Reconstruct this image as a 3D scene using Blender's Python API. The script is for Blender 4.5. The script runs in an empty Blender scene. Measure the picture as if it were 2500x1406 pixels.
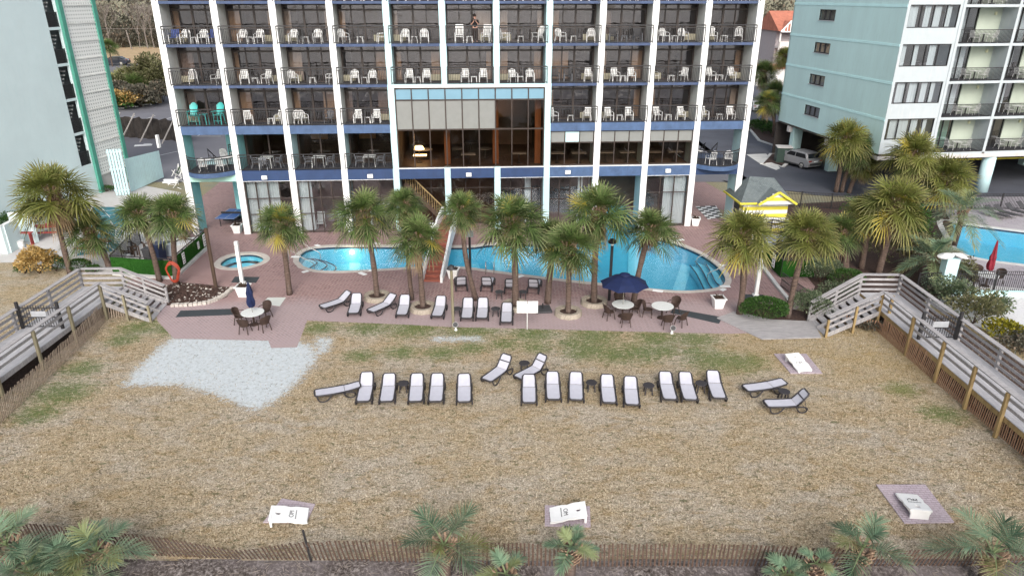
import bpy, bmesh, math, random
import numpy as np
from mathutils import Vector, Matrix
from mathutils.geometry import tessellate_polygon
S = bpy.context.scene
COL = S.collection
R = math.radians; PI = math.pi
rnd = random.Random(7)
# ---------------------------------------------------------------- camera numbers (measured from the vanishing points)
CH = 16.5; FP = 1712.0; TH = math.atan(713 / 1712); CC, SS = math.cos(TH), math.sin(TH)
def ray(x, y):
    v = y - 703.0
    return (x - 1250.0, FP * CC - v * SS, -(FP * SS + v * CC))
def G(x, y, z=0.0):
    "world point on the level z seen at photo position x,y"
    r = ray(x, y); t = (z - CH) / r[2]
    return (r[0] * t, r[1] * t)
def g3(x, y, z=0.0):
    a = G(x, y, z); return (a[0], a[1], z)
def at_depth(x, y, Y):
    r = ray(x, y); k = Y / r[1]
    return (r[0] * k, Y, CH + r[2] * k)
# ---------------------------------------------------------------- mesh builder
class MB:
    def __init__(s): s.v = []; s.f = []; s.m = []; s.c = []
    def add(s, vs, fs, m=0):
        b = len(s.v); s.v += [tuple(p) for p in vs]
        for q in fs: s.f.append(tuple(b + i for i in q)); s.m.append(m)
    def box(s, c, d, rz=0, m=0, tap=1.0):
        ca, sa = math.cos(rz), math.sin(rz); vs = []
        for k in (-1, 1):
            t = tap if k < 0 else 1.0
            for i, j in ((-1, -1), (1, -1), (1, 1), (-1, 1)):
                x, y = i * d[0] / 2 * t, j * d[1] / 2 * t
                vs.append((c[0] + x * ca - y * sa, c[1] + x * sa + y * ca, c[2] + k * d[2] / 2))
        s.add(vs, [(3, 2, 1, 0), (4, 5, 6, 7), (0, 1, 5, 4), (1, 2, 6, 5), (2, 3, 7, 6), (3, 0, 4, 7)], m)
        return s
    def b2(s, x0, y0, z0, x1, y1, z1, m=0):
        return s.box(((x0 + x1) / 2, (y0 + y1) / 2, (z0 + z1) / 2), (abs(x1 - x0), abs(y1 - y0), abs(z1 - z0)), 0, m)
    def bar(s, p, q, w, h=None, m=0):
        h = h or w; p, q = Vector(p), Vector(q); d = (q - p)
        if d.length < 1e-6: return s
        d.normalize(); up = Vector((0, 0, 1)) if abs(d.z) < .97 else Vector((0, 1, 0))
        a = d.cross(up).normalized() * w / 2; b = a.cross(d).normalized() * h / 2
        vs = [p - a - b, p + a - b, p + a + b, p - a + b, q - a - b, q + a - b, q + a + b, q - a + b]
        s.add(vs, [(3, 2, 1, 0), (4, 5, 6, 7), (0, 1, 5, 4), (1, 2, 6, 5), (2, 3, 7, 6), (3, 0, 4, 7)], m)
        return s
    def tube(s, pts, r, n=6, m=0, cap=True):
        pts = [Vector(p) for p in pts]; b = len(s.v)
        rr = r if isinstance(r, (list, tuple)) else [r] * len(pts)
        up = None
        for i, p in enumerate(pts):
            d = (pts[min(i + 1, len(pts) - 1)] - pts[max(i - 1, 0)]).normalized()
            if up is None:
                up = Vector((0, 0, 1)) if abs(d.z) < .9 else Vector((0, 1, 0))
            a = d.cross(up)
            if a.length < 1e-4: a = d.cross(Vector((1, 0, 0)))
            a.normalize(); c = a.cross(d).normalized(); up = c
            for k in range(n):
                t = 2 * PI * k / n
                s.v.append(tuple(p + (a * math.cos(t) + c * math.sin(t)) * rr[i]))
        for i in range(len(pts) - 1):
            for k in range(n):
                k2 = (k + 1) % n
                s.f.append((b + i * n + k, b + i * n + k2, b + (i + 1) * n + k2, b + (i + 1) * n + k)); s.m.append(m)
        if cap:
            s.f.append(tuple(b + k for k in reversed(range(n)))); s.m.append(m)
            s.f.append(tuple(b + (len(pts) - 1) * n + k for k in range(n))); s.m.append(m)
        return s
    def lathe(s, prof, n=16, c=(0, 0, 0), m=0, wob=None):
        b = len(s.v)
        for j, (r, z) in enumerate(prof):
            for k in range(n):
                t = 2 * PI * k / n; q = r * (wob(t, j) if wob else 1)
                s.v.append((c[0] + q * math.cos(t), c[1] + q * math.sin(t), c[2] + z))
        for j in range(len(prof) - 1):
            for k in range(n):
                k2 = (k + 1) % n
                s.f.append((b + j * n + k, b + j * n + k2, b + (j + 1) * n + k2, b + (j + 1) * n + k)); s.m.append(m)
        for j in (0, len(prof) - 1):
            if prof[j][0] > 1e-3:
                q = [b + j * n + k for k in range(n)]
                s.f.append(tuple(reversed(q)) if j == 0 else tuple(q)); s.m.append(m)
        return s
    def prism(s, poly, z0, z1, m=0):
        n = len(poly); vs = [(p[0], p[1], z0) for p in poly] + [(p[0], p[1], z1) for p in poly]
        fs = [(i, (i + 1) % n, n + (i + 1) % n, n + i) for i in range(n)]
        tr = tessellate_polygon([[Vector((p[0], p[1], 0)) for p in poly]])
        fs += [tuple(n + i for i in t) for t in tr] + [tuple(reversed(t)) for t in tr]
        s.add(vs, fs, m); return s
    def yprism(s, poly, x0, x1, m=0):
        "polygon in y,z extruded along x"
        n = len(poly); vs = [(x0, p[0], p[1]) for p in poly] + [(x1, p[0], p[1]) for p in poly]
        fs = [(i, (i + 1) % n, n + (i + 1) % n, n + i) for i in range(n)]
        tr = tessellate_polygon([[Vector((p[0], p[1], 0)) for p in poly]])
        fs += [tuple(n + i for i in t) for t in tr] + [tuple(reversed(t)) for t in tr]
        s.add(vs, fs, m); return s
    def quad(s, a, b, c, d, m=0): s.add([a, b, c, d], [(0, 1, 2, 3)], m); return s
    def build(s, name, mats, parent=None, smooth=False, loc=None, rz=0, attr=None, bev=0):
        me = bpy.data.meshes.new(name); me.from_pydata(s.v, [], s.f)
        for mt in (mats if isinstance(mats, (list, tuple)) else [mats]): me.materials.append(mt)
        me.polygons.foreach_set('material_index', s.m)
        if smooth: me.polygons.foreach_set('use_smooth', [True] * len(s.f))
        if attr:
            a = me.attributes.new('tone', 'FLOAT_VECTOR', 'POINT')
            a.data.foreach_set('vector', [x for t in attr for x in t])
        me.update()
        if parent is None or True:
            bm = bmesh.new(); bm.from_mesh(me); 
            if not attr: bmesh.ops.recalc_face_normals(bm, faces=bm.faces)
            bm.to_mesh(me); bm.free()
        o = bpy.data.objects.new(name, me); COL.objects.link(o)
        if parent: o.parent = parent
        if loc: o.location = loc
        o.rotation_euler[2] = rz
        if bev:
            md = o.modifiers.new('bevel', 'BEVEL'); md.width = bev; md.segments = 2; md.limit_method = 'ANGLE'
        return o
def tag(o, label, cat, group=None):
    o['label'] = label; o['category'] = cat
    if group: o['group'] = group
    return o
def thing(name, label, cat, loc=(0, 0, 0), rz=0, group=None):
    o = bpy.data.objects.new(name, None); COL.objects.link(o); o.location = loc; o.rotation_euler[2] = rz
    o.empty_display_size = .2
    return tag(o, label, cat, group)
def struct(o, kind='structure'): o['kind'] = kind; return o
KIDS = {}
def kids(o): return [c for c in bpy.data.objects if c.parent is o]
def dup(root, loc, rz, label, group=None, sc=1.0, tree=None):
    r = root.copy(); COL.objects.link(r); r.location = loc; r.rotation_euler = (0, 0, rz)
    r.scale = (sc, sc, sc) if not isinstance(sc, tuple) else sc
    r['label'] = label
    if group: r['group'] = group
    for ch, gs in tree:
        c = ch.copy(); COL.objects.link(c); c.parent = r
        for g in gs:
            d = g.copy(); COL.objects.link(d); d.parent = c
    return r
def tree_of(root):
    t = []
    for o in list(COL.objects):
        if o.parent is root: t.append((o, [q for q in COL.objects if q.parent is o]))
    return t
class Proto:
    "first call moves the built thing itself, later calls copy it with its parts"
    def __init__(s, root): s.root = root; s.tree = tree_of(root); s.used = False
    def put(s, loc, rz, label, group=None, sc=1.0):
        if not s.used:
            s.used = True; o = s.root; o.location = loc; o.rotation_euler = (0, 0, rz); o['label'] = label
            o.scale = (sc, sc, sc) if not isinstance(sc, tuple) else sc
            if group: o['group'] = group
            return o
        return dup(s.root, loc, rz, label, group, sc, s.tree)
def spline(pts, n=6, closed=True):
    out = []; N = len(pts)
    for i in range(N if closed else N - 1):
        p = [pts[(i + k) % N] if closed else pts[min(max(i + k, 0), N - 1)] for k in (-1, 0, 1, 2)]
        for j in range(n):
            t = j / n
            out.append(tuple(.5 * ((2 * p[1][a]) + (-p[0][a] + p[2][a]) * t + (2 * p[0][a] - 5 * p[1][a] + 4 * p[2][a] - p[3][a]) * t * t
                       + (-p[0][a] + 3 * p[1][a] - 3 * p[2][a] + p[3][a]) * t ** 3) for a in range(len(pts[0]))))
    if not closed: out.append(tuple(pts[-1]))
    return out
def offset(poly, d):
    n = len(poly); out = []
    ar = sum(poly[i][0] * poly[(i + 1) % n][1] - poly[(i + 1) % n][0] * poly[i][1] for i in range(n))
    sg = 1 if ar > 0 else -1
    for i in range(n):
        a, b = poly[i - 1], poly[(i + 1) % n]; dx, dy = b[0] - a[0], b[1] - a[1]; L = math.hypot(dx, dy) or 1
        out.append((poly[i][0] + sg * d * dy / L, poly[i][1] - sg * d * dx / L))
    return out
def sheet(name, loops, z, mat, label=None, parent=None):
    vs = [Vector((p[0], p[1], 0)) for lp in loops for p in lp]
    tr = tessellate_polygon([[Vector((p[0], p[1], 0)) for p in lp] for lp in loops])
    b = MB(); b.add([(v.x, v.y, z) for v in vs], tr)
    o = b.build(name, mat, parent)
    # faces up
    me = o.data
    bm = bmesh.new(); bm.from_mesh(me)
    for f in bm.faces:
        if f.normal.z < 0: f.normal_flip()
    bm.to_mesh(me); bm.free()
    return o
def pp(pts, z=0.0): return [G(x, y, z) for x, y in pts]
# ---------------------------------------------------------------- materials
def new_mat(name):
    m = bpy.data.materials.new(name); m.use_nodes = True; nt = m.node_tree; nt.nodes.clear()
    return m, nt, nt.nodes, nt.links
def N_(nt, t, **kw):
    n = nt.nodes.new(t)
    for k, v in kw.items():
        if k in n.inputs.keys() if isinstance(k, str) else False: n.inputs[k].default_value = v
        else: setattr(n, k, v)
    return n
def noise(nt, co, scale, detail=4, rough=.55, dist=0):
    n = nt.nodes.new('ShaderNodeTexNoise'); n.inputs['Scale'].default_value = scale
    n.inputs['Detail'].default_value = detail; n.inputs['Roughness'].default_value = rough; n.inputs['Distortion'].default_value = dist
    nt.links.new(co, n.inputs['Vector']); return n.outputs['Fac']
def ramp(nt, fac, stops):
    r = nt.nodes.new('ShaderNodeValToRGB'); e = r.color_ramp.elements
    while len(e) < len(stops): e.new(.5)
    for i, (p, c) in enumerate(stops):
        e[i].position = p; e[i].color = (*c, 1) if len(c) == 3 else c
    nt.links.new(fac, r.inputs['Fac']); return r.outputs['Color']
def mix(nt, fac, a, b, mode='MIX'):
    n = nt.nodes.new('ShaderNodeMix'); n.data_type = 'RGBA'; n.blend_type = mode
    for s, v in ((n.inputs[0], fac), (n.inputs[6], a), (n.inputs[7], b)):
        if isinstance(v, bpy.types.NodeSocket): nt.links.new(v, s)
        elif isinstance(v, (int, float)): s.default_value = v
        else: s.default_value = (*v, 1)
    return n.outputs[2]
def math_(nt, op, a, b=None, clamp=False):
    n = nt.nodes.new('ShaderNodeMath'); n.operation = op; n.use_clamp = clamp
    for s, v in ((n.inputs[0], a), (n.inputs[1], b)):
        if v is None: continue
        if isinstance(v, bpy.types.NodeSocket): nt.links.new(v, s)
        else: s.default_value = v
    return n.outputs[0]
def coords(nt, kind='Object'):
    return nt.nodes.new('ShaderNodeTexCoord').outputs[kind]
def mapped(nt, co, rot=(0, 0, 0), sc=(1, 1, 1)):
    m = nt.nodes.new('ShaderNodeMapping'); m.inputs['Rotation'].default_value = rot; m.inputs['Scale'].default_value = sc
    nt.links.new(co, m.inputs['Vector']); return m.outputs['Vector']
def out(nt, sh):
    o = nt.nodes.new('ShaderNodeOutputMaterial'); nt.links.new(sh, o.inputs['Surface'])
def princ(nt, col, rough=.6, metal=0, bump=None, bs=.3, bd=.02, spec=.4):
    p = nt.nodes.new('ShaderNodeBsdfPrincipled')
    if isinstance(col, bpy.types.NodeSocket): nt.links.new(col, p.inputs['Base Color'])
    else: p.inputs['Base Color'].default_value = (*col, 1)
    if isinstance(rough, bpy.types.NodeSocket): nt.links.new(rough, p.inputs['Roughness'])
    else: p.inputs['Roughness'].default_value = rough
    p.inputs['Metallic'].default_value = metal; p.inputs['Specular IOR Level'].default_value = spec
    if bump is not None:
        b = nt.nodes.new('ShaderNodeBump'); b.inputs['Strength'].default_value = bs; b.inputs['Distance'].default_value = bd
        nt.links.new(bump, b.inputs['Height']); nt.links.new(b.outputs['Normal'], p.inputs['Normal'])
    return p.outputs['BSDF']
def M(name, col, rough=.6, var=.18, scale=2.0, bump=.15, fine=30.0, metal=0, spec=.4, streak=None, dirt=None):
    "painted / plain surface: base colour with broad wear, fine grain and optional streaks"
    m, nt, n, l = new_mat(name); co = coords(nt)
    c2 = streak and mapped(nt, co, sc=streak) or co
    a = noise(nt, c2, scale, 5, .6); lo = tuple(x * (1 - var) for x in col); hi = tuple(min(1, x * (1 + var)) for x in col)
    c = ramp(nt, a, [(.3, lo), (.7, hi)])
    if dirt:
        d = noise(nt, mapped(nt, co, sc=(1.7, 1.7, .35)), 2.2, 6, .7)
        c = mix(nt, math_(nt, 'MULTIPLY', ramp_fac(nt, d, .52, .75), .55), c, dirt)
    b = noise(nt, co, fine, 3)
    out(nt, princ(nt, c, rough, metal, b, bump, .01, spec)); return m
def ramp_fac(nt, fac, lo, hi):
    n = nt.nodes.new('ShaderNodeMapRange'); n.inputs['From Min'].default_value = lo; n.inputs['From Max'].default_value = hi
    n.clamp = True; nt.links.new(fac, n.inputs['Value']); return n.outputs['Result']
def wood(name, c1, c2, ax=(1, 12, 1), rough=.85):
    m, nt, n, l = new_mat(name); co = coords(nt)
    a = noise(nt, mapped(nt, co, sc=ax), 1.6, 6, .7, .6); b = noise(nt, co, 1.1, 3)
    c = ramp(nt, a, [(.3, c1), (.7, c2)]); c = mix(nt, math_(nt, 'MULTIPLY', b, .5), c, tuple(x * .62 for x in c1))
    out(nt, princ(nt, c, rough, 0, a, .3, .01)); return m
WH = M('white_stucco', (.78, .79, .79), .7, .05, 1.2, .1, 25, dirt=(.50, .46, .40))
FINSIDE = M('pale_stucco', (.70, .71, .68), .75, .06, 1.0, .1, 25, dirt=(.5, .47, .40))
LTBLUE = M('light_turquoise_paint', (.50, .70, .73), .7, .05, 1.2, .1, 25, dirt=(.36, .48, .5))
TURQ = M('turquoise_paint', (.26, .58, .60), .7, .06, 1.2, .1, 25, dirt=(.16, .34, .36))
SLABB = M('blue_grey_slab', (.052, .078, .155), .65, .25, 1.6, .1, 20, dirt=(.09, .09, .10))
BLUE = M('blue_paint', (.065, .112, .215), .6, .2, 1.6, .1, 20, dirt=(.05, .07, .14))
NAVY = M('navy_paint', (.028, .055, .135), .5, .14, 1.6, .1, 20, dirt=(.03, .04, .09))
BLKMETAL = M('black_iron', (.025, .024, .026), .45, .2, 4, .1, 40)
BRONZE = M('bronze_frame', (.045, .032, .027), .45, .2, 4, .05, 40)
DARKFLOOR = M('dark_carpet', (.035, .037, .05), .95, .3, 5, .3, 60)
CURT = M('beige_curtain', (.62, .53, .42), .9, .15, 1.5, .2, 40, streak=(14, 1, .3))
CURTD = M('grey_curtain', (.45, .43, .44), .9, .2, 1.5, .2, 40, streak=(14, 1, .3))
CURTW = M('white_curtain', (.72, .73, .73), .9, .15, 1.5, .2, 40, streak=(14, 1, .3))
AC = M('cream_grille', (.40, .37, .27), .6, .12, 6, .2, 40)
ROOM = M('room_wall', (.16, .13, .11), .9, .2, .8, .05, 20)
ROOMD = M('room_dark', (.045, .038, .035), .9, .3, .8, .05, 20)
PLW = M('white_plastic', (.80, .80, .79), .35, .04, 4, .03, 60, spec=.5)
PLB = M('blue_sling', (.05, .09, .30), .7, .15, 4, .1, 60)
PLT = M('teal_plastic', (.06, .44, .42), .4, .1, 4, .03, 60)
PLG = M('grey_plastic', (.16, .17, .19), .5, .1, 4, .03, 60)
DKS = M('dark_sling', (.05, .05, .055), .7, .15, 4, .1, 60)
WICK = M('brown_wicker', (.045, .027, .021), .7, .35, 8, .8, 90)
LFR = M('anthracite_resin', (.035, .032, .036), .5, .1, 4, .05, 60)
LSL = M('pale_sling_fabric', (.46, .46, .52), .8, .06, 3, .25, 120)
TBLT = M('speckled_table_top', (.62, .64, .63), .5, .12, 18, .05, 60)
UMB = M('navy_canvas', (.006, .014, .060), .75, .2, 3, .15, 50)
UMR = M('burgundy_canvas', (.20, .012, .025), .75, .2, 3, .15, 50)
STEEL = M('stainless_tube', (.62, .60, .56), .25, .05, 4, .02, 50, metal=.8)
WWD = wood('weathered_wood', (.24, .23, .24), (.52, .50, .50))
WWX = wood('weathered_boards_across', (.27, .26, .28), (.55, .54, .55), (12, 1, 1))
WDK = wood('bleached_deck_boards', (.34, .34, .37), (.62, .61, .62), (9, .6, 1))
POST = wood('treated_post', (.22, .15, .07), (.48, .35, .16), (2, 2, .3))
POSTG = wood('olive_grey_post', (.16, .14, .09), (.36, .32, .22), (2, 2, .3))
SLATL = wood('old_slat', (.20, .14, .10), (.58, .48, .39), (14, 14, .5))
SLATR = wood('red_slat', (.26, .12, .065), (.62, .42, .28), (14, 14, .5))
DWD = wood('dark_wood', (.045, .028, .02), (.13, .085, .06), (2, 2, .3))
ASPH = M('asphalt', (.075, .08, .10), .9, .22, .25, .2, 8, dirt=None)
ASPHL = M('worn_asphalt', (.15, .15, .17), .9, .16, .12, .2, 6)
LINE = M('white_line_paint', (.62, .62, .62), .7, .15, 3, .1, 30)
CONC = M('concrete', (.52, .50, .49), .85, .1, .5, .15, 12, dirt=(.33, .31, .29))
KERB = M('kerb_concrete', (.52, .52, .51), .85, .12, 1, .15, 12)
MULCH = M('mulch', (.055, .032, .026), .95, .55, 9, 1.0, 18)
def speckle_ground(name, cols, big, scale=14, bs=.8):
    m, nt, n, l = new_mat(name); co = coords(nt)
    a = noise(nt, co, scale, 6, .75); b = noise(nt, co, .35, 4, .6)
    c = ramp(nt, a, [(.32, cols[0]), (.5, cols[1]), (.66, cols[2])])
    c = mix(nt, math_(nt, 'MULTIPLY', ramp_fac(nt, b, .45, .62), .7), c, big)
    out(nt, princ(nt, c, .95, 0, a, bs, .04, .1)); return m
DEBRIS = speckle_ground('dune_debris', [(.02, .015, .013), (.09, .075, .07), (.30, .27, .26)], (.17, .15, .155), 9)
SAND = speckle_ground('white_sand', [(.42, .43, .44), (.62, .62, .62), (.74, .73, .72)], (.60, .60, .62), 9, .35)
STRAW = speckle_ground('straw_field', [(.26, .18, .11), (.42, .30, .19), (.52, .40, .26)], (.33, .27, .15), .9, .3)
WEED = speckle_ground('rough_grass', [(.12, .11, .06), (.27, .24, .15), (.42, .38, .27)], (.22, .23, .18), 11)
def brick_mat(name, c1, c2, mo, scale=4.6, rot=45, tint=None, bw=.5, rh=.25, big=None):
    m, nt, n, l = new_mat(name); co = coords(nt)
    b = nt.nodes.new('ShaderNodeTexBrick'); nt.links.new(mapped(nt, co, rot=(0, 0, R(rot))), b.inputs['Vector'])
    b.inputs['Scale'].default_value = scale; b.inputs['Color1'].default_value = (*c1, 1); b.inputs['Color2'].default_value = (*c2, 1)
    b.inputs['Mortar'].default_value = (*mo, 1); b.inputs['Mortar Size'].default_value = .03; b.inputs['Brick Width'].default_value = bw
    b.inputs['Row Height'].default_value = rh
    a = noise(nt, co, .38, 5, .65); f = noise(nt, co, 14, 3)
    c = mix(nt, ramp_fac(nt, a, .42, .68), b.outputs['Color'], tint or tuple(x * 1.25 for x in c1))
    c = mix(nt, .25, c, ramp(nt, f, [(.3, tuple(x * .5 for x in c1)), (.7, tuple(min(1, x * 1.7) for x in c1))]))
    if big:
        # paler, greyer pavers away from the pool (the field in front of Y = 39)
        sx = nt.nodes.new('ShaderNodeSeparateXYZ'); nt.links.new(co, sx.inputs[0])
        yy = math_(nt, 'ADD', sx.outputs['Y'], math_(nt, 'MULTIPLY', a, 2.2))
        c = mix(nt, ramp_fac(nt, yy, 39.4, 37.9), c, mix(nt, .5, c, big))
    out(nt, princ(nt, c, .85, 0, b.outputs['Fac'], .15, .01)); return m
BRICK = brick_mat('pink_brick_pavers', (.18, .095, .09), (.32, .19, .18), (.44, .37, .36), 1.6, 45, (.33, .23, .225), big=(.39, .335, .35))
PAVG = brick_mat('lilac_grey_pavers', (.30, .28, .31), (.36, .33, .36), (.22, .2, .22), 1.0, 20, (.38, .36, .38), .6, .4)
PADB = brick_mat('lilac_brick_pad', (.34, .28, .32), (.42, .36, .40), (.20, .16, .17), 2.3, 0, (.44, .37, .38))
STONE = brick_mat('stacked_stone', (.30, .26, .21), (.42, .37, .30), (.12, .1, .08), 3.2, 0, (.4, .35, .29))
COPE = M('coping_stone', (.50, .46, .42), .8, .12, 2.5, .2, 20, dirt=(.33, .29, .25))
TEALC = M('teal_court_paint', (.035, .16, .20), .8, .15, .8, .1, 15)
SHING = brick_mat('slate_shingles', (.10, .12, .13), (.17, .20, .20), (.05, .06, .06), 3.0, 0, (.15, .17, .17))
SHINGR = M('coral_shingles', (.40, .15, .10), .9, .2, 1.2, .2, 6)
MINT = M('mint_stucco', (.53, .735, .73), .8, .06, .5, .12, 14, streak=(1, 1, .25), dirt=(.45, .64, .61))
MINTB = M('mint_band', (.57, .84, .85), .8, .05, 1.0, .1, 14)
AQUA = M('aqua_stucco', (.63, .745, .76), .8, .05, .35, .1, 10, dirt=(.55, .70, .72))
GRNT = M('green_trim', (.08, .30, .23), .6, .12, 1.5, .1, 20)
YEL = M('yellow_paint', (.68, .60, .07), .6, .1, 2, .1, 20)
BARK = M('palm_bark', (.105, .072, .058), .95, .5, 5, 1.0, 22, streak=(1, 1, 3.5), dirt=(.24, .20, .18))
BOOT = M('palm_boots', (.28, .19, .13), .95, .45, 7, .8, 24)
DEADF = M('dead_frond', (.27, .19, .11), .9, .3, 6, .3, 30)
GRASSP = speckle_ground('artificial_hedge', [(.008, .035, .006), (.02, .085, .012), (.05, .16, .03)], (.015, .065, .01), 22, 1.0)
RED = M('red_paint', (.30, .04, .035), .6, .1, 3, .1, 20)
ORANGE = M('orange_hose', (.42, .06, .03), .5, .1, 3, .1, 20)
TABB = M('blue_table_top', (.035, .10, .30), .5, .08, 3, .05, 20)
BRTILE = M('red_tile', (.30, .095, .065), .7, .2, 3, .2, 20)
def leaf_mat(name, dark, light, tip, rough=.55):
    "leaves: per-leaf tone (x), tip dryness (y) and yellow (z) stored on the mesh"
    m, nt, n, l = new_mat(name); a = nt.nodes.new('ShaderNodeAttribute'); a.attribute_name = 'tone'
    sx = nt.nodes.new('ShaderNodeSeparateXYZ'); nt.links.new(a.outputs['Vector'], sx.inputs[0])
    c = mix(nt, sx.outputs['X'], dark, light); c = mix(nt, sx.outputs['Z'], c, (.50, .40, .06))
    c = mix(nt, sx.outputs['Y'], c, tip)
    p = princ(nt, c, rough, 0, None, spec=.35)
    t = nt.nodes.new('ShaderNodeBsdfTranslucent'); nt.links.new(c, t.inputs['Color'])
    mx = nt.nodes.new('ShaderNodeMixShader'); mx.inputs[0].default_value = .25
    nt.links.new(p, mx.inputs[1]); nt.links.new(t.outputs[0], mx.inputs[2]); out(nt, mx.outputs[0]); return m
LEAFG = leaf_mat('sabal_leaf', (.018, .045, .009), (.125, .20, .055), (.48, .40, .24))
LEAFY = leaf_mat('sabal_leaf_olive', (.026, .045, .008), (.175, .215, .055), (.44, .36, .17))
LEAFB = leaf_mat('glaucous_leaf', (.035, .075, .04), (.19, .30, .19), (.50, .46, .30))
SHRUB = leaf_mat('shrub_leaf', (.018, .055, .010), (.05, .12, .02), (.09, .17, .04))
SHRUBG = leaf_mat('grey_shrub_leaf', (.045, .075, .035), (.14, .18, .10), (.30, .33, .22))
SHRUBY = leaf_mat('golden_shrub_leaf', (.28, .17, .05), (.55, .38, .14), (.62, .47, .22))
SHRUBO = leaf_mat('olive_shrub_leaf', (.07, .075, .03), (.17, .17, .08), (.24, .21, .13))
SHRUBL = leaf_mat('yellow_green_leaf', (.12, .12, .01), (.30, .27, .02), (.40, .34, .05))
WOODL = leaf_mat('winter_wood', (.07, .075, .055), (.17, .155, .12), (.27, .20, .15))
STICK = M('bare_branch', (.20, .175, .16), .9, .2, 2, .1, 20)
def glass_mat(name, tint, refl=.12, gl=(.9, .9, .95), rough=.02, wav=.0):
    m, nt, n, l = new_mat(name)
    t = nt.nodes.new('ShaderNodeBsdfTransparent'); t.inputs['Color'].default_value = (*tint, 1)
    g = nt.nodes.new('ShaderNodeBsdfGlossy'); g.inputs['Color'].default_value = (*gl, 1); g.inputs['Roughness'].default_value = rough
    if wav:
        co = coords(nt); b = nt.nodes.new('ShaderNodeBump'); b.inputs['Strength'].default_value = wav; b.inputs['Distance'].default_value = .05
        nt.links.new(noise(nt, co, 1.3, 2), b.inputs['Height']); nt.links.new(b.outputs[0], g.inputs['Normal'])
    fr = nt.nodes.new('ShaderNodeLayerWeight'); fr.inputs['Blend'].default_value = .35
    f = math_(nt, 'ADD', math_(nt, 'MULTIPLY', fr.outputs['Facing'], .35), refl, True)
    mx = nt.nodes.new('ShaderNodeMixShader'); nt.links.new(f, mx.inputs[0])
    nt.links.new(t.outputs[0], mx.inputs[1]); nt.links.new(g.outputs[0], mx.inputs[2]); out(nt, mx.outputs[0]); return m
GLASS = glass_mat('bronze_glass', (.62, .53, .47), .13, (.56, .55, .58), .04, .25)
GLASSD = glass_mat('dark_bronze_glass', (.62, .52, .44), .05, (.6, .58, .56), .03, .2)
GLASSC = glass_mat('clear_glass', (.75, .8, .82), .14, (.9, .9, .95), .03, .25)
def emit(name, col, st):
    m, nt, n, l = new_mat(name); e = nt.nodes.new('ShaderNodeEmission'); e.inputs['Color'].default_value = (*col, 1)
    e.inputs['Strength'].default_value = st; out(nt, e.outputs[0]); return m
LAMPW = emit('lamp_glow', (1, .72, .35), 6.0)
POOLL = emit('lit_pool_lamp', (1, .85, .5), 14.0)
def water_mat(name, tint, ripple):
    m, nt, n, l = new_mat(name); co = coords(nt)
    t = nt.nodes.new('ShaderNodeBsdfTransparent'); t.inputs['Color'].default_value = (*tint, 1)
    g = nt.nodes.new('ShaderNodeBsdfGlossy'); g.inputs['Roughness'].default_value = .03
    b = nt.nodes.new('ShaderNodeBump'); b.inputs['Strength'].default_value = ripple; b.inputs['Distance'].default_value = .05
    nt.links.new(noise(nt, co, 3.5, 3, .6, .5), b.inputs['Height']); nt.links.new(b.outputs[0], g.inputs['Normal'])
    fr = nt.nodes.new('ShaderNodeLayerWeight'); fr.inputs['Blend'].default_value = .5; nt.links.new(b.outputs[0], fr.inputs['Normal'])
    mx = nt.nodes.new('ShaderNodeMixShader'); nt.links.new(math_(nt, 'ADD', math_(nt, 'POWER', fr.outputs['Facing'], 5.0), .02, True), mx.inputs[0])
    nt.links.new(t.outputs[0], mx.inputs[1]); nt.links.new(g.outputs[0], mx.inputs[2]); out(nt, mx.outputs[0]); return m
WATER = water_mat('pool_water', (.86, .98, 1.0), .35)
def basin_mat():
    m, nt, n, l = new_mat('pool_plaster'); co = coords(nt)
    a = noise(nt, co, .9, 4, .6, 1.0); f = noise(nt, co, 7, 3, .5, 1.5)
    c = ramp(nt, a, [(.3, (.060, .39, .56)), (.7, (.085, .44, .61))]); c = mix(nt, math_(nt, 'MULTIPLY', f, .35), c, (.10, .52, .76))
    out(nt, princ(nt, c, .7)); return m
BASIN = basin_mat(); BASINL = M('pale_plaster', (.18, .60, .76), .7, .05, 1, .05, 10); TILE = M('dark_waterline_tile', (.03, .05, .09), .3, .3, 6, .05, 30)
def mesh_screen():
    m, nt, n, l = new_mat('white_lattice'); co = coords(nt)
    w = nt.nodes.new('ShaderNodeTexVoronoi'); w.inputs['Scale'].default_value = 3.4; nt.links.new(mapped(nt, co, rot=(0, 0, 0), sc=(1, 1, 1.0)), w.inputs['Vector'])
    w.inputs['Randomness'].default_value = .0
    c = ramp(nt, w.outputs['Distance'], [(.28, (.07, .08, .08)), (.46, (.82, .83, .80))])
    out(nt, princ(nt, c, .8, 0, w.outputs['Distance'], .6, .03)); return m
LATT = mesh_screen()
CHECK = None
def check_mat():
    m, nt, n, l = new_mat('black_white_board'); co = coords(nt)
    w = nt.nodes.new('ShaderNodeTexChecker'); w.inputs['Scale'].default_value = 2.2; nt.links.new(co, w.inputs['Vector'])
    w.inputs['Color1'].default_value = (.02, .02, .02, 1); w.inputs['Color2'].default_value = (.7, .7, .7, 1)
    out(nt, princ(nt, w.outputs['Color'], .6)); return m
CHECK = check_mat()
ORD = ['first', 'second', 'third', 'fourth', 'fifth', 'sixth', 'seventh', 'eighth', 'ninth', 'tenth', 'eleventh', 'twelfth']
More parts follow.
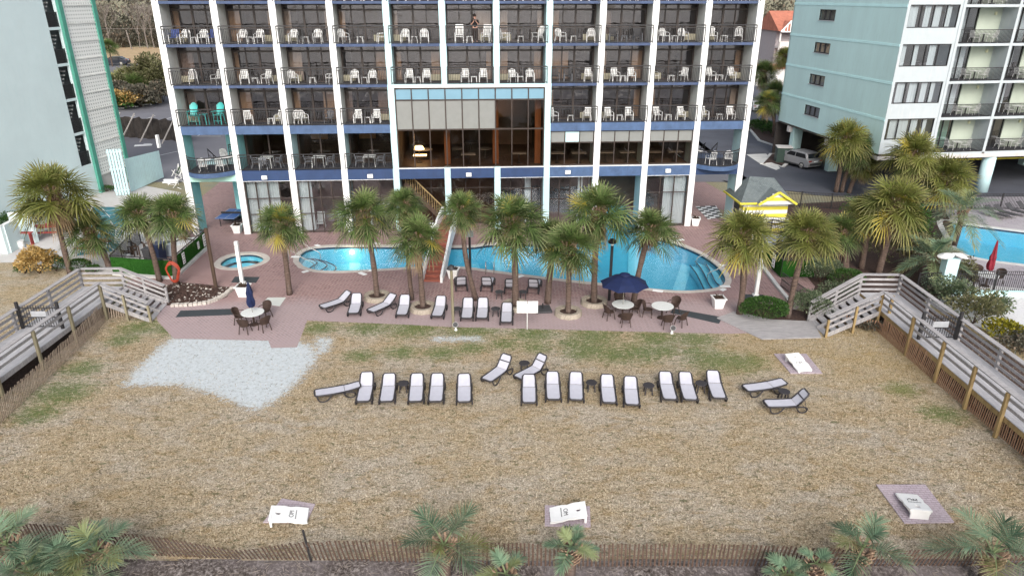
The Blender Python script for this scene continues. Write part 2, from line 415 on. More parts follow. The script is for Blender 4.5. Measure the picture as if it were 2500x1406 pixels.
def text_mesh(name, txt, size, mat, parent, loc, rot, th=.004):
    c = bpy.data.curves.new(name, 'FONT'); c.body = txt; c.size = size; c.extrude = th; c.align_x = 'CENTER'; c.align_y = 'CENTER'
    t = bpy.data.objects.new(name, c); COL.objects.link(t); dg = bpy.context.evaluated_depsgraph_get()
    me = bpy.data.meshes.new_from_object(t.evaluated_get(dg)); bpy.data.objects.remove(t)
    me.materials.clear(); me.materials.append(mat)
    o = bpy.data.objects.new(name, me); COL.objects.link(o); o.parent = parent; o.location = loc; o.rotation_euler = rot
    return o
# ================================================================= GROUND, LAWN, PAVING, POOLS
pool_px = [(730,642),(735,625),(757,612),(800,606.5),(870,605),(960,606),(1080,607),(1150,607),(1190,602),(1240,599),(1310,599),(1380,597),(1425,585)]
pool_px2 = [(1600,584),(1645,597),(1700,620),(1740,645),(1763,670),(1770,690),(1757,704),(1715,712),(1650,714),(1560,706),(1480,697),(1400,689),(1300,677),(1200,664),(1120,655),(1030,655),(960,659),(900,663),(830,666),(775,664),(742,655)]
pw = pp(pool_px, -.12) + [(6.7, 52.0), (6.7, 58.2), (9.6, 58.4), (9.7, 51.9)] + pp(pool_px2, -.12)
a0 = spline(pw[:13], 4, False); a1 = spline(pw[17:], 4, False)
POOL = a0 + pw[13:17] + a1
tc = G(590, 637)
TUB = [(tc[0] + 1.36 * math.cos(t) * (1 + .06 * math.cos(3 * t)), tc[1] + 1.36 * math.sin(t)) for t in [2 * PI * k / 28 for k in range(28)]]
rp = pp([(2300,545),(2340,549),(2420,560),(2560,578),(2700,600),(2700,700),(2560,662),(2500,650),(2420,640),(2365,628),(2338,612),(2322,590)], -.12)
RPOOL = spline(rp, 4)
def ring(name, inner, w, z0, z1, mat, parent):
    o_ = offset(inner, w); n = len(inner); b = MB()
    vs = [(p[0], p[1], z1) for p in inner] + [(p[0], p[1], z1) for p in o_] + [(p[0], p[1], z0) for p in o_] + [(p[0], p[1], z0) for p in inner]
    fs = []
    for i in range(n):
        j = (i + 1) % n
        fs += [(i, j, n + j, n + i), (n + i, n + j, 2 * n + j, 2 * n + i), (3 * n + i, 3 * n + j, j, i)]
    b.add(vs, fs); return b.build(name, mat, parent)
def pool(label, poly, depth, cw, copemat, zt, bands=()):
    t = thing('swimming_pool', label, 'swimming pool'); n = len(poly)
    p2 = offset(poly, .05)
    b = MB(); vs = [(p[0], p[1], -.02) for p in p2] + [(p[0], p[1], -depth) for p in p2]
    b.add(vs, [(i, (i + 1) % n, n + (i + 1) % n, n + i) for i in range(n)])
    tr = tessellate_polygon([[Vector((p[0], p[1], 0)) for p in p2]]); b.add([(p[0], p[1], -depth) for p in p2], tr)
    b.build('basin', BASIN, t)
    b = MB(); p3 = offset(poly, .03); vs = [(p[0], p[1], -.03) for p in p3] + [(p[0], p[1], -.20) for p in p3]
    b.add(vs, [(i, (i + 1) % n, n + (i + 1) % n, n + i) for i in range(n)]); b.build('waterline_tile', TILE, t)
    ring('coping', poly, cw, -.05, zt, copemat, t)
    w = sheet('water', [offset(poly, .04)], -.12, WATER); struct(w)
    return t
HOLES = [offset(POOL, .06), offset(TUB, .06), offset(RPOOL, .06)]
struct(sheet('ground', [[(-1500, 17.2), (1500, 17.2), (1500, 4200), (-1500, 4200)]] + HOLES, 0, WEED))
struct(sheet('beach', [[(-1500, -70), (1500, -70), (1500, 9), (-1500, 9)]], -3.2, SAND))
sea, nt, n_, l_ = new_mat('sea_water'); co_ = coords(nt); nn = noise(nt, co_, .5, 5, .6)
out(nt, princ(nt, ramp(nt, noise(nt, co_, .02, 4), [(.3, (.05, .09, .11)), (.7, (.12, .16, .18))]), .25, 0, nn, .6, .3))
struct(sheet('sea', [[(-3000, -5000), (3000, -5000), (3000, -60), (-3000, -60)]], -3.1, sea))
# dune slope in front of the sand fence
b = MB(); nx, ny = 90, 26; r2 = random.Random(3)
for j in range(ny):
    for i in range(nx):
        x = -45 + 90 * i / (nx - 1); t = j / (ny - 1); y = 17.25 - 9.5 * t
        b.v.append((x, y, .006 - 3.25 * (t ** 1.3) + (r2.uniform(-.07, .07) if 0 < j < ny - 1 else 0)))
for j in range(ny - 1):
    for i in range(nx - 1):
        k = j * nx + i; b.f.append((k, k + 1, k + nx + 1, k + nx)); b.m.append(0)
struct(b.build('dune', DEBRIS, smooth=True))
STICK_ = M('dead_reed', (.20, .17, .15), .9, .8, 1.5, .1, 20)
# --- lawn: fine grid that carries where the sand shows and where the grass stays green
def inside(px, py, poly):
    c = False; n = len(poly); j = n - 1
    for i in range(n):
        xi, yi = poly[i]; xj, yj = poly[j]
        if (yi > py) != (yj > py) and px < (xj - xi) * (py - yi) / (yj - yi) + xi: c = not c
        j = i
    return c
def dist_poly(px, py, poly):
    d = 1e9; n = len(poly)
    for i in range(n):
        ax, ay = poly[i]; bx, by = poly[(i + 1) % n]; dx, dy = bx - ax, by - ay
        t = max(0, min(1, ((px - ax) * dx + (py - ay) * dy) / (dx * dx + dy * dy + 1e-9)))
        d = min(d, math.hypot(px - ax - t * dx, py - ay - t * dy))
    return -d if inside(px, py, poly) else d
SANDP = pp([(330,905),(385,850),(430,820),(665,820),(760,842),(778,872),(735,925),(690,968),(625,1003),(572,985),(520,962),(445,941),(300,942)])
SAND2 = pp([(1050,822),(1170,820),(1180,832),(1060,835)]); SAND3 = pp([(770,822),(815,825),(805,860),(770,865)])
GREENS = [(G(x, y), r) for x, y, r in [(1440,852,1.3),(1500,865,1.2),(1420,862,1.0),(1310,848,.8),(1560,860,1.4),(1620,855,.9),(1750,880,1.6),(1800,885,1.3),(1830,880,.9),(1700,860,.9),(880,868,.8),(1080,862,1.0),
          (1150,850,.8),(980,860,.9),(1230,840,.8),(1010,800,1.6),(900,800,1.2),(1150,806,1.5),(1300,815,1.3),(1450,822,1.4),(1600,826,1.2),(1700,828,1.2),(780,800,1.0),(420,800,1.2),(340,800,1.2),(300,830,.9),(150,960,1.4),(90,1010,1.0),(200,900,1.0),(2300,1010,.9),(2200,950,.8),(1400,840,.9)]]
def lawn_tone(x, y):
    s = dist_poly(x, y, SANDP); sa = max(0, min(1, .5 - s / 1.5))
    for P_ in (SAND2, SAND3):
        s = dist_poly(x, y, P_)
        if s < .6: sa = max(sa, max(0, .45 - s / .9))
    gr = 0
    for (c, r) in GREENS: gr = max(gr, 1 - (math.hypot(x - c[0], (y - c[1]) * 1.3) / (r * 1.6)) ** 1.3)
    return (sa, max(0, min(1, gr)), max(0, min(1, (x - 9) / 9)) * max(0, min(1, (y - 25) / 6)))
def grass_col(nt, co, fr):
    "dry winter turf: pale straw, grey thatch and brown patches from large to fine"
    f = fr if fr is not None else noise(nt, co, 15, 5, .8, .5)
    f2 = noise(nt, mapped(nt, co, sc=(.8, 1.5, 1)), 4.2, 7, .78, .6); b = noise(nt, mapped(nt, co, sc=(.7, 1.2, 1)), .38, 5, .62, .4); g = noise(nt, mapped(nt, co, sc=(.75, 1.3, 1)), 1.3, 6, .7, .5)
    lo, mi, hi = ((.12, .5, .9) if fr is not None else (.32, .48, .62))
    c = ramp(nt, f, [(lo, (.10, .072, .04)), (mi, (.335, .26, .165)), (hi, (.60, .51, .37))])
    c = mix(nt, math_(nt, 'MULTIPLY', ramp_fac(nt, b, .42, .60), .6), c, ramp(nt, f, [(lo, (.15, .135, .12)), (mi, (.36, .32, .27)), (hi, (.62, .57, .50))]))
    c = mix(nt, math_(nt, 'MULTIPLY', ramp_fac(nt, g, .50, .66), .7), c, ramp(nt, f, [(lo, (.08, .05, .02)), (mi, (.27, .19, .095)), (hi, (.48, .36, .20))]))
    c = mix(nt, math_(nt, 'MULTIPLY', ramp_fac(nt, f2, .52, .64), .72), c, (.085, .07, .045)); c = mix(nt, math_(nt, 'MULTIPLY', ramp_fac(nt, f2, .44, .32), .5), c, (.62, .55, .45))
    return c, f, f2
def lawn_mat():
    m, nt, n, l = new_mat('dry_lawn'); co = coords(nt)
    a = nt.nodes.new('ShaderNodeAttribute'); a.attribute_name = 'tone'; sx = nt.nodes.new('ShaderNodeSeparateXYZ'); nt.links.new(a.outputs['Vector'], sx.inputs[0])
    c, f, f2 = grass_col(nt, co, None)
    f3 = noise(nt, mapped(nt, co, sc=(1, 1.6, 1)), 5.5, 5, .7); b = noise(nt, co, .45, 5, .6); g = noise(nt, co, 1.7, 5, .65)
    gm = math_(nt, 'ADD', sx.outputs['Y'], math_(nt, 'MULTIPLY', math_(nt, 'SUBTRACT', f2, .5), 3.4))
    c = mix(nt, math_(nt, 'MULTIPLY', ramp_fac(nt, gm, .15, .85), .85), c, ramp(nt, f, [(.3, (.02, .045, .01)), (.62, (.15, .205, .07))]))
    c = mix(nt, math_(nt, 'MULTIPLY', sx.outputs['Z'], .45), c, ramp(nt, f, [(.3, (.16, .11, .03)), (.62, (.50, .37, .16))]))
    sm = math_(nt, 'ADD', sx.outputs['X'], math_(nt, 'MULTIPLY', math_(nt, 'SUBTRACT', math_(nt, 'ADD', math_(nt, 'MULTIPLY', f2, .6), math_(nt, 'MULTIPLY', f, .4)), .5), 3.0))
    c = mix(nt, ramp_fac(nt, sm, .38, .66), c, ramp(nt, noise(nt, co, 5, 7, .8), [(.33, (.24, .25, .24)), (.45, (.48, .52, .54)), (.66, (.58, .62, .65))]))
    out(nt, princ(nt, c, .95, 0, f, .8, .05, .1)); return m
LAWN = lawn_mat()
def lawn_grid(name, x0, x1, y0, y1, st=.3):
    nx, ny = int((x1 - x0) / st) + 1, int((y1 - y0) / st) + 1; b = MB(); at = []
    for j in range(ny):
        for i in range(nx):
            x, y = x0 + (x1 - x0) * i / (nx - 1), y0 + (y1 - y0) * j / (ny - 1)
            b.v.append((x, y, .004)); at.append(lawn_tone(x, y))
    for j in range(ny - 1):
        for i in range(nx - 1):
            k = j * nx + i; b.f.append((k, k + 1, k + nx + 1, k + nx)); b.m.append(0)
    struct(b.build(name, LAWN, attr=at))
lawn_grid('lawn', -45, 27, 17.2, 36.4); lawn_grid('side_lawn', -45, -24.5, 36.4, 44, .5)
# --- blades of dry grass over the lawn that the camera sees
def grass_blades(n=210000):
    rg = np.random.default_rng(5)
    x = rg.uniform(-27.5, 25, n); y = 17.3 + (36.0 - 17.3) * rg.uniform(0, 1, n) ** 1.25
    keep = np.ones(n, bool)
    deck = np.array(pp([(380,760),(385,785),(425,827),(655,832),(662,850),(725,848),(750,783),(1000,793),(1290,803),(1640,812),(1780,815),(1860,830),(2005,825),(2000,700),(400,690)]))
    def inp(poly):
        c = np.zeros(n, bool); m_ = len(poly); j = m_ - 1
        for i in range(m_):
            xi, yi = poly[i]; xj, yj = poly[j]
            k = ((yi > y) != (yj > y)) & (x < (xj - xi) * (y - yi) / (yj - yi + 1e-12) + xi); c ^= k; j = i
        return c
    keep &= ~inp(deck); keep &= ~(inp(np.array(SANDP)) & (rg.uniform(0, 1, n) < .88))
    keep &= ~((x > 19.3) & (x < 22)); keep &= ~((x < -22.3) & (x > -25.2))
    for q in PADS: keep &= ~inp(np.array(q))
    x, y = x[keep], y[keep]; k = len(x)
    an = rg.uniform(0, 2 * PI, k); ln = rg.uniform(.04, .10, k); hh = rg.uniform(.02, .065, k); w = rg.uniform(.008, .016, k)
    dx, dy = np.cos(an), np.sin(an)
    v = np.empty((k, 3, 3)); v[:, 0] = np.stack([x - dy * w, y + dx * w, np.full(k, .004)], 1); v[:, 1] = np.stack([x + dy * w, y - dx * w, np.full(k, .004)], 1)
    v[:, 2] = np.stack([x + dx * ln, y + dy * ln, .004 + hh], 1)
    me = bpy.data.meshes.new('grass'); me.vertices.add(3 * k); me.vertices.foreach_set('co', v.reshape(-1))
    me.loops.add(3 * k); me.loops.foreach_set('vertex_index', np.arange(3 * k, dtype=np.int32))
    me.polygons.add(k); me.polygons.foreach_set('loop_start', np.arange(0, 3 * k, 3, dtype=np.int32)); me.polygons.foreach_set('loop_total', np.full(k, 3, dtype=np.int32))
    gr = np.zeros(k)
    for (c, r) in GREENS: gr = np.maximum(gr, .8 - np.hypot(x - c[0], y - c[1]) / r / 1.5)
    t = rg.uniform(0, 1, k); at = np.zeros((k, 3, 3)); at[:, :, 0] = t[:, None]; at[:, :, 2] = (np.clip(gr, 0, 1) * (rg.uniform(0, 1, k) < .8))[:, None]
    a = me.attributes.new('tone', 'FLOAT_VECTOR', 'POINT'); a.data.foreach_set('vector', at.reshape(-1).astype(np.float32))
    m, nt, nn, ll = new_mat('dry_blades'); at_ = nt.nodes.new('ShaderNodeAttribute'); at_.attribute_name = 'tone'; sx = nt.nodes.new('ShaderNodeSeparateXYZ'); nt.links.new(at_.outputs['Vector'], sx.inputs[0])
    c, f, f2 = grass_col(nt, coords(nt), sx.outputs['X']); c = mix(nt, math_(nt, 'MULTIPLY', sx.outputs['Z'], .9, True), c, (.09, .14, .03)); out(nt, princ(nt, c, .9, spec=.1))
    me.materials.append(m); me.update(calc_edges=True); o = bpy.data.objects.new('grass', me); COL.objects.link(o)
    o['kind'] = 'stuff'; o['category'] = 'grass'; o['label'] = 'short dry tan grass blades all over the hotel lawn'
# --- paving sheets
DECK = pp([(350,735),(380,760),(385,785),(425,827),(655,832),(662,850),(725,848),(750,783),(1000,793),(1100,799),(1290,803),(1640,812),(1780,815),(1905,812),(1905,790),(2010,700),(1930,560)]) + [(18.5, 66), (-28, 66), (-27, 52)] + pp([(460,560),(300,700)])
struct(sheet('pool_deck', [DECK, offset(POOL, .06), offset(TUB, .06)], .012, BRICK))
PATIO = None
struct(sheet('yard', [pp([(-300,650),(60,640),(150,655),(280,668),(425,700),(500,560),(440,470),(230,430),(-300,560)])], .008, CONC))
struct(sheet('parking_lot', [[(-90, 66), (23, 66), (23, 140), (-90, 140)]], .02, ASPHL))
struct(sheet('driveway', [pp([(1760,440),(1845,455),(2000,478),(2200,482),(2700,480)]) + [(120, 66), (120, 200), (24, 200), (22, 60)]], .02, ASPH))
struct(sheet('road', [[(-400, 168), (400, 168), (400, 192), (-400, 192)]], .03, ASPHL))
struct(sheet('field', [[(-500, 192), (500, 192), (500, 256), (-500, 256)]], .04, STRAW))
b = MB()
for i in range(9):
    x = -62 + i * 3.0; b.box((x, 103.5, .03), (.12, 5, .004))
for i in range(7):
    x = -58 + i * 3.0; b.box((x, 91.5, .03), (.12, 3.5, .004))
b.box((-50, 89.6, .03), (26, .12, .004)); b.bar((-45, 66.5, .03), (-38, 81, .03), .12, .004)
struct(b.build('parking_lines', LINE))
for i, (x, y) in enumerate([(288,266),(322,262),(355,257)]):
    p = G(x, y); tag(MB().box((p[0], p[1], .1), (2.1, .25, .16), R(-4)).build('wheel_stop', WH, bev=.03), ['white wheel stop nearest the left tower', 'middle white wheel stop before the shrubs', 'right white wheel stop nearest the wooden post'][i], 'wheel stop', 'wheel stops in the left car park')
struct(sheet('neighbour_terrace', [pp([(2290,640),(2260,560),(2300,480),(2500,478),(2800,478),(2900,700),(2500,705),(2350,690)]), HOLES[2]], .012, PAVG))
struct(sheet('sand_yard', [pp([(2180,700),(2300,690),(2900,705),(3000,1000),(2520,860)])], .008, SAND))
struct(sheet('planting_bed', [pp([(1800,770),(1830,735),(1960,760),(1990,700),(1905,600),(1900,500),(2290,480),(2330,560),(2290,640),(2350,700),(2250,740),(2520,900),(2500,960),(2200,760),(1985,800),(1900,787),(1815,764)])], .016, MULCH))
struct(sheet('mulch_bed', [pp([(395,700),(440,690),(500,695),(565,702),(555,725),(520,738),(460,746),(405,746),(385,740),(300,705)])], .02, MULCH))
# mulch clumps
def clumps(name, poly, n, s, mat, label, cat, z=.02, seed=1, attrs=None):
    r = random.Random(seed); b = MB(); xs = [p[0] for p in poly]; ys = [p[1] for p in poly]; k = 0; at = []
    while k < n:
        x, y = r.uniform(min(xs), max(xs)), r.uniform(min(ys), max(ys))
        if not inside(x, y, poly): continue
        k += 1; q = r.uniform(.4, 1) * s; a = r.uniform(0, 6.3); h = r.uniform(.2, .9) * q
        b.add([(x + q * math.cos(a), y + q * math.sin(a), z), (x + q * math.cos(a + 2.1), y + q * math.sin(a + 2.1), z), (x + q * math.cos(a + 4.2), y + q * math.sin(a + 4.2), z), (x + r.uniform(-q, q), y + r.uniform(-q, q), z + h)], [(0, 1, 3), (1, 2, 3), (2, 0, 3)])
        if attrs: t = r.uniform(0, 1); at += [(t, 0, 0)] * 4
    o = b.build(name, mat, attr=at if attrs else None); struct(o, 'stuff'); o['label'] = label; o['category'] = cat; return o
BED1 = pp([(405,700),(440,692),(500,697),(560,704),(548,722),(510,736),(460,743),(410,743),(390,735)])
clumps('leaf_litter', BED1, 900, .16, MULCH, 'dark mulch and dead leaves in the bed below the left fence', 'mulch', .02, 2)
clumps('pale_litter', BED1, 120, .10, COPE, 'pale stones scattered in the dark mulch bed', 'stones', .05, 4)
b = MB(); e_ = pp([(418,748),(460,747),(505,742),(530,733),(550,722),(570,705)]); 
for i in range(len(e_) - 1):
    p, q = Vector((*e_[i], .07)), Vector((*e_[i + 1], .07)); m_ = 4
    for k in range(m_): b.bar(p.lerp(q, k / m_ + .02), p.lerp(q, (k + 1) / m_ - .02), .26, .16 + .05 * (k % 2))
tag(b.build('stone_edging', COPE), 'curved edging of pale stones round the dark mulch bed', 'edging')
DN = [(-26, 17.15), (24, 17.0), (24, 13.5), (-26, 13.5)]
r_ = random.Random(12); b = MB()
for k in range(5200):
    x, y = r_.uniform(-24, 23), r_.uniform(14.2, 17.1); t_ = (17.25 - y) / 9.5; z = .006 - 3.25 * t_ ** 1.3; a = r_.uniform(0, 6.3); L = r_.uniform(.05, .28)
    b.bar((x, y, z + .01), (x + L * math.cos(a), y + L * math.sin(a), z + r_.uniform(.0, .09)), .012)
o = struct(b.build('dune_litter', STICK_), 'stuff'); o['label'] = 'dead reed stems and debris strewn on the dune slope'; o['category'] = 'debris'
struct(sheet('soil_or_shade', [[(-24.6, 12.5), (-22.7, 12.5), (-22.7, 37.2), (-24.6, 37.2)]], .022, MULCH)); struct(sheet('soil_or_shade', [[(19.9, 17.3), (21.6, 17.3), (21.6, 36.2), (19.9, 36.2)]], .022, MULCH))  # dark sheets under both boardwalks, shade behind the slats put into their colour
# --- pools
pt = pool('long blue swimming pool with rounded ends in the brick deck behind the palms', POOL, 1.35, .38, COPE, .022)
def strip(px, z, w):  # pale raised band across the floor
    a, c = g3(*px[0], z), g3(*px[1], z); return MB().bar(a, c, w, .04)
for pxs in [((866,612),(866,664)),((1140,612),(1160,658)),((1205,608),(1222,668)),((1308,606),(1345,682)),((1405,600),(1442,692)),((1548,560),(1545,702)),((1685,622),(1655,712))]:
    strip(pxs, -1.30, .75).build('floor_band', BASINL, pt)
def curved_steps(cen, a0, a1, radii, zs):
    for i, (r_, z) in enumerate(zip(radii, zs)):
        arc = [(cen[0] + r_ * math.cos(a0 + (a1 - a0) * k / 12), cen[1] + r_ * math.sin(a0 + (a1 - a0) * k / 12)) for k in range(13)]
        arc = [p for p in arc]; poly = [(cen[0], cen[1])] + arc
        poly = [p for p in poly]
        b = MB(); b.prism(arc + [(cen[0] + .02 * k, cen[1]) for k in (1, 0)], -1.3, z); b.build('pool_step', BASINL, pt)
        e = MB(); e.tube([(p[0], p[1], z + .01) for p in arc], .045, 4); e.build('step_edge', TILE, pt)
cl = G(724, 634); 
for i, (r_, z) in enumerate([(1.15, -.3), (1.75, -.55), (2.3, -.8)]):
    arc = [(cl[0] + .15 + r_ * math.cos(t) * (1.0 + .07 * math.sin(5 * t)), cl[1] - .2 + r_ * math.sin(t) * 1.05) for t in [R(-78 + 156 * k / 14) for k in range(15)]]
    arc = [p for p in arc if inside(p[0], p[1], offset(POOL, -.05))]
    if len(arc) > 3:
        MB().prism(arc + [p for p in []] + [(cl[0] + .35, cl[1])], -1.3, z).build('pool_step', BASINL, pt)
        MB().tube([(p[0], p[1], z + .02) for p in arc], .05, 4).build('step_edge', TILE, pt)
s0 = [(1686,633),(1700,650),(1712,672),(1722,692),(1735,704)]; 
for i, off in enumerate([0, 13, 26]):
    arc = spline([G(x + off * .95, y - off * .18, -.3) for x, y in s0], 3, False)
    arc = [p for p in arc if inside(p[0], p[1], offset(POOL, -.08))]
    if len(arc) > 3:
        far = [G(x + 45, y - 8, -.3) for x, y in ((1690,640),(1705,660))]
        MB().tube([(p[0], p[1], -.75 + .22 * i) for p in arc], .05, 4).build('step_edge', TILE, pt)
        B_ = [G(1752, 704, -.3), G(1765, 690, -.3), G(1752, 665, -.3), G(1725, 642, -.3)]
        MB().prism(arc + B_, -1.3, -.77 + .22 * i).build('pool_step', BASINL, pt)
lx = G(852, 611)[0]; ly = max(p[1] for p in POOL if abs(p[0] - lx) < 1.2); lamp = (lx, ly - .02, -.45); MB().lathe([(.0, 0), (.16, 0), (.16, .03), (0, .05)], 12).build('pool_lamp', POOLL, pt, loc=(lamp[0], lamp[1], -.42)).rotation_euler = (R(90), 0, 0)
tub = pool('small round hot tub with a lit lamp beside the long pool', TUB, 1.0, .42, COPE, .03); tub.name = 'hot_tub'; tub['category'] = 'hot tub'
MB().lathe([(1.36, -.5), (.95, -.5), (.95, -.99)], 24, (tc[0], tc[1], 0)).build('bench', BASINL, tub)
MB().lathe([(0, 0), (.13, 0), (.13, .03), (0, .05)], 12).build('tub_lamp', POOLL, tub, loc=(tc[0] + .35, tc[1] - .2, -.93))
rpt = pool('neighbour swimming pool with pale coping at the right edge', RPOOL, 1.3, .4, KERB, .03)
for (p, e, nm) in (((lamp[0], lamp[1] - .35, -.5), 30, 'pool_light'), ((tc[0] + .45, tc[1] - .1, -.55), 90, 'tub_light')):
    ld = bpy.data.lights.new(nm, 'POINT'); ld.energy = e; ld.color = (1, .8, .45); ld.shadow_soft_size = .12
    lo = bpy.data.objects.new(nm, ld); COL.objects.link(lo); lo.location = p
# small white deck markers and pads round the pool
for i, (x, y) in enumerate([(775,600),(722,628),(745,664),(918,595),(975,598),(885,669),(908,661),(1268,676),(1645,578),(1660,587),(1762,648),(1770,700),(1765,708),(1606,711)]):
    p = G(x, y); tag(MB().box((p[0], p[1], .03), (.62 if i % 2 else .4, .28, .022), R(20 * ((i * 7) % 5 - 2))).build('deck_marker', WH),
        f'small white marker tile, {ORD[i] if i < 12 else ("second to last" if i == 12 else "last")} round the long pool counting clockwise from its left end' if False else ['white tile above the left end of the pool', 'white tile by the left tip of the pool', 'white tile below the left pool steps', 'white tile behind the pool, near the third palm', 'white tile behind the pool, by the double palm', 'larger white tile in front of the pool, left palm gap', 'small white tile in front of the pool near the leaning palm', 'white tile in front of the pool middle', 'white tile behind the right half of the pool', 'lower white tile behind the right half of the pool', 'white tile between the right pool handrails', 'white tile at the right tip of the pool', 'lowest white tile at the right tip of the pool', 'long white tile in front of the pool right of the umbrella'][i], 'deck marker', 'white marker tiles round the pool')
def handrail(pts, label):
    tag(MB().tube(spline(pts, 4, False), .028, 6).build('pool_handrail', STEEL, smooth=True), label, 'handrail', 'stainless pool handrails')
def rail_px(top0, base, end, h=.9):
    p = g3(*base); e = g3(*end, -.5); tp = (p[0], p[1], h); return [p, (p[0], p[1], h * .55), tp, (p[0] + (e[0] - p[0]) * .12, p[1] + (e[1] - p[1]) * .12, h + .02), (p[0] + (e[0] - p[0]) * .6, p[1] + (e[1] - p[1]) * .6, .35), (e[0], e[1], -.05), (e[0], e[1], -.6)]
handrail(rail_px(0, (726,617), (782,633)), 'upper stainless handrail at the left pool steps')
handrail(rail_px(0, (706,644), (767,658)), 'lower stainless handrail at the left pool steps')
handrail(rail_px(0, (1763,632), (1701,645)), 'upper stainless handrail at the right pool steps')
handrail(rail_px(0, (1796,670), (1728,683)), 'lower stainless handrail at the right pool steps')
for x, nm in ((1186, 'left'), (1206, 'right')):
    p = g3(x, 670); handrail([p, (p[0], p[1], .55), (p[0], p[1] + .2, .75), (p[0], p[1] + .55, .6), (p[0], p[1] + .62, .1), (p[0], p[1] + .62, -.7)], f'{nm} curved grab rail at the front pool edge')
p = g3(1215, 597); t = thing('pool_ladder', 'stainless pool ladder at the far edge behind the tallest middle palm', 'ladder', (p[0], p[1], 0))
for s in (-.28, .28): MB().tube([(s, .5, 0), (s, .45, .75), (s, .15, .85), (s, -.1, .5), (s, -.1, -.8)], .025, 6).build('rail', STEEL, t)
for z in (-.3, -.6): MB().box((0, -.1, z), (.56, .1, .03)).build('rung', STEEL, t)
# mats
def flat(name, px, z, mat, label, cat, th=.012, group=None):
    o = MB().prism(pp(px), z, z + th).build(name, mat); return tag(o, label, cat, group)
RUB = M('dark_rubber', (.04, .048, .055), .9, .12, 2, .3, 60); PALE = M('pale_mat', (.56, .58, .55), .9, .08, 2, .2, 30, streak=(1, 12, 1))
flat('rubber_mat', [(441,759),(578,754),(569,769),(429,775)], .014, RUB, 'long dark rubber mat between the stairs and the left table', 'mat')
flat('rubber_mat', [(574,676),(634,677),(625,691),(564,690)], .014, RUB, 'dark mat under the left white shower post', 'mat')
flat('rubber_mat', [(1645,754),(1764,775),(1755,791),(1636,764)], .014, RUB, 'long dark mat running to the right wooden path', 'mat')
flat('rubber_mat', [(1811,719),(1863,720),(1870,727),(1862,738),(1813,734)], .014, RUB, 'dark mat under the right white shower post', 'mat')
flat('pale_mat', [(654,727),(698,727),(683,748),(639,742)], .014, PALE, 'pale square mat right of the closed navy umbrella', 'mat')
flat('wooden_path', [(1750,778),(1795,762),(1880,782),(1985,787),(2005,826),(1860,830)], .02, WWD, 'grey weathered plank path leading to the right stairs', 'path', .05)
# ================================================================= THE HOTEL
PSI = R(3.5); P0 = (0, 3.105 * CH)
HT = thing('hotel_building', 'tall white balcony hotel with blue slab edges and bronze windows', 'hotel', (0, P0[1], 0), PSI)
def HW(u, w, z=0):
    return (P0[0] + u * math.cos(PSI) - w * math.sin(PSI), P0[1] + u * math.sin(PSI) + w * math.cos(PSI), z)
FL = [-23.78, -20.05, -16.25, -12.48, -8.74, -4.98, -1.3, 2.36, 6.05, 9.71, 13.40, 17.05]   # left face of every fin
FW = .45
ZA, ZB, ZC, ZD, ZT = 13.46, 10.77, 8.0, 4.82, 16.17
for i, u in enumerate(FL):
    mid = i in (4, 5, 6, 7); fm, sm = (LTBLUE, LTBLUE) if mid else (WH, FINSIDE)
    zlo = 0
    if mid and i in (5, 6):
        MB().b2(u, 0, 10.55, u + FW, 1.85, 20.5).build('fin', fm, HT); MB().b2(u, .02, 0, u + FW, .5, 4.86).build('fin', fm, HT)
    else:
        MB().b2(u, 0, 0, u + FW, .12, 20.5).build('fin', fm, HT)
        MB().b2(u + .015, .12, 7.4, u + FW - .015, 1.85, 20.5).build('side_wall', sm, HT)
        if i in (0, 1, 10, 11): MB().b2(u + .015, .12, 0, u + FW - .015, 1.7, 7.4).build('side_wall', TURQ if i < 6 else LTBLUE, HT)
        else: MB().b2(u + .015, .12, 0, u + FW - .015, 1.85, 7.4).build('side_wall', LTBLUE, HT)
    if 1 <= i <= 10:
        MB().b2(u + .05, 1.9, ZD, u + FW - .05, 6.5, 20.5).build('party_wall', ROOM, HT)
MB().b2(FL[0], 1.9, 7.4, FL[0] + .3, 12, 20.5).build('end_wall', WH, HT); MB().b2(FL[11] + .15, 1.9, 7.4, FL[11] + FW, 12, 20.5).build('end_wall', WH, HT)
MB().b2(FL[0], 11.7, 7.4, FL[11] + FW, 12, 20.5).build('rear_wall', WH, HT); MB().b2(FL[0], .0, 20.5, FL[11] + FW, 12, 20.8).build('roof', FINSIDE, HT)
MB().b2(FL[0] + .4, 6.5, 7.45, FL[11], 6.7, 20.4).build('back_wall', ROOM, HT)
def railing(u0, u1, z, w=.0, h=1.15, parent=HT, n=None, pts=None):
    b = MB(); sp = .115
    pts = pts or [(u0, w), (u1, w)]
    for (a, c) in zip(pts[:-1], pts[1:]):
        L = math.hypot(c[0] - a[0], c[1] - a[1]); k = max(1, int(L / sp))
        for zz, th in ((h, .055), (h - .17, .03), (.09, .035)): b.bar((a[0], a[1], z + zz), (c[0], c[1], z + zz), .05, th * 1.3)
        for j in range(k + 1):
            t = j / k; x, y = a[0] + (c[0] - a[0]) * t, a[1] + (c[1] - a[1]) * t
            b.b2(x - .014, y - .012, z + .09, x + .014, y + .012, z + h - .17)
    for (x, y) in (pts[0], pts[-1], ((u0 + u1) / 2, w) if len(pts) == 2 else pts[len(pts) // 2]): b.b2(x - .025, y - .025, z, x + .025, y + .025, z + h)
    return b.build('railing', BLKMETAL, parent)
rw = random.Random(11)
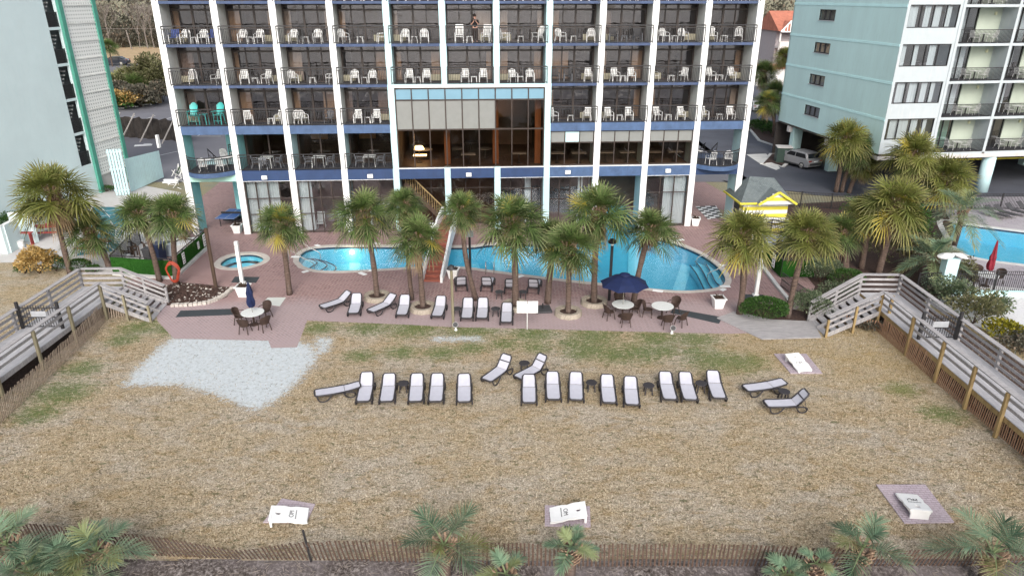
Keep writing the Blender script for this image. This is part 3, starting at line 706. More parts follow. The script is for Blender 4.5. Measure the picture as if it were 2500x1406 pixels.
def window_bay(u0, u1, z, h, flip, w=1.72, ac=True):
    "sliding door wall: transom strip, one wide pane, two narrower panes, low cross bar"
    f = MB(); L = u1 - u0; X = lambda t: u0 + L * (1 - t if flip else t)
    f.b2(u0, w, z + h - .10, u1, w + .10, z + h); f.b2(u0, w, z, u1, w + .10, z + .09); f.b2(u0, w - .01, z + h - .46, u1, w + .09, z + h - .34)
    for t, th in ((0, .1), (.44, .13), (.72, .07), (1, .1)):
        x = X(t); x = min(max(x, u0 + th / 2), u1 - th / 2); f.b2(x - th / 2, w - .02, z, x + th / 2, w + .12, z + h)
    f.b2(u0, w + .005, z + .92, u1, w + .07, z + .975)
    fo = f.build('window', BRONZE, HT)
    MB().quad((u0, w + .05, z), (u1, w + .05, z), (u1, w + .05, z + h), (u0, w + .05, z + h)).build('pane', GLASS, fo)
    # curtains drawn to the sides
    ncur = rw.choice([(0,), (1,), (0, 1), (0, 1), (0, 1)]); c = MB()
    for s in ncur:
        cw = rw.choice([.3, .4, .45, .6, .9, 1.1]) * (1 if rw.random() < .8 else 1.5); n = max(6, int(cw / .045))
        xs = [(u0 + .05 + cw * k / n) if s == 0 else (u1 - .05 - cw * k / n) for k in range(n + 1)]
        for k in range(n):
            ya, yb = w + .22 + (.05 if k % 2 else 0), w + .22 + (0 if k % 2 else .05)
            c.quad((xs[k], ya, z + .1), (xs[k + 1], yb, z + .1), (xs[k + 1], yb, z + h - .42), (xs[k], ya, z + h - .42))
    if c.v: c.build('curtain', rw.choice([CURT, CURT, CURTD, CURTW]), fo)
    if ac:
        b = MB(); x = X(.14); b.b2(x - .42, w - .16, z + .08, x + .42, w - .03, z + .50)
        for k in range(9): b.b2(x - .40 + k * .095, w - .185, z + .12, x - .35 + k * .095, w - .16, z + .46)
        b.build('air_conditioner', AC, HT)
# slabs, railings and windows of the balcony storeys
for zf, zn, row in ((ZT, 20.4, 'T'), (ZA, ZT - .18, 'A'), (ZB, ZA - .18, 'B'), (ZC, ZB - .2, 'C')):
    for i in range(11):
        if row == 'C' and i in (4, 5, 6): continue
        u0, u1 = FL[i] + FW, FL[i + 1]; low = ZC - .58 if row == 'C' else zf - .18
        mt = BLUE if row == 'C' else SLABB
        if row == 'B' and i in (4, 5, 6): mt = LTBLUE
        MB().b2(u0, -.04, low, u1, .14, zf).build('slab_edge', mt, HT)
        MB().b2(u0, .14, zf - .18, u1, 1.72, zf - .01).build('balcony_floor', DARKFLOOR, HT)
        MB().b2(u0, 1.72, zf - .18, u1, 6.5, zf - .005).build('room_floor', ROOM, HT)
        window_bay(u0, u1, zf, (zn - zf), flip=(i % 2 == 1) if row != 'B' else (i % 3 == 1))
        e0 = .16 if i < 6 else -.02; e1 = .02 if i < 4 else .1
        railing(u0 - (.12 if i < 5 else 0), u1 + (.12 if i > 5 else 0), zf, w=-.02 if True else 0)
# big lounge window over bays 5 to 7
u0, u1 = FL[4] + FW, FL[7]; W_ = .10
MB().b2(u0, -.02, 10.53, u1, .10, 10.60).build('slab_edge', WH, HT)
SPAN = M('blue_spandrel_glass', (.17, .31, .40), .25, .05, 1, .02, 20)
f = MB(); zs = [4.86, 7.60, 9.67, 10.47]
for z in zs: f.b2(u0, W_ - .04, z - .05, u1, W_ + .06, z + .05)
for k in range(10):
    x = u0 + (u1 - u0) * k / 9; x = min(max(x, u0 + .05), u1 - .05); f.b2(x - .04, W_ - .06, 4.82, x + .04, W_ + .08, 10.52)
bw = f.build('window', BRONZE, HT); bw['label'] = 'nine-column lounge window with light blue top panels'
cw_ = (u1 - u0) / 9
for k in range(9):
    x0, x1 = u0 + cw_ * k + .04, u0 + cw_ * (k + 1) - .04
    MB().b2(x0, W_, zs[2] + .05, x1, W_ + .03, zs[3] - .05).build('spandrel_panel', SPAN, bw)
    if k < 6: MB().b2(x0, W_ - .01, zs[1] + .05, x1, W_ + .0, zs[2] - .05).build('blind', CURTG if 'CURTG' in globals() else AC, bw)
MB().quad((u0, W_ + .01, zs[0]), (u1, W_ + .01, zs[0]), (u1, W_ + .01, zs[2]), (u0, W_ + .01, zs[2])).build('pane', GLASSD, bw)
LF = M('lounge_floor', (.07, .05, .04), .6, .3, 1, .1, 20); WPI = M('orange_wood', (.22, .09, .035), .5, .25, 2, .1, 20, streak=(3, 3, .3))
MB().b2(u0, .16, 4.62, u1, 9, 4.82).build('lounge_floor', LF, HT); MB().b2(u0, 9, 4.82, u1, 9.2, 10.5).build('lounge_wall', ROOM, HT); MB().b2(u0, .2, 10.3, u1, 9, 10.5).build('lounge_ceiling', ROOMD, HT)
for s in (u0 - .02, u1 - .1): MB().b2(s, .16, 4.82, s + .12, 9, 10.5).build('lounge_wall', ROOMD, HT)
for x in (-4.75, -1.15, 2.0): MB().b2(x - .22, 1.2, 4.82, x + .22, 1.7, 10.3).build('lounge_pillar', WPI, HT)
MB().b2(-1.0, 8.6, 4.82, 1.9, 8.98, 7.4).build('lounge_panel', ROOM, HT)
ltp = None
def lounge_table(x, y, r, label, sq=False):
    t = thing('lounge_table', label, 'table', HW(x, y, 4.82), PSI, 'tables inside the lounge window')
    if sq: MB().box((0, 0, .75), (1.1, .6, .05)).build('table_top', CURTG, t)
    else: MB().lathe([(r, .72), (r, .76)], 20).build('table_top', CURTG, t)
    MB().lathe([(.25, 0), (.25, .04), (.04, .06), (.04, .72)], 8).build('pedestal', BLKMETAL, t)
CURTG = M('grey_blind', (.225, .23, .22), .8, .05, 2, .05, 20)
for q in [o for o in COL.objects if o.name.startswith('blind')]: q.data.materials.clear(); q.data.materials.append(CURTG)
lounge_table(-6.5, 3.2, .55, 'round lounge table behind the glowing lamp'); lounge_table(-7.2, 5.5, .6, 'round lounge table farthest back on the left')
lounge_table(-4.0, 3.5, .5, 'round lounge table just right of the left orange pillar'); lounge_table(-3.0, 6.0, .6, 'far round lounge table in the middle of the window')
lounge_table(-1.9, 3.3, .55, 'round lounge table left of the middle orange pillar'); lounge_table(-3.2, 1.2, .5, 'rectangular lounge table close to the glass between the pillars', True)
lounge_table(.6, 1.3, .5, 'rectangular lounge table close to the glass on the right', True)
t = thing('table_lamp', 'small lit yellow lamp inside the lounge window on the left', 'lamp', HW(-6.9, 2.0, 4.82), PSI)
MB().lathe([(.22, 0), (.22, .05), (.03, .07), (.03, 1.0)], 10).build('lamp_stand', BLKMETAL, t); MB().lathe([(.42, 1.0), (.30, 1.22), (.1, 1.26)], 16).build('lamp_shade', LAMPW, t)
MB().box((.05, .0, .55), (1.0, .5, .05)).build('shelf', LAMPW, t)  # shelf glows as well, the lamp's light on it put into its material
ld = bpy.data.lights.new('lounge_light', 'POINT'); ld.energy = 60; ld.color = (1, .6, .3); ld.shadow_soft_size = .3
lo = bpy.data.objects.new('lounge_light', ld); COL.objects.link(lo); lo.location = HW(-6.6, 2.6, 6.6)
ld2 = ld.copy(); lo = bpy.data.objects.new('lounge_light', ld2); COL.objects.link(lo); lo.location = HW(-1, 5, 8.5); ld2.energy = 110
# navy bands under the second storey
for i in range(1, 10):
    u0, u1 = FL[i] + FW, FL[i + 1]
    if i in (4, 5, 6): u0 = FL[i] + FW; u1 = FL[i + 1]
    MB().b2(u0, -.02, 4.05, u1, .12, 4.80).build('fascia', BLUE if i > 6 else NAVY, HT)
    MB().b2(u0, -.035, 4.02, u1, .0, 4.05).build('fascia_trim', WH, HT) if i in (1, 2, 3, 6, 7, 9) else None
    if i > 3: MB().b2(u0, -.04, 4.80, u1, .10, 4.855).build('fascia_cap', WH, HT)
    MB().b2(u0, .12, 4.05, u1, 6.5, 4.62 if i in (4, 5, 6) else 4.80).build('second_floor_slab', ROOM, HT)
for i, (u, z) in enumerate([(-18.0, 4.32), (-10.4, 4.32), (-3.2, 4.32), (4.15, 4.4), (11.7, 4.4)]):
    b = MB(); b.b2(u - .2, -.2, z - .14, u + .2, -.02, z + .14); b.build('wall_light', WH, HT, bev=.03)
# left bays 2-4: dark rooms behind a railing
for i in (1, 2, 3):
    u0, u1 = FL[i] + FW, FL[i + 1]
    MB().b2(u0, .12, 4.80, u1, 1.9, 4.83).build('balcony_floor', DARKFLOOR, HT)
    railing(u0 - .1, u1, 4.83, w=.0, h=1.12); f = MB()
    for t in (0, .5, 1): x = min(max(u0 + (u1 - u0) * t, u0 + .05), u1 - .05); f.b2(x - .05, 1.9, 4.83, x + .05, 2.0, 7.42)
    f.b2(u0, 1.9, 4.83, u1, 2.0, 4.93); f.b2(u0, 1.9, 7.32, u1, 2.0, 7.42); fo = f.build('window', BRONZE, HT)
    MB().quad((u0, 1.95, 4.83), (u1, 1.95, 4.83), (u1, 1.95, 7.42), (u0, 1.95, 7.42)).build('pane', GLASSD, fo)
    MB().b2(u0 - .3, 6.4, 4.8, u1 + .3, 6.5, 7.5).build('room_back', ROOMD, HT)
    if i > 1: MB().b2(u0 + .2, 5.6, 6.0, u0 + 1.5, 5.7, 7.3).build('room_picture', M('ochre_panel', (.35, .25, .10), .7), HT)
# right bays 8-10: three-pane windows with blinds
for i in (7, 8, 9):
    u0, u1 = FL[i] + FW, FL[i + 1]; f = MB()
    for t in range(4): x = min(max(u0 + (u1 - u0) * t / 3, u0 + .04), u1 - .04); f.b2(x - .035, .12, 4.86, x + .035, .22, 7.42)
    for z in (4.9, 6.55, 7.38): f.b2(u0, .13, z - .04, u1, .21, z + .04)
    fo = f.build('window', BRONZE, HT)
    for k in range(3):
        x0 = u0 + (u1 - u0) * k / 3 + .04; x1 = u0 + (u1 - u0) * (k + 1) / 3 - .04
        MB().b2(x0, .15, 6.6, x1, .18, 7.34).build('blind', LTBLUE if (i == 7 and k == 1) else CURTG, fo)
    MB().quad((u0, .17, 4.86), (u1, .17, 4.86), (u1, .17, 6.55), (u0, .17, 6.55)).build('pane', GLASSD, fo)
    MB().b2(u0 - .3, 6.4, 4.8, u1 + .3, 6.5, 7.5).build('room_back', ROOMD, HT)
    for k, x in enumerate((u0 + .7, u1 - .9)):
        t = thing('restaurant_table', ['left', 'right'][k] + ' pale table behind the dark glass, ' + ['eighth', 'ninth', 'tenth'][i - 7] + ' bay of the second storey', 'table', HW(x, 1.3, 4.82), PSI, 'tables behind the dark windows')
        MB().box((0, 0, .75), (1.1, .7, .05)).build('table_top', CURTG, t); MB().lathe([(.25, 0), (.04, .06), (.04, .72)], 8).build('pedestal', BLKMETAL, t)
# open end bays: curved balcony, round-fronted slab
def curved(i, faz, bel):
    u0, u1 = FL[i] + FW, FL[i + 1]; n = 14; L = u1 - u0
    sk = .42 if i == 0 else .62
    arc = [(u0 - .02 + (L + .04) * k / n, -1.15 * math.sin(PI * (k / n) ** (1 if i else .85)) ** .75 + .05) for k in range(n + 1)]
    MB().prism(arc + [(u1, 2.2), (u0, 2.2)], 4.62, 4.82).build('curved_floor', DARKFLOOR, HT)
    b = MB(); o_ = [(x, y - .04) for x, y in arc]
    for (p, q) in zip(o_[:-1], o_[1:]): b.quad((*p, 4.55), (*q, 4.55), (*q, 4.86), (*p, 4.86)); b.quad((*p, 4.86), (*q, 4.86), (q[0], q[1] + .1, 4.86), (p[0], p[1] + .1, 4.86))
    b.build('curved_edge', BLUE, HT)
    MB().b2(u0, -.02, 4.05, u1, .2, 4.60).build('fascia', faz, HT)
    MB().b2(u0, .2, 4.3, u1, 2.2, 4.6).build('balcony_slab', bel, HT)
    railing(u0, u1, 4.84, pts=[(x, y + .04) for x, y in arc], h=1.12)
    # second-storey passage behind, carried by turquoise columns
    MB().b2(u0, 2.2, 4.3, u0 + L, 4.2, 4.8).build('passage_slab', bel, HT)
    for (x, y) in (((u0 + 1.75, 4.4), (u0 + 2.05, 7.4)) if i == 0 else ((u1 - 2.2, 4.4), (u1 - 2.35, 7.4))):
        MB().b2(x - .19, y - .19, .0, x + .19, y + .19, 7.42).build('column', LTBLUE if i else TURQ, HT)
        MB().b2(x - .23, y - .23, .0, x + .23, y + .23, .12).build('column_base', NAVY, HT)
    railing(0, 0, 4.8, pts=[(u1 - 1.6, 4.2), (u1, 4.2)] if i == 0 else [(u0, 4.2), (u0 + 1.3, 4.2)], h=1.1)
    # stair flights with grey stringers going down to the yard
    xa = u0 + .55 if i == 0 else u1 - .75
    b = MB(); s_ = 1 if i == 0 else -1
    for k in range(9): b.b2(xa - .45, 4.3 + k * .42, 4.5 - k * .27, xa + .45, 4.72 + k * .42, 4.55 - k * .27)
    b.build('stair', CONC, HT); b = MB()
    for sx in (-.5, .5):
        b.bar((xa + sx, 4.2, 5.6), (xa + sx, 8.2, 3.1), .05, .06); b.bar((xa + sx, 4.2, 5.2), (xa + sx, 8.2, 2.7), .03, .03)
        for k in range(5): b.b2(xa + sx - .02, 4.25 + k * .98, 4.55 - k * .6, xa + sx + .02, 4.29 + k * .98, 5.6 - k * .61)
    b.build('stair_rail', BLKMETAL, HT)
curved(0, M('mint_fascia', (.42, .68, .60), .7, .05), LTBLUE); curved(10, NAVY, NAVY)
# ground storey
def glazed(i, w, nx, zr, back=None, curt=None, pane=None):
    u0, u1 = FL[i] + FW, FL[i + 1]; f = MB()
    for t in range(nx + 1): x = min(max(u0 + (u1 - u0) * t / nx, u0 + .05), u1 - .05); f.b2(x - .04, w, .02, x + .04, w + .1, 4.03)
    for z in zr: f.b2(u0, w + .01, z - .03, u1, w + .09, z + .03)
    fo = f.build('window', BRONZE, HT)
    MB().quad((u0, w + .05, .02), (u1, w + .05, .02), (u1, w + .05, 4.03), (u0, w + .05, 4.03)).build('pane', pane or GLASSC, fo)
    if curt:
        c = MB(); a, e = curt; xa, xb = u0 + (u1 - u0) * a, u0 + (u1 - u0) * e; n = int((xb - xa) / .06)
        for k in range(n):
            ya, yb = w + .35 + (.07 if k % 2 else 0), w + .35 + (0 if k % 2 else .07)
            c.quad((xa + .06 * k, ya, .1), (xa + .06 * k + .06, yb, .1), (xa + .06 * k + .06, yb, 3.95), (xa + .06 * k, ya, 3.95))
        c.build('curtain', CURTW, fo)
    return fo
glazed(1, .12, 4, (.1, 1.5, 2.7, 3.98), curt=(.02, .72)); glazed(2, .12, 4, (.1, 1.5, 2.7, 3.98), curt=(.0, .3)); glazed(3, .5, 3, (.1, 2.7, 3.98))
glazed(4, 1.6, 3, (.1, 2.9, 3.98), pane=GLASSD); glazed(5, 1.6, 3, (.1, 2.9, 3.98), pane=GLASSD); glazed(6, 1.2, 4, (.1, 2.9, 3.98), pane=GLASSC, curt=(.6, .75)); glazed(7, .5, 4, (.1, 2.2, 3.98), curt=(.7, .82))
glazed(9, .12, 3, (.1, 2.7, 3.98), curt=(.45, .98))
MB().b2(FL[1], 6.4, 0, FL[10] + FW, 6.6, 4.05).build('ground_rear_wall', ROOM, HT)
MB().b2(FL[7] + .2, 2.0, 0, FL[7] + FW, 6.4, 4.05).build('ground_partition', ROOM, HT)
MB().b2(FL[1] + .1, 1.9, 0, FL[1] + .3, 6.4, 4.05).build('ground_partition', TURQ, HT); MB().b2(FL[10] + .1, 1.9, 0, FL[10] + .3, 6.4, 4.05).build('ground_partition', LTBLUE, HT)
MB().b2(-19.0, 4.5, 2.0, -18.4, 4.6, 2.1).build('ground_shelf', WH, HT)
MB().b2(-22.0, 7.6, 0, -20.2, 7.9, 4.3).build('turquoise_wall', TURQ, HT)
# dark timber stair inside bays 5/6
b = MB(); sx0, sz0, sx1, sz1 = -7.9, 4.0, -5.4, .8
for k in range(10): t = k / 10; b.b2(-8.0 + 2.9 * t, .9, 3.6 - 3.2 * t, -7.65 + 2.9 * t, 1.5, 3.7 - 3.2 * t)
b.bar((-8.0, .85, 3.5), (-5.0, .85, .3), .08, .3); b.build('indoor_stair', DWD, HT)
b = MB()
for k in range(18): t = k / 18; x = -8.1 + 3.1 * t; z = 3.7 - 3.3 * t; b.bar((x, .83, z), (x, .83, z + 1.0), .035, .035)
b.bar((-8.1, .83, 4.0 + .7), (-5.0, .83, .4 + 1.0), .06, .08); b.build('stair_balustrade', POST, HT)
# ================================================================= balcony furniture
GC = 'white plastic chairs on the hotel balconies'
def chair(kind, mat, name='balcony_chair', leg=None):
    t = thing(name, 'chair', 'chair'); leg = leg or mat
    W2, D2, zs_ = .25, .23, .42
    if kind == 'low': zs_ = .38
    if kind == 'tall': zs_ = .72
    s = MB()
    if kind in ('adir', 'tall'):
        for k in range(5): s.box((0, -.22 + .11 * k, zs_ - .03 * k), (.52, .09, .03))
    elif kind == 'metal':
        for k in range(7): s.box((-.21 + .07 * k, 0, zs_), (.035, .46, .03))
        s.box((0, -.23, zs_), (.5, .03, .04)); s.box((0, .23, zs_), (.5, .03, .04))
    else: s.box((0, 0, zs_), (.50, .47, .045), tap=.97)
    s.build('seat', mat, t, bev=.012 if kind in ('arch', 'square') else 0)
    b = MB(); lean = .12; H_ = {'arch': .50, 'square': .46, 'rock': .72, 'adir': .72, 'tall': .78, 'metal': .58, 'sling': .5}[kind]
    P_ = lambda x, h: (x, .22 + lean * h / .5 + (.16 * h if kind in ('adir', 'tall') else 0), zs_ + h)
    if kind == 'arch':
        pts = [P_(-.24, 0), P_(-.27, .18), P_(-.25, .34), P_(-.17, .45), P_(0, H_), P_(.17, .45), P_(.25, .34), P_(.27, .18), P_(.24, 0)]
        b.tube(pts, .03, 5)
        for k in range(5): x = -.17 + .085 * k; b.bar(P_(x * .85, .02), P_(x * 1.12, .47 - abs(x) * .45), .052, .02)
        b.bar(P_(-.25, .40 - .05), P_(.25, .35), .02, .05); b.bar(P_(-.2, .09), P_(.2, .09), .02, .05)
    elif kind == 'square':
        b.bar(P_(-.23, 0), P_(-.21, H_), .045); b.bar(P_(.23, 0), P_(.21, H_), .045); b.bar(P_(-.23, H_), P_(.23, H_), .03, .12)
        for k in range(4): x = -.135 + .09 * k; b.bar(P_(x, .03), P_(x, H_), .06, .02)
        b.bar(P_(-.2, .12), P_(.2, .12), .02, .05)
    elif kind == 'rock':
        b.bar(P_(-.25, 0), P_(-.25, H_), .05); b.bar(P_(.25, 0), P_(.25, H_), .05); b.bar(P_(-.27, H_), P_(.27, H_), .03, .12)
        b.bar(P_(-.25, .1), P_(.25, .1), .03, .06)
        for k in range(6): x = -.19 + .076 * k; b.bar(P_(x, .1), P_(x, H_), .045, .02)
    elif kind in ('adir', 'tall'):
        for k in range(7): x = -.225 + .075 * k; b.bar(P_(x * .85, -.03), P_(x * 1.1, H_ - 3.4 * x * x), .066, .02)
        b.bar(P_(-.22, .15), P_(.22, .15), .03, .05)
    elif kind == 'metal':
        b.tube([P_(-.22, 0), P_(-.24, .35), P_(-.17, .54), P_(0, .58), P_(.17, .54), P_(.24, .35), P_(.22, 0)], .018, 5)
        for k in range(6): x = -.17 + .068 * k; b.bar(P_(x, .0), P_(x, .56 - 1.2 * x * x), .034, .014)
    else:
        b.bar(P_(-.24, 0), P_(-.24, H_), .03); b.bar(P_(.24, 0), P_(.24, H_), .03)
        for k in range(7): b.bar(P_(-.23, .04 + .07 * k), P_(.23, .04 + .07 * k), .012, .055)
    b.build('backrest', mat, t)
    for s_ in (-1, 1):
        a = MB()
        ah = zs_ + .21
        if kind in ('adir', 'tall'): a.box((s_ * .31, -.03, ah), (.13, .62, .03))
        else: a.tube([(s_ * .26, .26, ah + .03), (s_ * .29, .05, ah + .02), (s_ * .29, -.18, ah), (s_ * .28, -.25, ah - .05)], .024 if kind != 'metal' else .014, 5)
        a.build('armrest', mat, t)
        for fy in (-1, 1):
            top = (s_ * .28, -.24, ah - .03) if fy < 0 else (s_ * .24, .24, zs_ + .02)
            MB().bar(top, (s_ * .28, -.27 if fy < 0 else .33, 0), .05 if kind != 'metal' else .028).build('leg', leg, t)
    if kind == 'rock':
        for s_ in (-1, 1): MB().tube([(s_ * .27, -.42, .06), (s_ * .27, -.1, .0), (s_ * .27, .25, .02), (s_ * .27, .5, .1)], .03, 4).build('rocker', mat, t)
    if kind == 'tall': MB().box((0, -.24, .3), (.5, .05, .03)).build('footrest', mat, t)
    return Proto(t)
def stable(mat, h=.42, w=.42, name='side_table'):
    t = thing(name, 'table', 'table'); MB().box((0, 0, h), (w, w, .035)).build('table_top', mat, t, bev=.01)
    for sx in (-1, 1):
        for sy in (-1, 1): MB().bar((sx * (w / 2 - .05), sy * (w / 2 - .05), h), (sx * (w / 2 - .01), sy * (w / 2 - .01), 0), .045).build('leg', mat, t)
    return Proto(t)
ARC = chair('arch', PLW); SQ = chair('square', PLW); ROC = chair('rock', PLW, 'rocking_chair'); ADI = chair('adir', PLW, 'adirondack_chair')
MET = chair('metal', PLW, 'metal_chair'); BLS = chair('sling', PLB, 'sling_chair', PLW); TEA = chair('tall', PLT, 'tall_chair'); GRY = chair('arch', PLG); DSL = chair('sling', DKS, 'sling_chair', PLG)
TW = stable(PLW); TT = stable(PLT, .75, .5, 'tall_table'); TDK = stable(PLG)
KN = {'a': (ARC, 'white arched-back chair'), 's': (SQ, 'white square-back chair'), 'r': (ROC, 'white rocking chair'), 'd': (ADI, 'white slatted deck chair'), 'm': (MET, 'white metal lace chair'), 'b': (BLS, 'blue sling chair'),
      't': (TEA, 'tall teal chair'), 'g': (GRY, 'grey arched chair'), 'k': (DSL, 'dark sling chair'), 'w': (TW, 'small white table'), 'T': (TT, 'tall teal table'), 'K': (TDK, 'small dark table')}
ROWS = {
 'T': [(3,'s.3 w.5 s.7'),(4,'s.25 s.7'),(5,'s.3 w.5 s.75'),(6,'s.2 w.45 s.8'),(7,'s.3 s.7'),(8,'s.2 s.6'),(9,'m.3 w.5 m.75'),(10,'m.3 w.5 m.75')],
 'A': [(0,'b.12 a.34 w.52 a.70 b.92'),(1,'a.36 w.52 a.70'),(2,'a.25 w.50 a.74'),(3,'a.14:40 w.48 a.92:-70'),(4,'a.28 w.47 a.68'),(5,'r.28 w.50 r.86:-15'),(6,'d.12:75 w.47 d.84:-50'),(7,'a.2:30 w.48 a.86:-8'),
       (8,'k.2 K.45 k.75'),(9,'a.2:20 w.42 a.62:12'),(10,'m.14 w.4 m.72:-20')],
 'B': [(0,'m.36:15 m.84:-35'),(1,'s.28:8 w.5 s.74:-15'),(2,'a.14:30 w.55 s.93:-60'),(3,'a.30 w.5 a.68'),(4,'s.32 w.5 s.69'),(5,'s.38 w.58 s.78'),(6,'a.3:10 w.47 a.68'),(7,'k.1 k.38 s.84'),(8,'s.3:10 w.47 s.66'),(9,'m.04:15 w.42 s.70:-45'),(10,'s.18:10 w.40 s.66')],
 'C': [(0,'t.22 T.45 t.76:-10'),(1,'s.24:22 w.72 s.9:-15'),(2,'a.14:20 a.26:35 g.82:-15'),(3,'s.3 w.5 s.70'),(7,'s.08:30 w.47 s.85:-15'),(8,'s.2:12 w.45 s.66'),(9,'s.18:8 w.43 s.72'),(10,'s.12:15 w.48 s.75')]}
RN = {'T': 'cut-off top row', 'A': 'upper row', 'B': 'middle row', 'C': 'lower row'}; ZR = {'T': ZT, 'A': ZA, 'B': ZB, 'C': ZC}
for rk, rows in ROWS.items():
    for bay, spec in rows:
        u0, u1 = FL[bay] + FW, FL[bay + 1]; its = []
        for q in spec.split():
            k = q[0]; f, _, an = q[1:].partition(':'); its.append((k, float(f), float(an or 0)))
        for j, (k, f, an) in enumerate(its):
            same = [n for n, v in enumerate(its) if v[0] == k]
            posn = '' if len(same) == 1 else ['left ', 'right '][same.index(j)]
            pr, nm = KN[k]; wv = .62 if k in 'wTK' else .68
            lab = f'{posn}{nm} on the {ORD[bay]} balcony from the left, {RN[rk]}'
            pr.put(HW(u0 + f * (u1 - u0), wv + rw.uniform(-.06, .06), ZR[rk]), PSI + R(an + rw.uniform(-4, 4)), lab, GC if k in 'as' else ('white side tables on the hotel balconies' if k == 'w' else f'{nm}s on the hotel balconies'))
# second-storey terraces
def rtable(mat, h=.74, r=.55, name='round_table', ped=BLKMETAL):
    t = thing(name, 'table', 'table'); MB().lathe([(0, h - .03), (r, h - .03), (r + .01, h - .01), (r, h), (0, h)], 24).build('table_top', mat, t)
    MB().lathe([(.26, 0), (.24, .04), (.06, .10), (.05, h - .03)], 12).build('pedestal', ped, t); return Proto(t)
RT = rtable(PLW, .74, .45); gx = 'white metal chairs on the curved terraces'
for u, w, an, l in [(-22.1, -.25, 190, 'white metal chair at the left of the left curved terrace'), (-20.9, -.1, 170, 'white metal chair at the right of the left curved terrace'), (-21.6, 3.0, 180, 'white metal chair deep inside the left curved terrace'),
                    (14.9, -.1, 190, 'white metal chair at the left of the right curved terrace'), (16.2, -.05, 165, 'white metal chair at the right of the right curved terrace')]:
    MET.put(HW(u, w, 4.82), PSI + R(an), l, gx, 1.1)
for u, w, l in [(-22.3, .55, 'round white table at the left front of the left curved terrace'), (-21.0, 1.5, 'round white table in the middle of the left curved terrace'), (-20.7, 3.0, 'round white table farthest back on the left curved terrace'), (14.3, 1.6, 'round white table on the right curved terrace')]:
    RT.put(HW(u, w, 4.82), 0, l, 'round white tables on the curved terraces')
SQT = stable(TBLT, .74, .9, 'terrace_table')
for i, u in enumerate((-18.0, -14.2, -10.5)):
    SQT.put(HW(u, .95, 4.83), PSI, f'pale table on the dark second-storey terrace, {ORD[i+1]} bay from the left', 'tables on the dark second-storey terraces')
    for s_, an in ((-.75, 100), (.8, -95), (0, 180)):
        if s_ == 0 and i: continue
        GRY.put(HW(u + s_, .95 if s_ else .3, 4.83), PSI + R(an), f'{"left" if s_ < 0 else "right" if s_ > 0 else "front"} grey chair at the terrace table in the {ORD[i+1]} bay from the left', 'grey chairs on the second-storey terraces')
for i, u in enumerate((-14.6, -13.0, -11.0)):
    ROC.put(HW(u, 1.2, .02), PSI, ['white rocking chair behind the ground-floor glass, left of three', 'white rocking chair behind the ground-floor glass, middle of three', 'white rocking chair behind the ground-floor glass, right of three'][i], 'rocking chairs behind the ground-floor glass')
# ping-pong table
tc2 = G(566, 522, .76); t = thing('table_tennis_table', 'blue table tennis table under the left end of the hotel', 'game table', (tc2[0], tc2[1], .012), PSI + R(-6))
for s_ in (-.69, .69): MB().box((0, s_, .75), (1.52, 1.36, .03)).build('table_top', TABB, t)
MB().box((0, 0, .84), (1.7, .015, .15)).build('net', BLKMETAL, t)
b = MB(); 
for x in (-.76, .76, 0): b.box((x, 0, .768), (.02, 2.74, .004))
for y in (-1.36, 1.36): b.box((0, y, .768), (1.52, .02, .004))
b.build('line_marking', LINE, t)
for x in (-.6, .6):
    for y in (-.9, .9): MB().bar((x, y, .74), (x, y, 0), .05).build('leg', BLKMETAL, t)
MB().box((0, 0, .35), (1.2, .9, .06)).build('undercarriage', BLKMETAL, t)
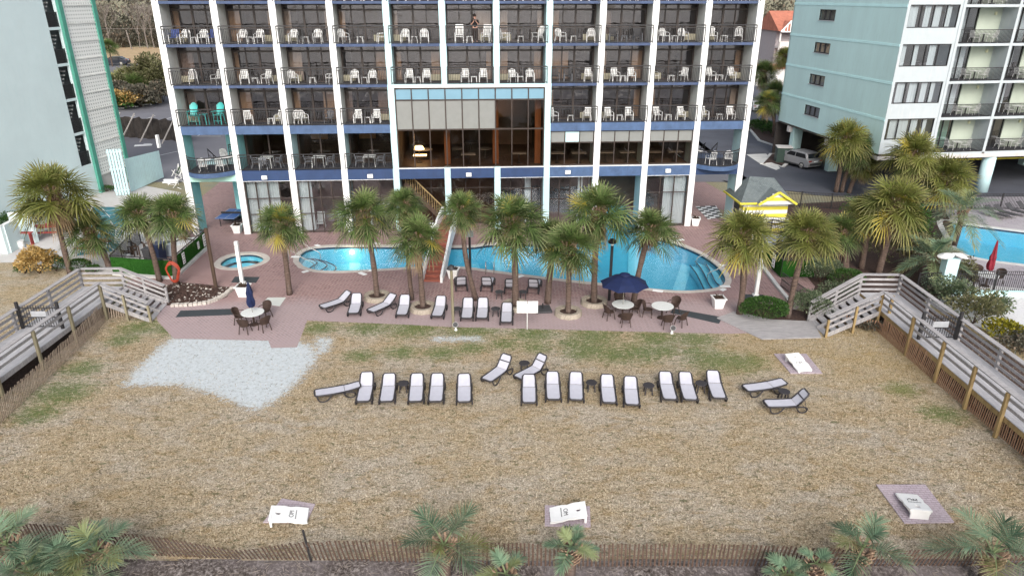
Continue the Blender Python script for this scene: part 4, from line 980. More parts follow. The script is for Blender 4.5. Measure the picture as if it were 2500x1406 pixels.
# ================================================================= PALMS AND SHRUBS
def leaflet(b, at, p, d, nrm, L, w, droop, tone, tipd, yel):
    "a folded strip of three segments, bending down towards its tip"
    side = d.cross(nrm).normalized(); k0 = len(b.v); zs = (0, .45, .8, 1.0)
    for j, t in enumerate(zs):
        q = p + d * (L * t) + Vector((0, 0, -droop * L * t * t)); ww = w * (.45, 1, .7, .05)[j]
        b.v.append(tuple(q - side * ww)); b.v.append(tuple(q + side * ww))
        tt = (tone, min(1, tipd * (0, .1, .5, 1)[j]), yel); at += [tt, tt]
    for j in range(3): b.f.append((k0 + 2 * j, k0 + 2 * j + 1, k0 + 2 * j + 3, k0 + 2 * j + 2)); b.m.append(0)
def fan_leaf(b, at, az, el, pet, L, r, tone, tipd, yel, nl=27, costa=.2, open_=128, base=Vector((0, 0, 0))):
    d = Vector((math.cos(az) * math.cos(el), math.sin(az) * math.cos(el), math.sin(el)))
    s = Vector((-math.sin(az), math.cos(az), 0)); up = s.cross(d).normalized() * -1
    if up.z < 0 and el < R(80): up = -up
    # petiole droops a little
    pts = [base + d * (pet * t) + Vector((0, 0, -.16 * pet * t * t)) for t in (0, .5, 1)]
    for j in range(2):
        a, c = pts[j], pts[j + 1]; k0 = len(b.v); w = .018
        for q in (a - s * w, a + s * w, c + s * w, c - s * w): b.v.append(tuple(q)); at.append((tone * .8 + .2, 0, .25))
        b.f.append((k0, k0 + 1, k0 + 2, k0 + 3)); b.m.append(0)
    o = pts[2]; d2 = (pts[2] - pts[1]).normalized(); up2 = s.cross(d2).normalized()
    if up2.z < 0: up2 = -up2
    roll = r.uniform(-.9, .9); s2 = (s * math.cos(roll) + up2 * math.sin(roll)).normalized(); n2 = s2.cross(d2).normalized()
    if n2.z < 0: n2 = -n2
    dr = r.uniform(.08, .28) + .25 * max(0, .4 - el)
    for k in range(nl):
        t = -1 + 2 * k / (nl - 1); a = R(open_) * t * (1 - .0 * abs(t))
        oo = o + d2 * (costa * (1 - abs(t)) - .5 * costa * 0) + Vector((0, 0, -.5 * costa * (1 - abs(t)) ** 2))
        dd = (d2 * math.cos(a) + s2 * math.sin(a) + n2 * (.18 * (1 - abs(t)) - .25 * abs(t) * 0)).normalized()
        ll = L * (1 - .35 * abs(t) ** 2) * r.uniform(.88, 1.08)
        leaflet(b, at, oo, dd, n2, ll, .025, dr * r.uniform(.6, 1.5), min(1, max(0, tone + r.uniform(-.45, .45))), tipd, yel)
def crown_mesh(name, seed, n, mat, lo=-42, pet=.62, L=.82, yel=0.0, tip=.5, nl=27, dead=0):
    r = random.Random(seed); b = MB(); at = []; ga = PI * (3 - 5 ** .5)
    for i in range(n):
        f = (i + .5) / n; el = R(86 - (86 - lo) * f ** .80 + r.uniform(-7, 7)); az = ga * i + r.uniform(-.25, .25)
        tone = min(1, max(0, .75 - .5 * f + r.uniform(-.25, .25)))
        y = (yel if r.random() < .5 else yel * .3) + (.7 if r.random() < .04 else 0)
        fan_leaf(b, at, az, el, pet * (.55 + .55 * f) * r.uniform(.85, 1.1), L * r.uniform(.82, 1.08), r, tone, min(1, tip * r.uniform(.4, 1.6)), min(1, y), nl)
    return b.build(name, mat, attr=at)
def dead_mesh(seed, n, len_=.8):
    r = random.Random(seed); b = MB(); at = []
    for i in range(n):
        az = r.uniform(0, 6.28); fan_leaf(b, at, az, R(r.uniform(-78, -55)), r.uniform(.25, .5), len_ * r.uniform(.7, 1), r, r.uniform(0, 1), 0, 0, 13, .1, 60)
    return b
def boots_mesh(seed, h, r0):
    r = random.Random(seed); b = MB(); n = int(h / .07)
    for j in range(n):
        z = -h + h * j / n; nn = 7
        for k in range(nn):
            a = 2 * PI * k / nn + j * .45 + r.uniform(-.15, .15); ln = r.uniform(.14, .32); ra = r0 * (.9 + .35 * j / n)
            p = Vector((ra * math.cos(a), ra * math.sin(a), z)); q = Vector(((ra + ln * .75) * math.cos(a + .25), (ra + ln * .75) * math.sin(a + .25), z + ln))
            b.bar(p, q, .06, .03)
    return b
def link_copy(o, parent, loc=None, rot=None, sc=None, name=None):
    c = o.copy(); c.data = o.data; COL.objects.link(c); c.parent = parent
    if name: c.name = name
    if loc: c.location = loc
    if rot: c.rotation_euler = rot
    if sc: c.scale = (sc,) * 3
    return c
CRG = [crown_mesh('crown', 10 + i, 54 + 4 * (i % 3), LEAFG, lo=-34 - 6 * (i % 2), tip=.4, pet=.72 + .05 * (i % 3), L=.72, nl=18) for i in range(4)]
CRY = [crown_mesh('crown', 30 + i, 62, LEAFY, lo=-42, yel=.10, tip=.5, pet=.74, L=.74, nl=18) for i in range(3)]
DEADM = [dead_mesh(50 + i, 7 + 6 * i).build('dead_fronds', DEADF) for i in range(2)]
BOOTM = [boots_mesh(60 + i, 1.0, .17).build('leaf_bases', BOOT) for i in range(2)]
SRC = CRG + CRY + DEADM + BOOTM
for o in SRC: COL.objects.unlink(o)
np_ = [0]
def palm(label, base, top, rad=1.5, kind='g', group='sabal palms round the pool deck', dead=True, boots=True, tr=.17, bend=.3, bz=0.0, side=None):
    "base: photo point of the foot, top: photo point of the crown centre (same distance)"
    p = g3(*base, bz) if len(base) == 2 else base
    q = at_depth(top[0], top[1], p[1]) if len(top) == 2 else top
    return palm3(label, p, q, rad, kind, group, dead, boots, tr, bend)
def palm3(label, p, q, rad=1.5, kind='g', group=None, dead=True, boots=True, tr=.17, bend=.3):
    np_[0] += 1; i = np_[0]; r = random.Random(100 + i)
    t = thing('palm_tree', label, 'palm tree', p, 0, group)
    dx, dy, dz = q[0] - p[0], q[1] - p[1], q[2] - p[2] - .22 * rad
    bx, by = -dx * bend + r.uniform(-.08, .08), r.uniform(-.12, .12)
    pts = []; rs = []
    for k in range(11):
        s = k / 10; pts.append((dx * s + bx * math.sin(PI * s) * .6, dy * s + by * math.sin(PI * s), dz * s - .03)); rs.append(tr * .86 * (1.28 - .9 * s if s < .12 else 1.12 - .12 * s + r.uniform(-.10, .10)))
    MB().tube(pts, rs, 9).build('trunk', BARK, t, smooth=True)
    s = rad / 1.2; rz = r.uniform(0, 6.28)
    cr = (CRG if kind == 'g' else CRY); link_copy(cr[i % len(cr)], t, (dx, dy, dz), (r.uniform(-.12, .12), r.uniform(-.12, .12), rz), s, 'crown')
    if dead: link_copy(DEADM[i % 2], t, (dx, dy, dz - .1), (0, 0, rz), s, 'dead_fronds')
    if boots: link_copy(BOOTM[i % 2], t, (dx, dy, dz + .05), (0, 0, rz), min(1.3, s), 'leaf_bases')
    return t
palm('big full palm in front of the aqua tower, leftmost of all', (172,668), (122,442), 2.1, 'y')
palm('smaller palm leaning left beside the teal court', (268,655), (213,545), 1.45, tr=.19)
palm('palm growing just left of the green hedged enclosure corner', (390,688), (335,503), 1.45, dead=False)
palm('palm with the orange hose hanging on its trunk', (430,697), (418,503), 1.5)
palm('dense round palm alone between the hot tub and the long pool', (707,719), (683,528), 1.35)
palm('tall palm with a stone ring left of the red bridge stairs', (921,728), (884,500), 1.55)
palm('slim palm behind, its thin trunk crossing the pool left of the bridge', (1006,732), (985,482), 1.1, tr=.13, bend=-.4)
palm('low palm with a stone ring in front of the red bridge stairs', (1033,753), (1021,560), 1.45)
palm('palm with shaggy trunk standing just right of the bridge stairs', (1163,733), (1128,495), 1.15, bend=-.5, tr=.15)
palm('broadest middle palm with a pale shaggy trunk and stone ring', (1258,750), (1250,517), 1.75, tr=.2)
palm('palm half hidden behind, right of the broadest middle palm', (1337,740), (1350,560), 1.25, tr=.19)
palm('bushy palm with stone ring in front of the drain cover square base', (1387,768), (1390,580), 1.55, tr=.16)
palm('tallest yellow-topped palm left of the navy umbrella', (1450,742), (1462,492), 1.75, tr=.19)
palm('palm leaning right directly behind the open navy umbrella', (1546,745), (1592,540), 1.35, tr=.17)
palm('palm before the yellow striped hut at the right pool end', (1805,768), (1818,548), 1.6, 'y', tr=.19)
palm('thin leaning palm beside the round clipped hedge', (1922,775), (1975,545), 1.5, 'y', tr=.17)
palm('short palm behind the grey shrubs at the right enclosure', (2062,660), (2058,548), 1.3, 'g', tr=.26)
palm('palm close to the right landing, left of the widest olive palm', (2102,655), (2118,500), 1.35, 'y', tr=.21)
palm('widest olive palm above the right landing', (2142,672), (2192,470), 1.9, 'y', tr=.22)
palm('left one of three tall trunks beside the mint tower', (2040,470), (2068,320), 2.0, 'y', tr=.2)
palm('middle one of three tall trunks beside the mint tower', (2054,470), (2098,350), 1.6, 'g', tr=.2)
palm('right one of three tall trunks beside the mint tower', (2072,472), (2110,392), 1.3, 'y', tr=.2)
palm('palm in front of the lowest mint tower windows', (2230,520), (2236,355), 2.0, 'y', tr=.2)
palm('broad olive palm right of the mint tower corner', (2300,530), (2315,412), 2.1, 'y', tr=.2)
palm('thin dark palm farthest right in the rear car park island', (1893,372), (1877,238), 1.5, group='thin palms in the rear car park', tr=.16)
palm('thin dark palm upright beside the mint tower rear corner', (1886,338), (1895,215), 1.6, group='thin palms in the rear car park', tr=.16)
palm('dark palm seen against the white gabled hotel', (1862,300), (1866,165), 2.0, group='thin palms in the rear car park', tr=.16)
palm('yellowish palm top beside the mint tower edge', (1925,310), (1918,130), 1.5, 'y', group='thin palms in the rear car park', tr=.16)
# stone rings
for x, y, l in [(921,733,'tall palm left of the bridge'), (1033,760,'low palm before the bridge'), (1258,755,'broadest middle palm'), (1387,772,'bushy palm near the square base'), (1450,746,'tallest yellow-topped palm')]:
    p = g3(x, y - 4); t = thing('stone_ring', f'stacked stone ring round the foot of the {l}', 'planter ring', p, 0, 'stone rings round palm feet')
    MB().lathe([(.50, .02), (.50, .26), (.74, .28), (.78, .02)], 20, wob=lambda a, j: 1 + .03 * math.sin(9 * a + j)).build('ring_wall', STONE, t)
    MB().lathe([(.01, .16), (.5, .15)], 16).build('soil_or_shade', MULCH, t)
# --- feather / arching costapalmate palms (pindo and young dune palms)
def arch_leaf(b, at, az, el, pet, rach, L, r, tone, tipd, yel, base=Vector((0, 0, 0)), nl=22, w=.022):
    d = Vector((math.cos(az) * math.cos(el), math.sin(az) * math.cos(el), math.sin(el))); s = Vector((-math.sin(az), math.cos(az), 0))
    cv = r.uniform(.7, 1.25); tot = pet + rach
    def P(u): return base + d * u + Vector((0, 0, -.42 * cv * (u / tot) ** 2 * tot)) + Vector((math.cos(az), math.sin(az), 0)) * (.12 * u * u / tot)
    N = 7
    for j in range(N):
        a, c = P(tot * j / N), P(tot * (j + 1) / N); k0 = len(b.v); ww = .03 * (1 - j / (N + 1))
        for q in (a - s * ww, a + s * ww, c + s * ww, c - s * ww): b.v.append(tuple(q)); at.append((.9, 0, .2))
        b.f.append((k0, k0 + 1, k0 + 2, k0 + 3)); b.m.append(0)
    for k in range(nl):
        u = k / (nl - 1); x = pet + rach * u; p = P(x); tg = (P(x + .02) - P(x - .02)).normalized(); nn = s.cross(tg).normalized()
        if nn.z < 0: nn = -nn
        for sg in (-1, 1):
            a = R(82 - 66 * u + r.uniform(-5, 5)); dd = (tg * math.cos(a) + s * (sg * math.sin(a)) + nn * .30).normalized()
            ll = L * (.72 + .5 * math.sin(PI * min(1, u * .85 + .12))) * r.uniform(.85, 1.1)
            leaflet(b, at, p, dd, nn, ll, w, r.uniform(.1, .35), min(1, max(0, tone + r.uniform(-.4, .4))), tipd, yel)
def arch_palm(label, base, n=14, pet=.55, rach=.75, L=.62, stem=1.0, seed=1, lo=-5, dirs=None, group='young blue-green palms at the bottom edge', name='young_palm', mat=None, cat='palm tree', w=.022, tip=.5):
    r = random.Random(seed); t = thing(name, label, cat, base, 0, group)
    MB().tube([(0, 0, -.1), (0, 0, stem * .5), (0, 0, stem)], [.17, .2, .16], 9).build('trunk', BARK, t, smooth=True)
    o = boots_mesh(seed, min(stem, .6), .16).build('leaf_bases', BOOT, t); o.location = (0, 0, stem)
    b = MB(); at = []; ga = PI * (3 - 5 ** .5)
    for i in range(n):
        f = (i + .5) / n; el = R(80 - (80 - lo) * f + r.uniform(-8, 8)); az = ga * i + r.uniform(-.3, .3)
        arch_leaf(b, at, az, el, pet * r.uniform(.8, 1.1), rach * r.uniform(.85, 1.15), L * r.uniform(.85, 1.1), r, r.uniform(0, 1), tip * r.uniform(.3, 1.5), .25 if r.random() < .15 else 0, w=w)
    c = b.build('crown', mat or LEAFB, t, attr=at); c.location = (0, 0, stem)
    return t
def near(x, y, Yd, z): q = at_depth(x, y, Yd); return q
# crown centre (photo px), distance -> foot follows the dune
def dune_z(Y): t = min(1, max(0, (17.25 - Y) / 9.5)); return .006 - 3.25 * t ** 1.3
for k, (x, y, Y, n, s, seed, lab) in enumerate([(15,1330,16.4,10,.95,3,'young palm cut off by the left edge, tall arched leaf'), (165,1392,15.9,15,1.0,5,'widest young palm at the bottom left corner'), (235,1345,16.3,9,.9,6,'young palm with a hooked leaf right of the bottom left clump'),
        (75,1398,15.7,11,.85,19,'low young palm between the two left corner palms'),
        (1083,1330,16.3,9,1.0,7,'young green palm with arching leaves, bottom centre-left'), (1393,1335,16.4,9,.55,8,'small young palm with shaggy stem in front of a game board'), (1235,1400,15.9,7,.6,9,'small frond cluster at the very bottom middle'),
        (1915,1400,15.9,9,.55,10,'spiky small yellow-green palm at the bottom, right of centre'), (1992,1375,16.2,6,.5,11,'pale slender young palm beside the spiky one'), (2108,1335,16.4,8,.85,12,'young palm with a pinecone stem at the bottom right'), (2425,1350,16.2,12,1.05,13,'large blue-green young palm in the bottom right corner')]):
    q = at_depth(x, y, Y); z0 = dune_z(Y); st = max(.25, q[2] - z0)
    arch_palm(lab, (q[0], Y, z0), n, .50 * s, .80 * s, .56 * s, st, seed, lo=2, w=.014)
arch_palm('silvery feather palm in front of the neighbour pool corner', g3(2262,690), 24, .5, 1.4, .62, 1.7, 21, lo=-50, group='silvery feather palms by the neighbour pool', name='feather_palm')
arch_palm('larger silvery feather palm arching over the neighbour terrace', g3(2330,600), 26, .6, 1.7, .65, 2.6, 22, lo=-50, group='silvery feather palms by the neighbour pool', name='feather_palm')
# --- shrubs
def bush(name, label, loc, rx, ry, rz, n, ls, mat, seed=1, cat='shrub', group=None, clip=False, stems=True, lump=.22):
    r = random.Random(seed); b = MB(); at = []; cs = [(r.gauss(0, 1), r.gauss(0, 1), r.gauss(0, 1)) for _ in range(14)]
    t = thing(name, label, cat, loc, 0, group)
    for i in range(n):
        v = Vector((r.gauss(0, 1), r.gauss(0, 1), r.gauss(0, 1))).normalized()
        if v.z < -.35: v.z *= -1
        rad = (r.random() ** (.12 if clip else .3))
        lm = 1 + (0.04 if clip else lump) * sum(math.sin(2.2 * (v.x * c[0] + v.y * c[1] + v.z * c[2]) * 1.6 + c[2] * 4) for c in cs[:5]) / 2.2
        p = Vector((v.x * rx * rad * lm, v.y * ry * rad * lm, rz * .52 + v.z * rz * .5 * rad * lm))
        if p.z < .02: p.z = .02 + r.random() * .1
        d = (v + Vector((r.gauss(0, .5), r.gauss(0, .5), r.gauss(0, .5)))).normalized(); s = d.cross(Vector((r.gauss(0, 1), r.gauss(0, 1), r.gauss(0, 1)))).normalized()
        L = ls * r.uniform(.6, 1.3); k0 = len(b.v)
        for q in (p, p + d * L * .5 + s * L * .28, p + d * L, p + d * L * .5 - s * L * .28): b.v.append(tuple(q))
        tn = r.random(); tone = (tn, 0 if r.random() < .8 else r.uniform(.2, .9), 0); at += [tone] * 4
        b.f.append((k0, k0 + 1, k0 + 2, k0 + 3)); b.m.append(0)
    b.build('foliage', mat, t, attr=at)
    if stems:
        b = MB()
        for k in range(7): a = r.uniform(0, 6.3); b.tube([(0, 0, 0), (.3 * rx * math.cos(a), .3 * ry * math.sin(a), rz * .35), (.75 * rx * math.cos(a), .75 * ry * math.sin(a), rz * .7)], [.03, .02, .008], 4)
        b.build('stem', DWD, t)
    return t
sc_ = 'rounded shrubs by the left concrete yard'
bush('golden_shrub', 'golden dry bush at the edge of the left concrete yard', g3(97,668), 1.15, 1.0, 1.6, 2600, .17, SHRUBY, 1)
bush('round_shrub', 'small dark round shrub left of the golden bush', g3(62,668), .55, .5, .75, 900, .1, SHRUB, 2, group=sc_)
bush('round_shrub', 'dark round shrub just right of the golden bush', g3(138,662), .65, .6, .95, 1300, .1, SHRUB, 3, group=sc_, clip=True)
bush('round_shrub', 'dark clipped shrub right of the leftmost palm trunk', g3(197,662), .75, .6, .8, 1400, .1, SHRUB, 4, group=sc_, clip=True)
bush('round_shrub', 'low green shrub between the two left palm trunks', g3(232,664), .5, .4, .45, 800, .1, SHRUB, 5, group=sc_)
bush('wall_shrub', 'dark shrub between the aqua tower and the low white walls', g3(45,560), 1.4, .7, 1.3, 1500, .15, SHRUB, 6); bush('wall_shrub', 'dark shrub behind the right low white wall', g3(95,540), 1.5, .8, 1.5, 1600, .15, SHRUB, 7)
bush('low_shrub', 'low weeds at the foot of the lattice screen', g3(262,468), 1.0, .6, .5, 700, .12, SHRUB, 8); bush('low_shrub', 'small bush beside the left outer hotel fin', g3(452,432), .5, .5, 1.1, 700, .12, SHRUB, 9)
bush('clipped_hedge', 'broad glossy clipped round hedge at the end of the rubber mat', g3(1862,776), 1.32, 1.0, 1.15, 6500, .085, SHRUB, 10, clip=True)
bush('grey_shrub', 'grey-green shrub right of the thin leaning palm', g3(1972,775), 1.15, .9, 1.5, 3600, .09, SHRUBG, 11); bush('grey_shrub', 'grey-green shrub behind, at the enclosure corner', g3(2003,690), 1.15, .9, 1.5, 3600, .09, SHRUBG, 12)
bush('green_shrub', 'bright green clipped shrub behind the right stairs', g3(2062,700), 1.15, .8, 1.1, 3000, .09, SHRUB, 13, clip=True)
bush('grey_shrub', 'grey shrub lying against the right stair rail', g3(2040,745), 1.2, .8, 1.4, 2600, .09, SHRUBG, 14)
for i, (x, y, rx, rz, mt, lab) in enumerate([(2160,640,1.9,2.3,SHRUBO,'tall olive thicket behind the widest olive palm'),(2205,600,1.8,2.6,SHRUB,'dark thicket between the olive palm and the feather palms'),(2120,560,1.8,2.4,SHRUB,'dark thicket behind the right enclosure'),(2245,655,1.5,2.0,SHRUBO,'olive bush under the lower feather palm'),
     (2175,560,1.8,2.6,SHRUB,'dark bush deep between the palms and the neighbour pool'),(2320,745,1.2,1.5,SHRUBG,'grey-green bush below the pale gate pillar'),(2375,790,1.4,1.5,SHRUBO,'olive bush beside the right boardwalk rail'),(2420,770,1.0,1.1,SHRUBG,'pale bush next to the white sand'),(2455,830,1.2,1.0,SHRUBL,'yellow-green bush nearest the right edge'),
     (2490,860,1.2,.9,WOODL,'brown twiggy bush at the right edge'),(2345,700,.8,1.7,SHRUBO,'tall grass clump right of the gate pillar'),(2290,735,.8,.8,WOODL,'brown dry weeds at the iron fence foot'),(2120,800,.7,.45,WOODL,'dry reddish weeds under the right stairs')]):
    bush('thicket_bush', lab, g3(x, y), rx, rx * .8, rz, int(1500 * rx), .15, mt, 20 + i, lump=.3)
# trees and scrub beyond the left car park
for i, (x, y, rx, rz, mt, lab) in enumerate([(368,246,2.7,7.0,SHRUBO,'tall leafy tree behind the left car park'),(400,250,2.4,6.0,SHRUBO,'dark tree half hidden by the hotel corner'),(285,258,3.2,3.8,WOODL,'grey scrub by the lattice tower'),(320,250,3.0,4.0,SHRUBO,'olive scrub left of the tall leafy tree'),
      (300,266,3.0,2.8,SHRUBY,'tan dry bush in front of the left scrub'),(345,262,3.0,3.2,WOODL,'pale dead scrub left of the wooden post'),(275,268,3.0,2.2,SHRUB,'low green bush at the left car park edge'),(385,255,2.4,3.6,WOODL,'grey dry bush beside the wooden post')]):
    p = g3(x, y); bush('scrub_tree', lab, p, rx, rx * .8, rz, int(1300 * rx), .42, mt, 50 + i, 'tree' if rz > 7 else 'bush', lump=.35)
for i, (x, y, ty) in enumerate([(270,250,205),(312,245,185),(335,252,200)]):
    p = g3(x, y); q = at_depth(x, ty, p[1]); palm3(['squat palm nearest the lattice tower in the far scrub', 'squat palm in the middle of the far scrub', 'squat palm right of middle in the far scrub'][i], p, q, 3.2, 'g' if i != 1 else 'y', 'squat palms in the scrub beyond the left car park', tr=.3)
p = g3(275, 163); palm3('tiny palm by the far road', p, (p[0], p[1], 5.5), 2.2, 'g', None, False, False)
rg = random.Random(8)
for i, (x, y) in enumerate([(1850,318),(1868,322),(1886,330),(1905,336),(1925,345)]):
    bush('hedge_plant', ['first', 'second', 'third', 'fourth', 'fifth'][i] + ' dark bush from the left in the rear kerbed island', g3(x, y), 1.6, 1.1, 1.3, 900, .22, SHRUB, 70 + i, group='bushes in the rear kerbed island')
# far woods: one mass of winter trees
def woods(name, x0, x1, y0, y1, n, h, label, ls=.9):
    r = random.Random(5); b = MB(); at = []
    cl = [(r.uniform(x0, x1), r.uniform(y0, y1), r.uniform(3, 7), r.uniform(.55, 1) * h, r.random()) for _ in range(int((x1 - x0) / 1.6))]
    for i in range(n):
        cx, cy, cr, ch, tn = r.choice(cl); v = Vector((r.gauss(0, 1), r.gauss(0, 1), r.gauss(0, 1))).normalized(); rd = r.random() ** .3
        back = (cy - y0) / (y1 - y0); zc = ch * (.35 + .65 * back)
        p = Vector((cx + v.x * cr * rd, cy + v.y * cr * rd, max(.2, zc * .5 + v.z * zc * .55 * rd)))
        d = Vector((r.gauss(0, 1), r.gauss(0, 1), r.gauss(0, 1))).normalized(); s = d.cross(Vector((0, .3, 1))).normalized(); L = ls * r.uniform(.4, 1.3); k0 = len(b.v)
        for q in (p, p + d * L * .5 + s * L * .2, p + d * L, p + d * L * .5 - s * L * .2): b.v.append(tuple(q))
        at += [(min(1, max(0, tn + r.uniform(-.35, .35))), .9 if r.random() < .22 else 0, 0)] * 4; b.f.append((k0, k0 + 1, k0 + 2, k0 + 3)); b.m.append(0)
    o = b.build(name, WOODL, attr=at); struct(o, 'stuff'); o['label'] = label; o['category'] = 'woods'; return o
woods('woods', -190, -95, 254, 300, 60000, 22, 'grey winter woods beyond the straw field')
woods('woods', 60, 175, 254, 300, 26000, 22, 'dark treetops beyond the coral-roofed hotel')
woods('hill_woods', -320, 260, 300, 330, 30000, 30, 'hazy tree line farthest away', 2.2)
r = random.Random(9)
for i, x in enumerate((268, 330, 347, 360, 371)):
    p = at_depth(x, 100, 250); t = thing('bare_tree', ORD[i] + ' pale bare tree from the left in front of the winter woods', 'tree', (p[0], 250 + r.uniform(-3, 3), 0), 0, 'pale bare trees at the wood edge'); b = MB()
    def branch(p, d, L, rad, dep):
        q = p + d * L; b.tube([p, q], [rad, rad * .65], 4, cap=False)
        if dep:
            for k in range(3): branch(q, (d + Vector((r.gauss(0, .38), r.gauss(0, .38), r.uniform(0, .3)))).normalized(), L * r.uniform(.6, .8), rad * .6, dep - 1)
    branch(Vector((0, 0, 0)), Vector((r.uniform(-.08, .08), 0, 1)), 5.5, .17, 0); b.build('trunk', STICK, t); b = MB()
    for k in range(4): branch(Vector((0, 0, 4.5 + .5 * k)), Vector((r.gauss(0, .3), r.gauss(0, .3), 1)).normalized(), 3.6, .10, 3)
    b.build('branches', STICK, t)
p0 = at_depth(308, 75, 246); p1 = at_depth(322, 122, 246)
t = thing('utility_pole', 'leaning bare utility pole in front of the winter woods', 'utility pole', (p1[0], 246, 0)); MB().tube([(0, 0, 0), (p0[0] - p1[0], 0, p0[2])], .22, 6).build('pole', STICK, t)
a = at_depth(225, 71, 200); c = at_depth(400, 71, 200); tag(MB().tube([(a[0] - 80, 200, a[2] + .3), a, c, (c[0] + 80, 200, c[2] + .3)], .05, 4).build('power_line', STICK), 'overhead power line crossing in front of the woods', 'cable')
# ================================================================= LOUNGERS, TABLES, UMBRELLAS
def lounger(ang, name='sun_lounger'):
    t = thing(name, 'x', 'sun lounger'); z = .33; hy = .28; a = R(ang); Lb = .72
    B = lambda s: (hy + Lb * s * math.cos(a), z + Lb * s * math.sin(a))
    b = MB(); W = .31
    foot = [(-W, -.85, z), (-W + .02, -.94, z), (-W + .10, -1.0, z - .01), (W - .10, -1.0, z - .01), (W - .02, -.94, z), (W, -.85, z)]
    b.tube([(-W, hy, z), (-W, -.2, z - .015)] + foot + [(W, -.2, z - .015), (W, hy, z)], .04, 6); b.bar((-W, hy, z - .06), (W, hy, z - .06), .05, .04); b.bar((-W, -.4, z - .03), (W, -.4, z - .03), .05, .03)
    b.build('frame', LFR, t, smooth=True)
    b = MB(); w = W - .035; n = 8
    pts = [(-.95 + (hy + .95) * k / n, z + .015 - .02 * math.sin(PI * k / n)) for k in range(n + 1)]
    for (p, q) in zip(pts[:-1], pts[1:]):
        wa = w - (.05 if p is pts[0] else 0); b.quad((-wa, p[0], p[1]), (wa, p[0], p[1]), (w, q[0], q[1]), (-w, q[0], q[1]))
    b.build('seat_sling', LSL, t)
    b = MB(); w2 = W - .02
    br = b.tube([(-w2, *B(0)), (-w2 - .01, *B(.5)), (-w2 + .01, *B(.88)), (-w2 + .08, *B(1.0)), (w2 - .08, *B(1.0)), (w2 - .01, *B(.88)), (w2 + .01, *B(.5)), (w2, *B(0))], .038, 6); b.bar((-w2, B(.02)[0], B(.02)[1] - .05), (w2, B(.02)[0], B(.02)[1] - .05), .03)
    if ang > 45: b.bar((-w2, *B(.55)), (w2, *B(.55)), .06, .03)
    bo = b.build('backrest', LFR, t, smooth=True); b = MB(); n = 5; nz = math.cos(a); ny = -math.sin(a)
    for k in range(n):
        s0, s1 = .03 + .93 * k / n, .03 + .93 * (k + 1) / n; wa = w2 - .03; wb = wa - (.05 if k == n - 1 else 0)
        o0 = -.02 * math.sin(PI * k / n) + .015; o1 = -.02 * math.sin(PI * (k + 1) / n) + .015
        p, q = B(s0), B(s1); b.quad((-wa, p[0] + ny * o0, p[1] + nz * o0), (wa, p[0] + ny * o0, p[1] + nz * o0), (wb, q[0] + ny * o1, q[1] + nz * o1), (-wb, q[0] + ny * o1, q[1] + nz * o1))
    b.build('back_sling', LSL, bo)
    for s in (-1, 1):
        x = s * (W + .035)
        MB().tube(spline([(x, -.92, z - .03), (x, -.84, .10), (x, -.66, .03), (x, -.48, .08), (x, -.30, z - .04)], 3, False), .033, 5).build('leg', LFR, t, smooth=True)
        MB().tube(spline([(x, .22, z - .02), (x, .34, .12), (x, .50, .03), (x, .66, .06), (x, .72, .22), (x, .58, .30), (x, .3, z - .01)], 3, False), .033, 5).build('leg', LFR, t, smooth=True)
    if ang > 15: MB().tube([(-w2, *B(.6)), (-w2, hy + .45, .12), (w2, hy + .45, .12), (w2, *B(.6))], .014, 4).build('back_support', LFR, t)
    return Proto(t)
LO = {a: lounger(a) for a in (8, 24, 34, 50, 64)}
def put_l(foot, head, ang, label, grp):
    a = G(foot[0], foot[1], .33); hz = .33 + .72 * math.sin(R(ang)); c = G(head[0], head[1], hz)
    dx, dy = c[0] - a[0], c[1] - a[1]; L = math.hypot(dx, dy); rz = math.atan2(dy, dx) - PI / 2
    tot = 1.0 + .28 + .72 * math.cos(R(ang)); m_ = (1.0) / tot
    cx, cy = a[0] + dx / L * 1.0, a[1] + dy / L * 1.0
    LO[ang].put((cx, cy, .004 if foot[1] > 800 else .014), rz, label, grp)
GL = 'loungers out on the dry lawn'; GD = 'loungers in the front row on the brick deck'; GB = 'loungers with raised backs turned to the pool'
for f, h, a, l in [((768,960),(876,938),8,'lounger lying almost flat and sideways, leftmost on the lawn'), ((886,980),(897,903),34,'lawn lounger touching the head of the sideways one on the left'), ((943,980),(952,902),24,'lawn lounger left of the leftmost dark stool'),
    ((1014,980),(1019,902),24,'lawn lounger right of the leftmost dark stool'), ((1063,980),(1069,902),24,'lawn lounger between the stool group and the lone one, left half'), ((1133,981),(1133,902),24,'lone upright-facing lounger at the middle gap of the lawn row'),
    ((1186,928),(1237,866),50,'slanted lounger with raised back behind the row, left one of two'), ((1263,922),(1320,868),50,'slanted lounger with raised back behind the row, right one of two'), ((1292,983),(1291,907),24,'lawn lounger overlapping the slanted one behind it'),
    ((1352,975),(1348,900),24,'second lounger right of the slanted pair in the lawn row'), ((1407,976),(1406,902),24,'lawn lounger left of the second dark stool of the row'), ((1488,983),(1481,907),24,'lawn lounger right of the second dark stool of the row'),
    ((1544,988),(1538,910),24,'lawn lounger left of the third dark stool of the row'), ((1637,975),(1622,901),24,'lawn lounger right of the third dark stool of the row'), ((1687,976),(1670,901),24,'lawn lounger left of the rightmost stool in the row'),
    ((1757,972),(1737,897),24,'rightmost lounger of the long lawn row'), ((1818,948),(1916,930),8,'flat lounger lying sideways on the right of the lawn, rear one'), ((1868,985),(1958,955),50,'sideways lounger with raised back, farthest right on the lawn')]:
    put_l(f, h, a, l, GL)
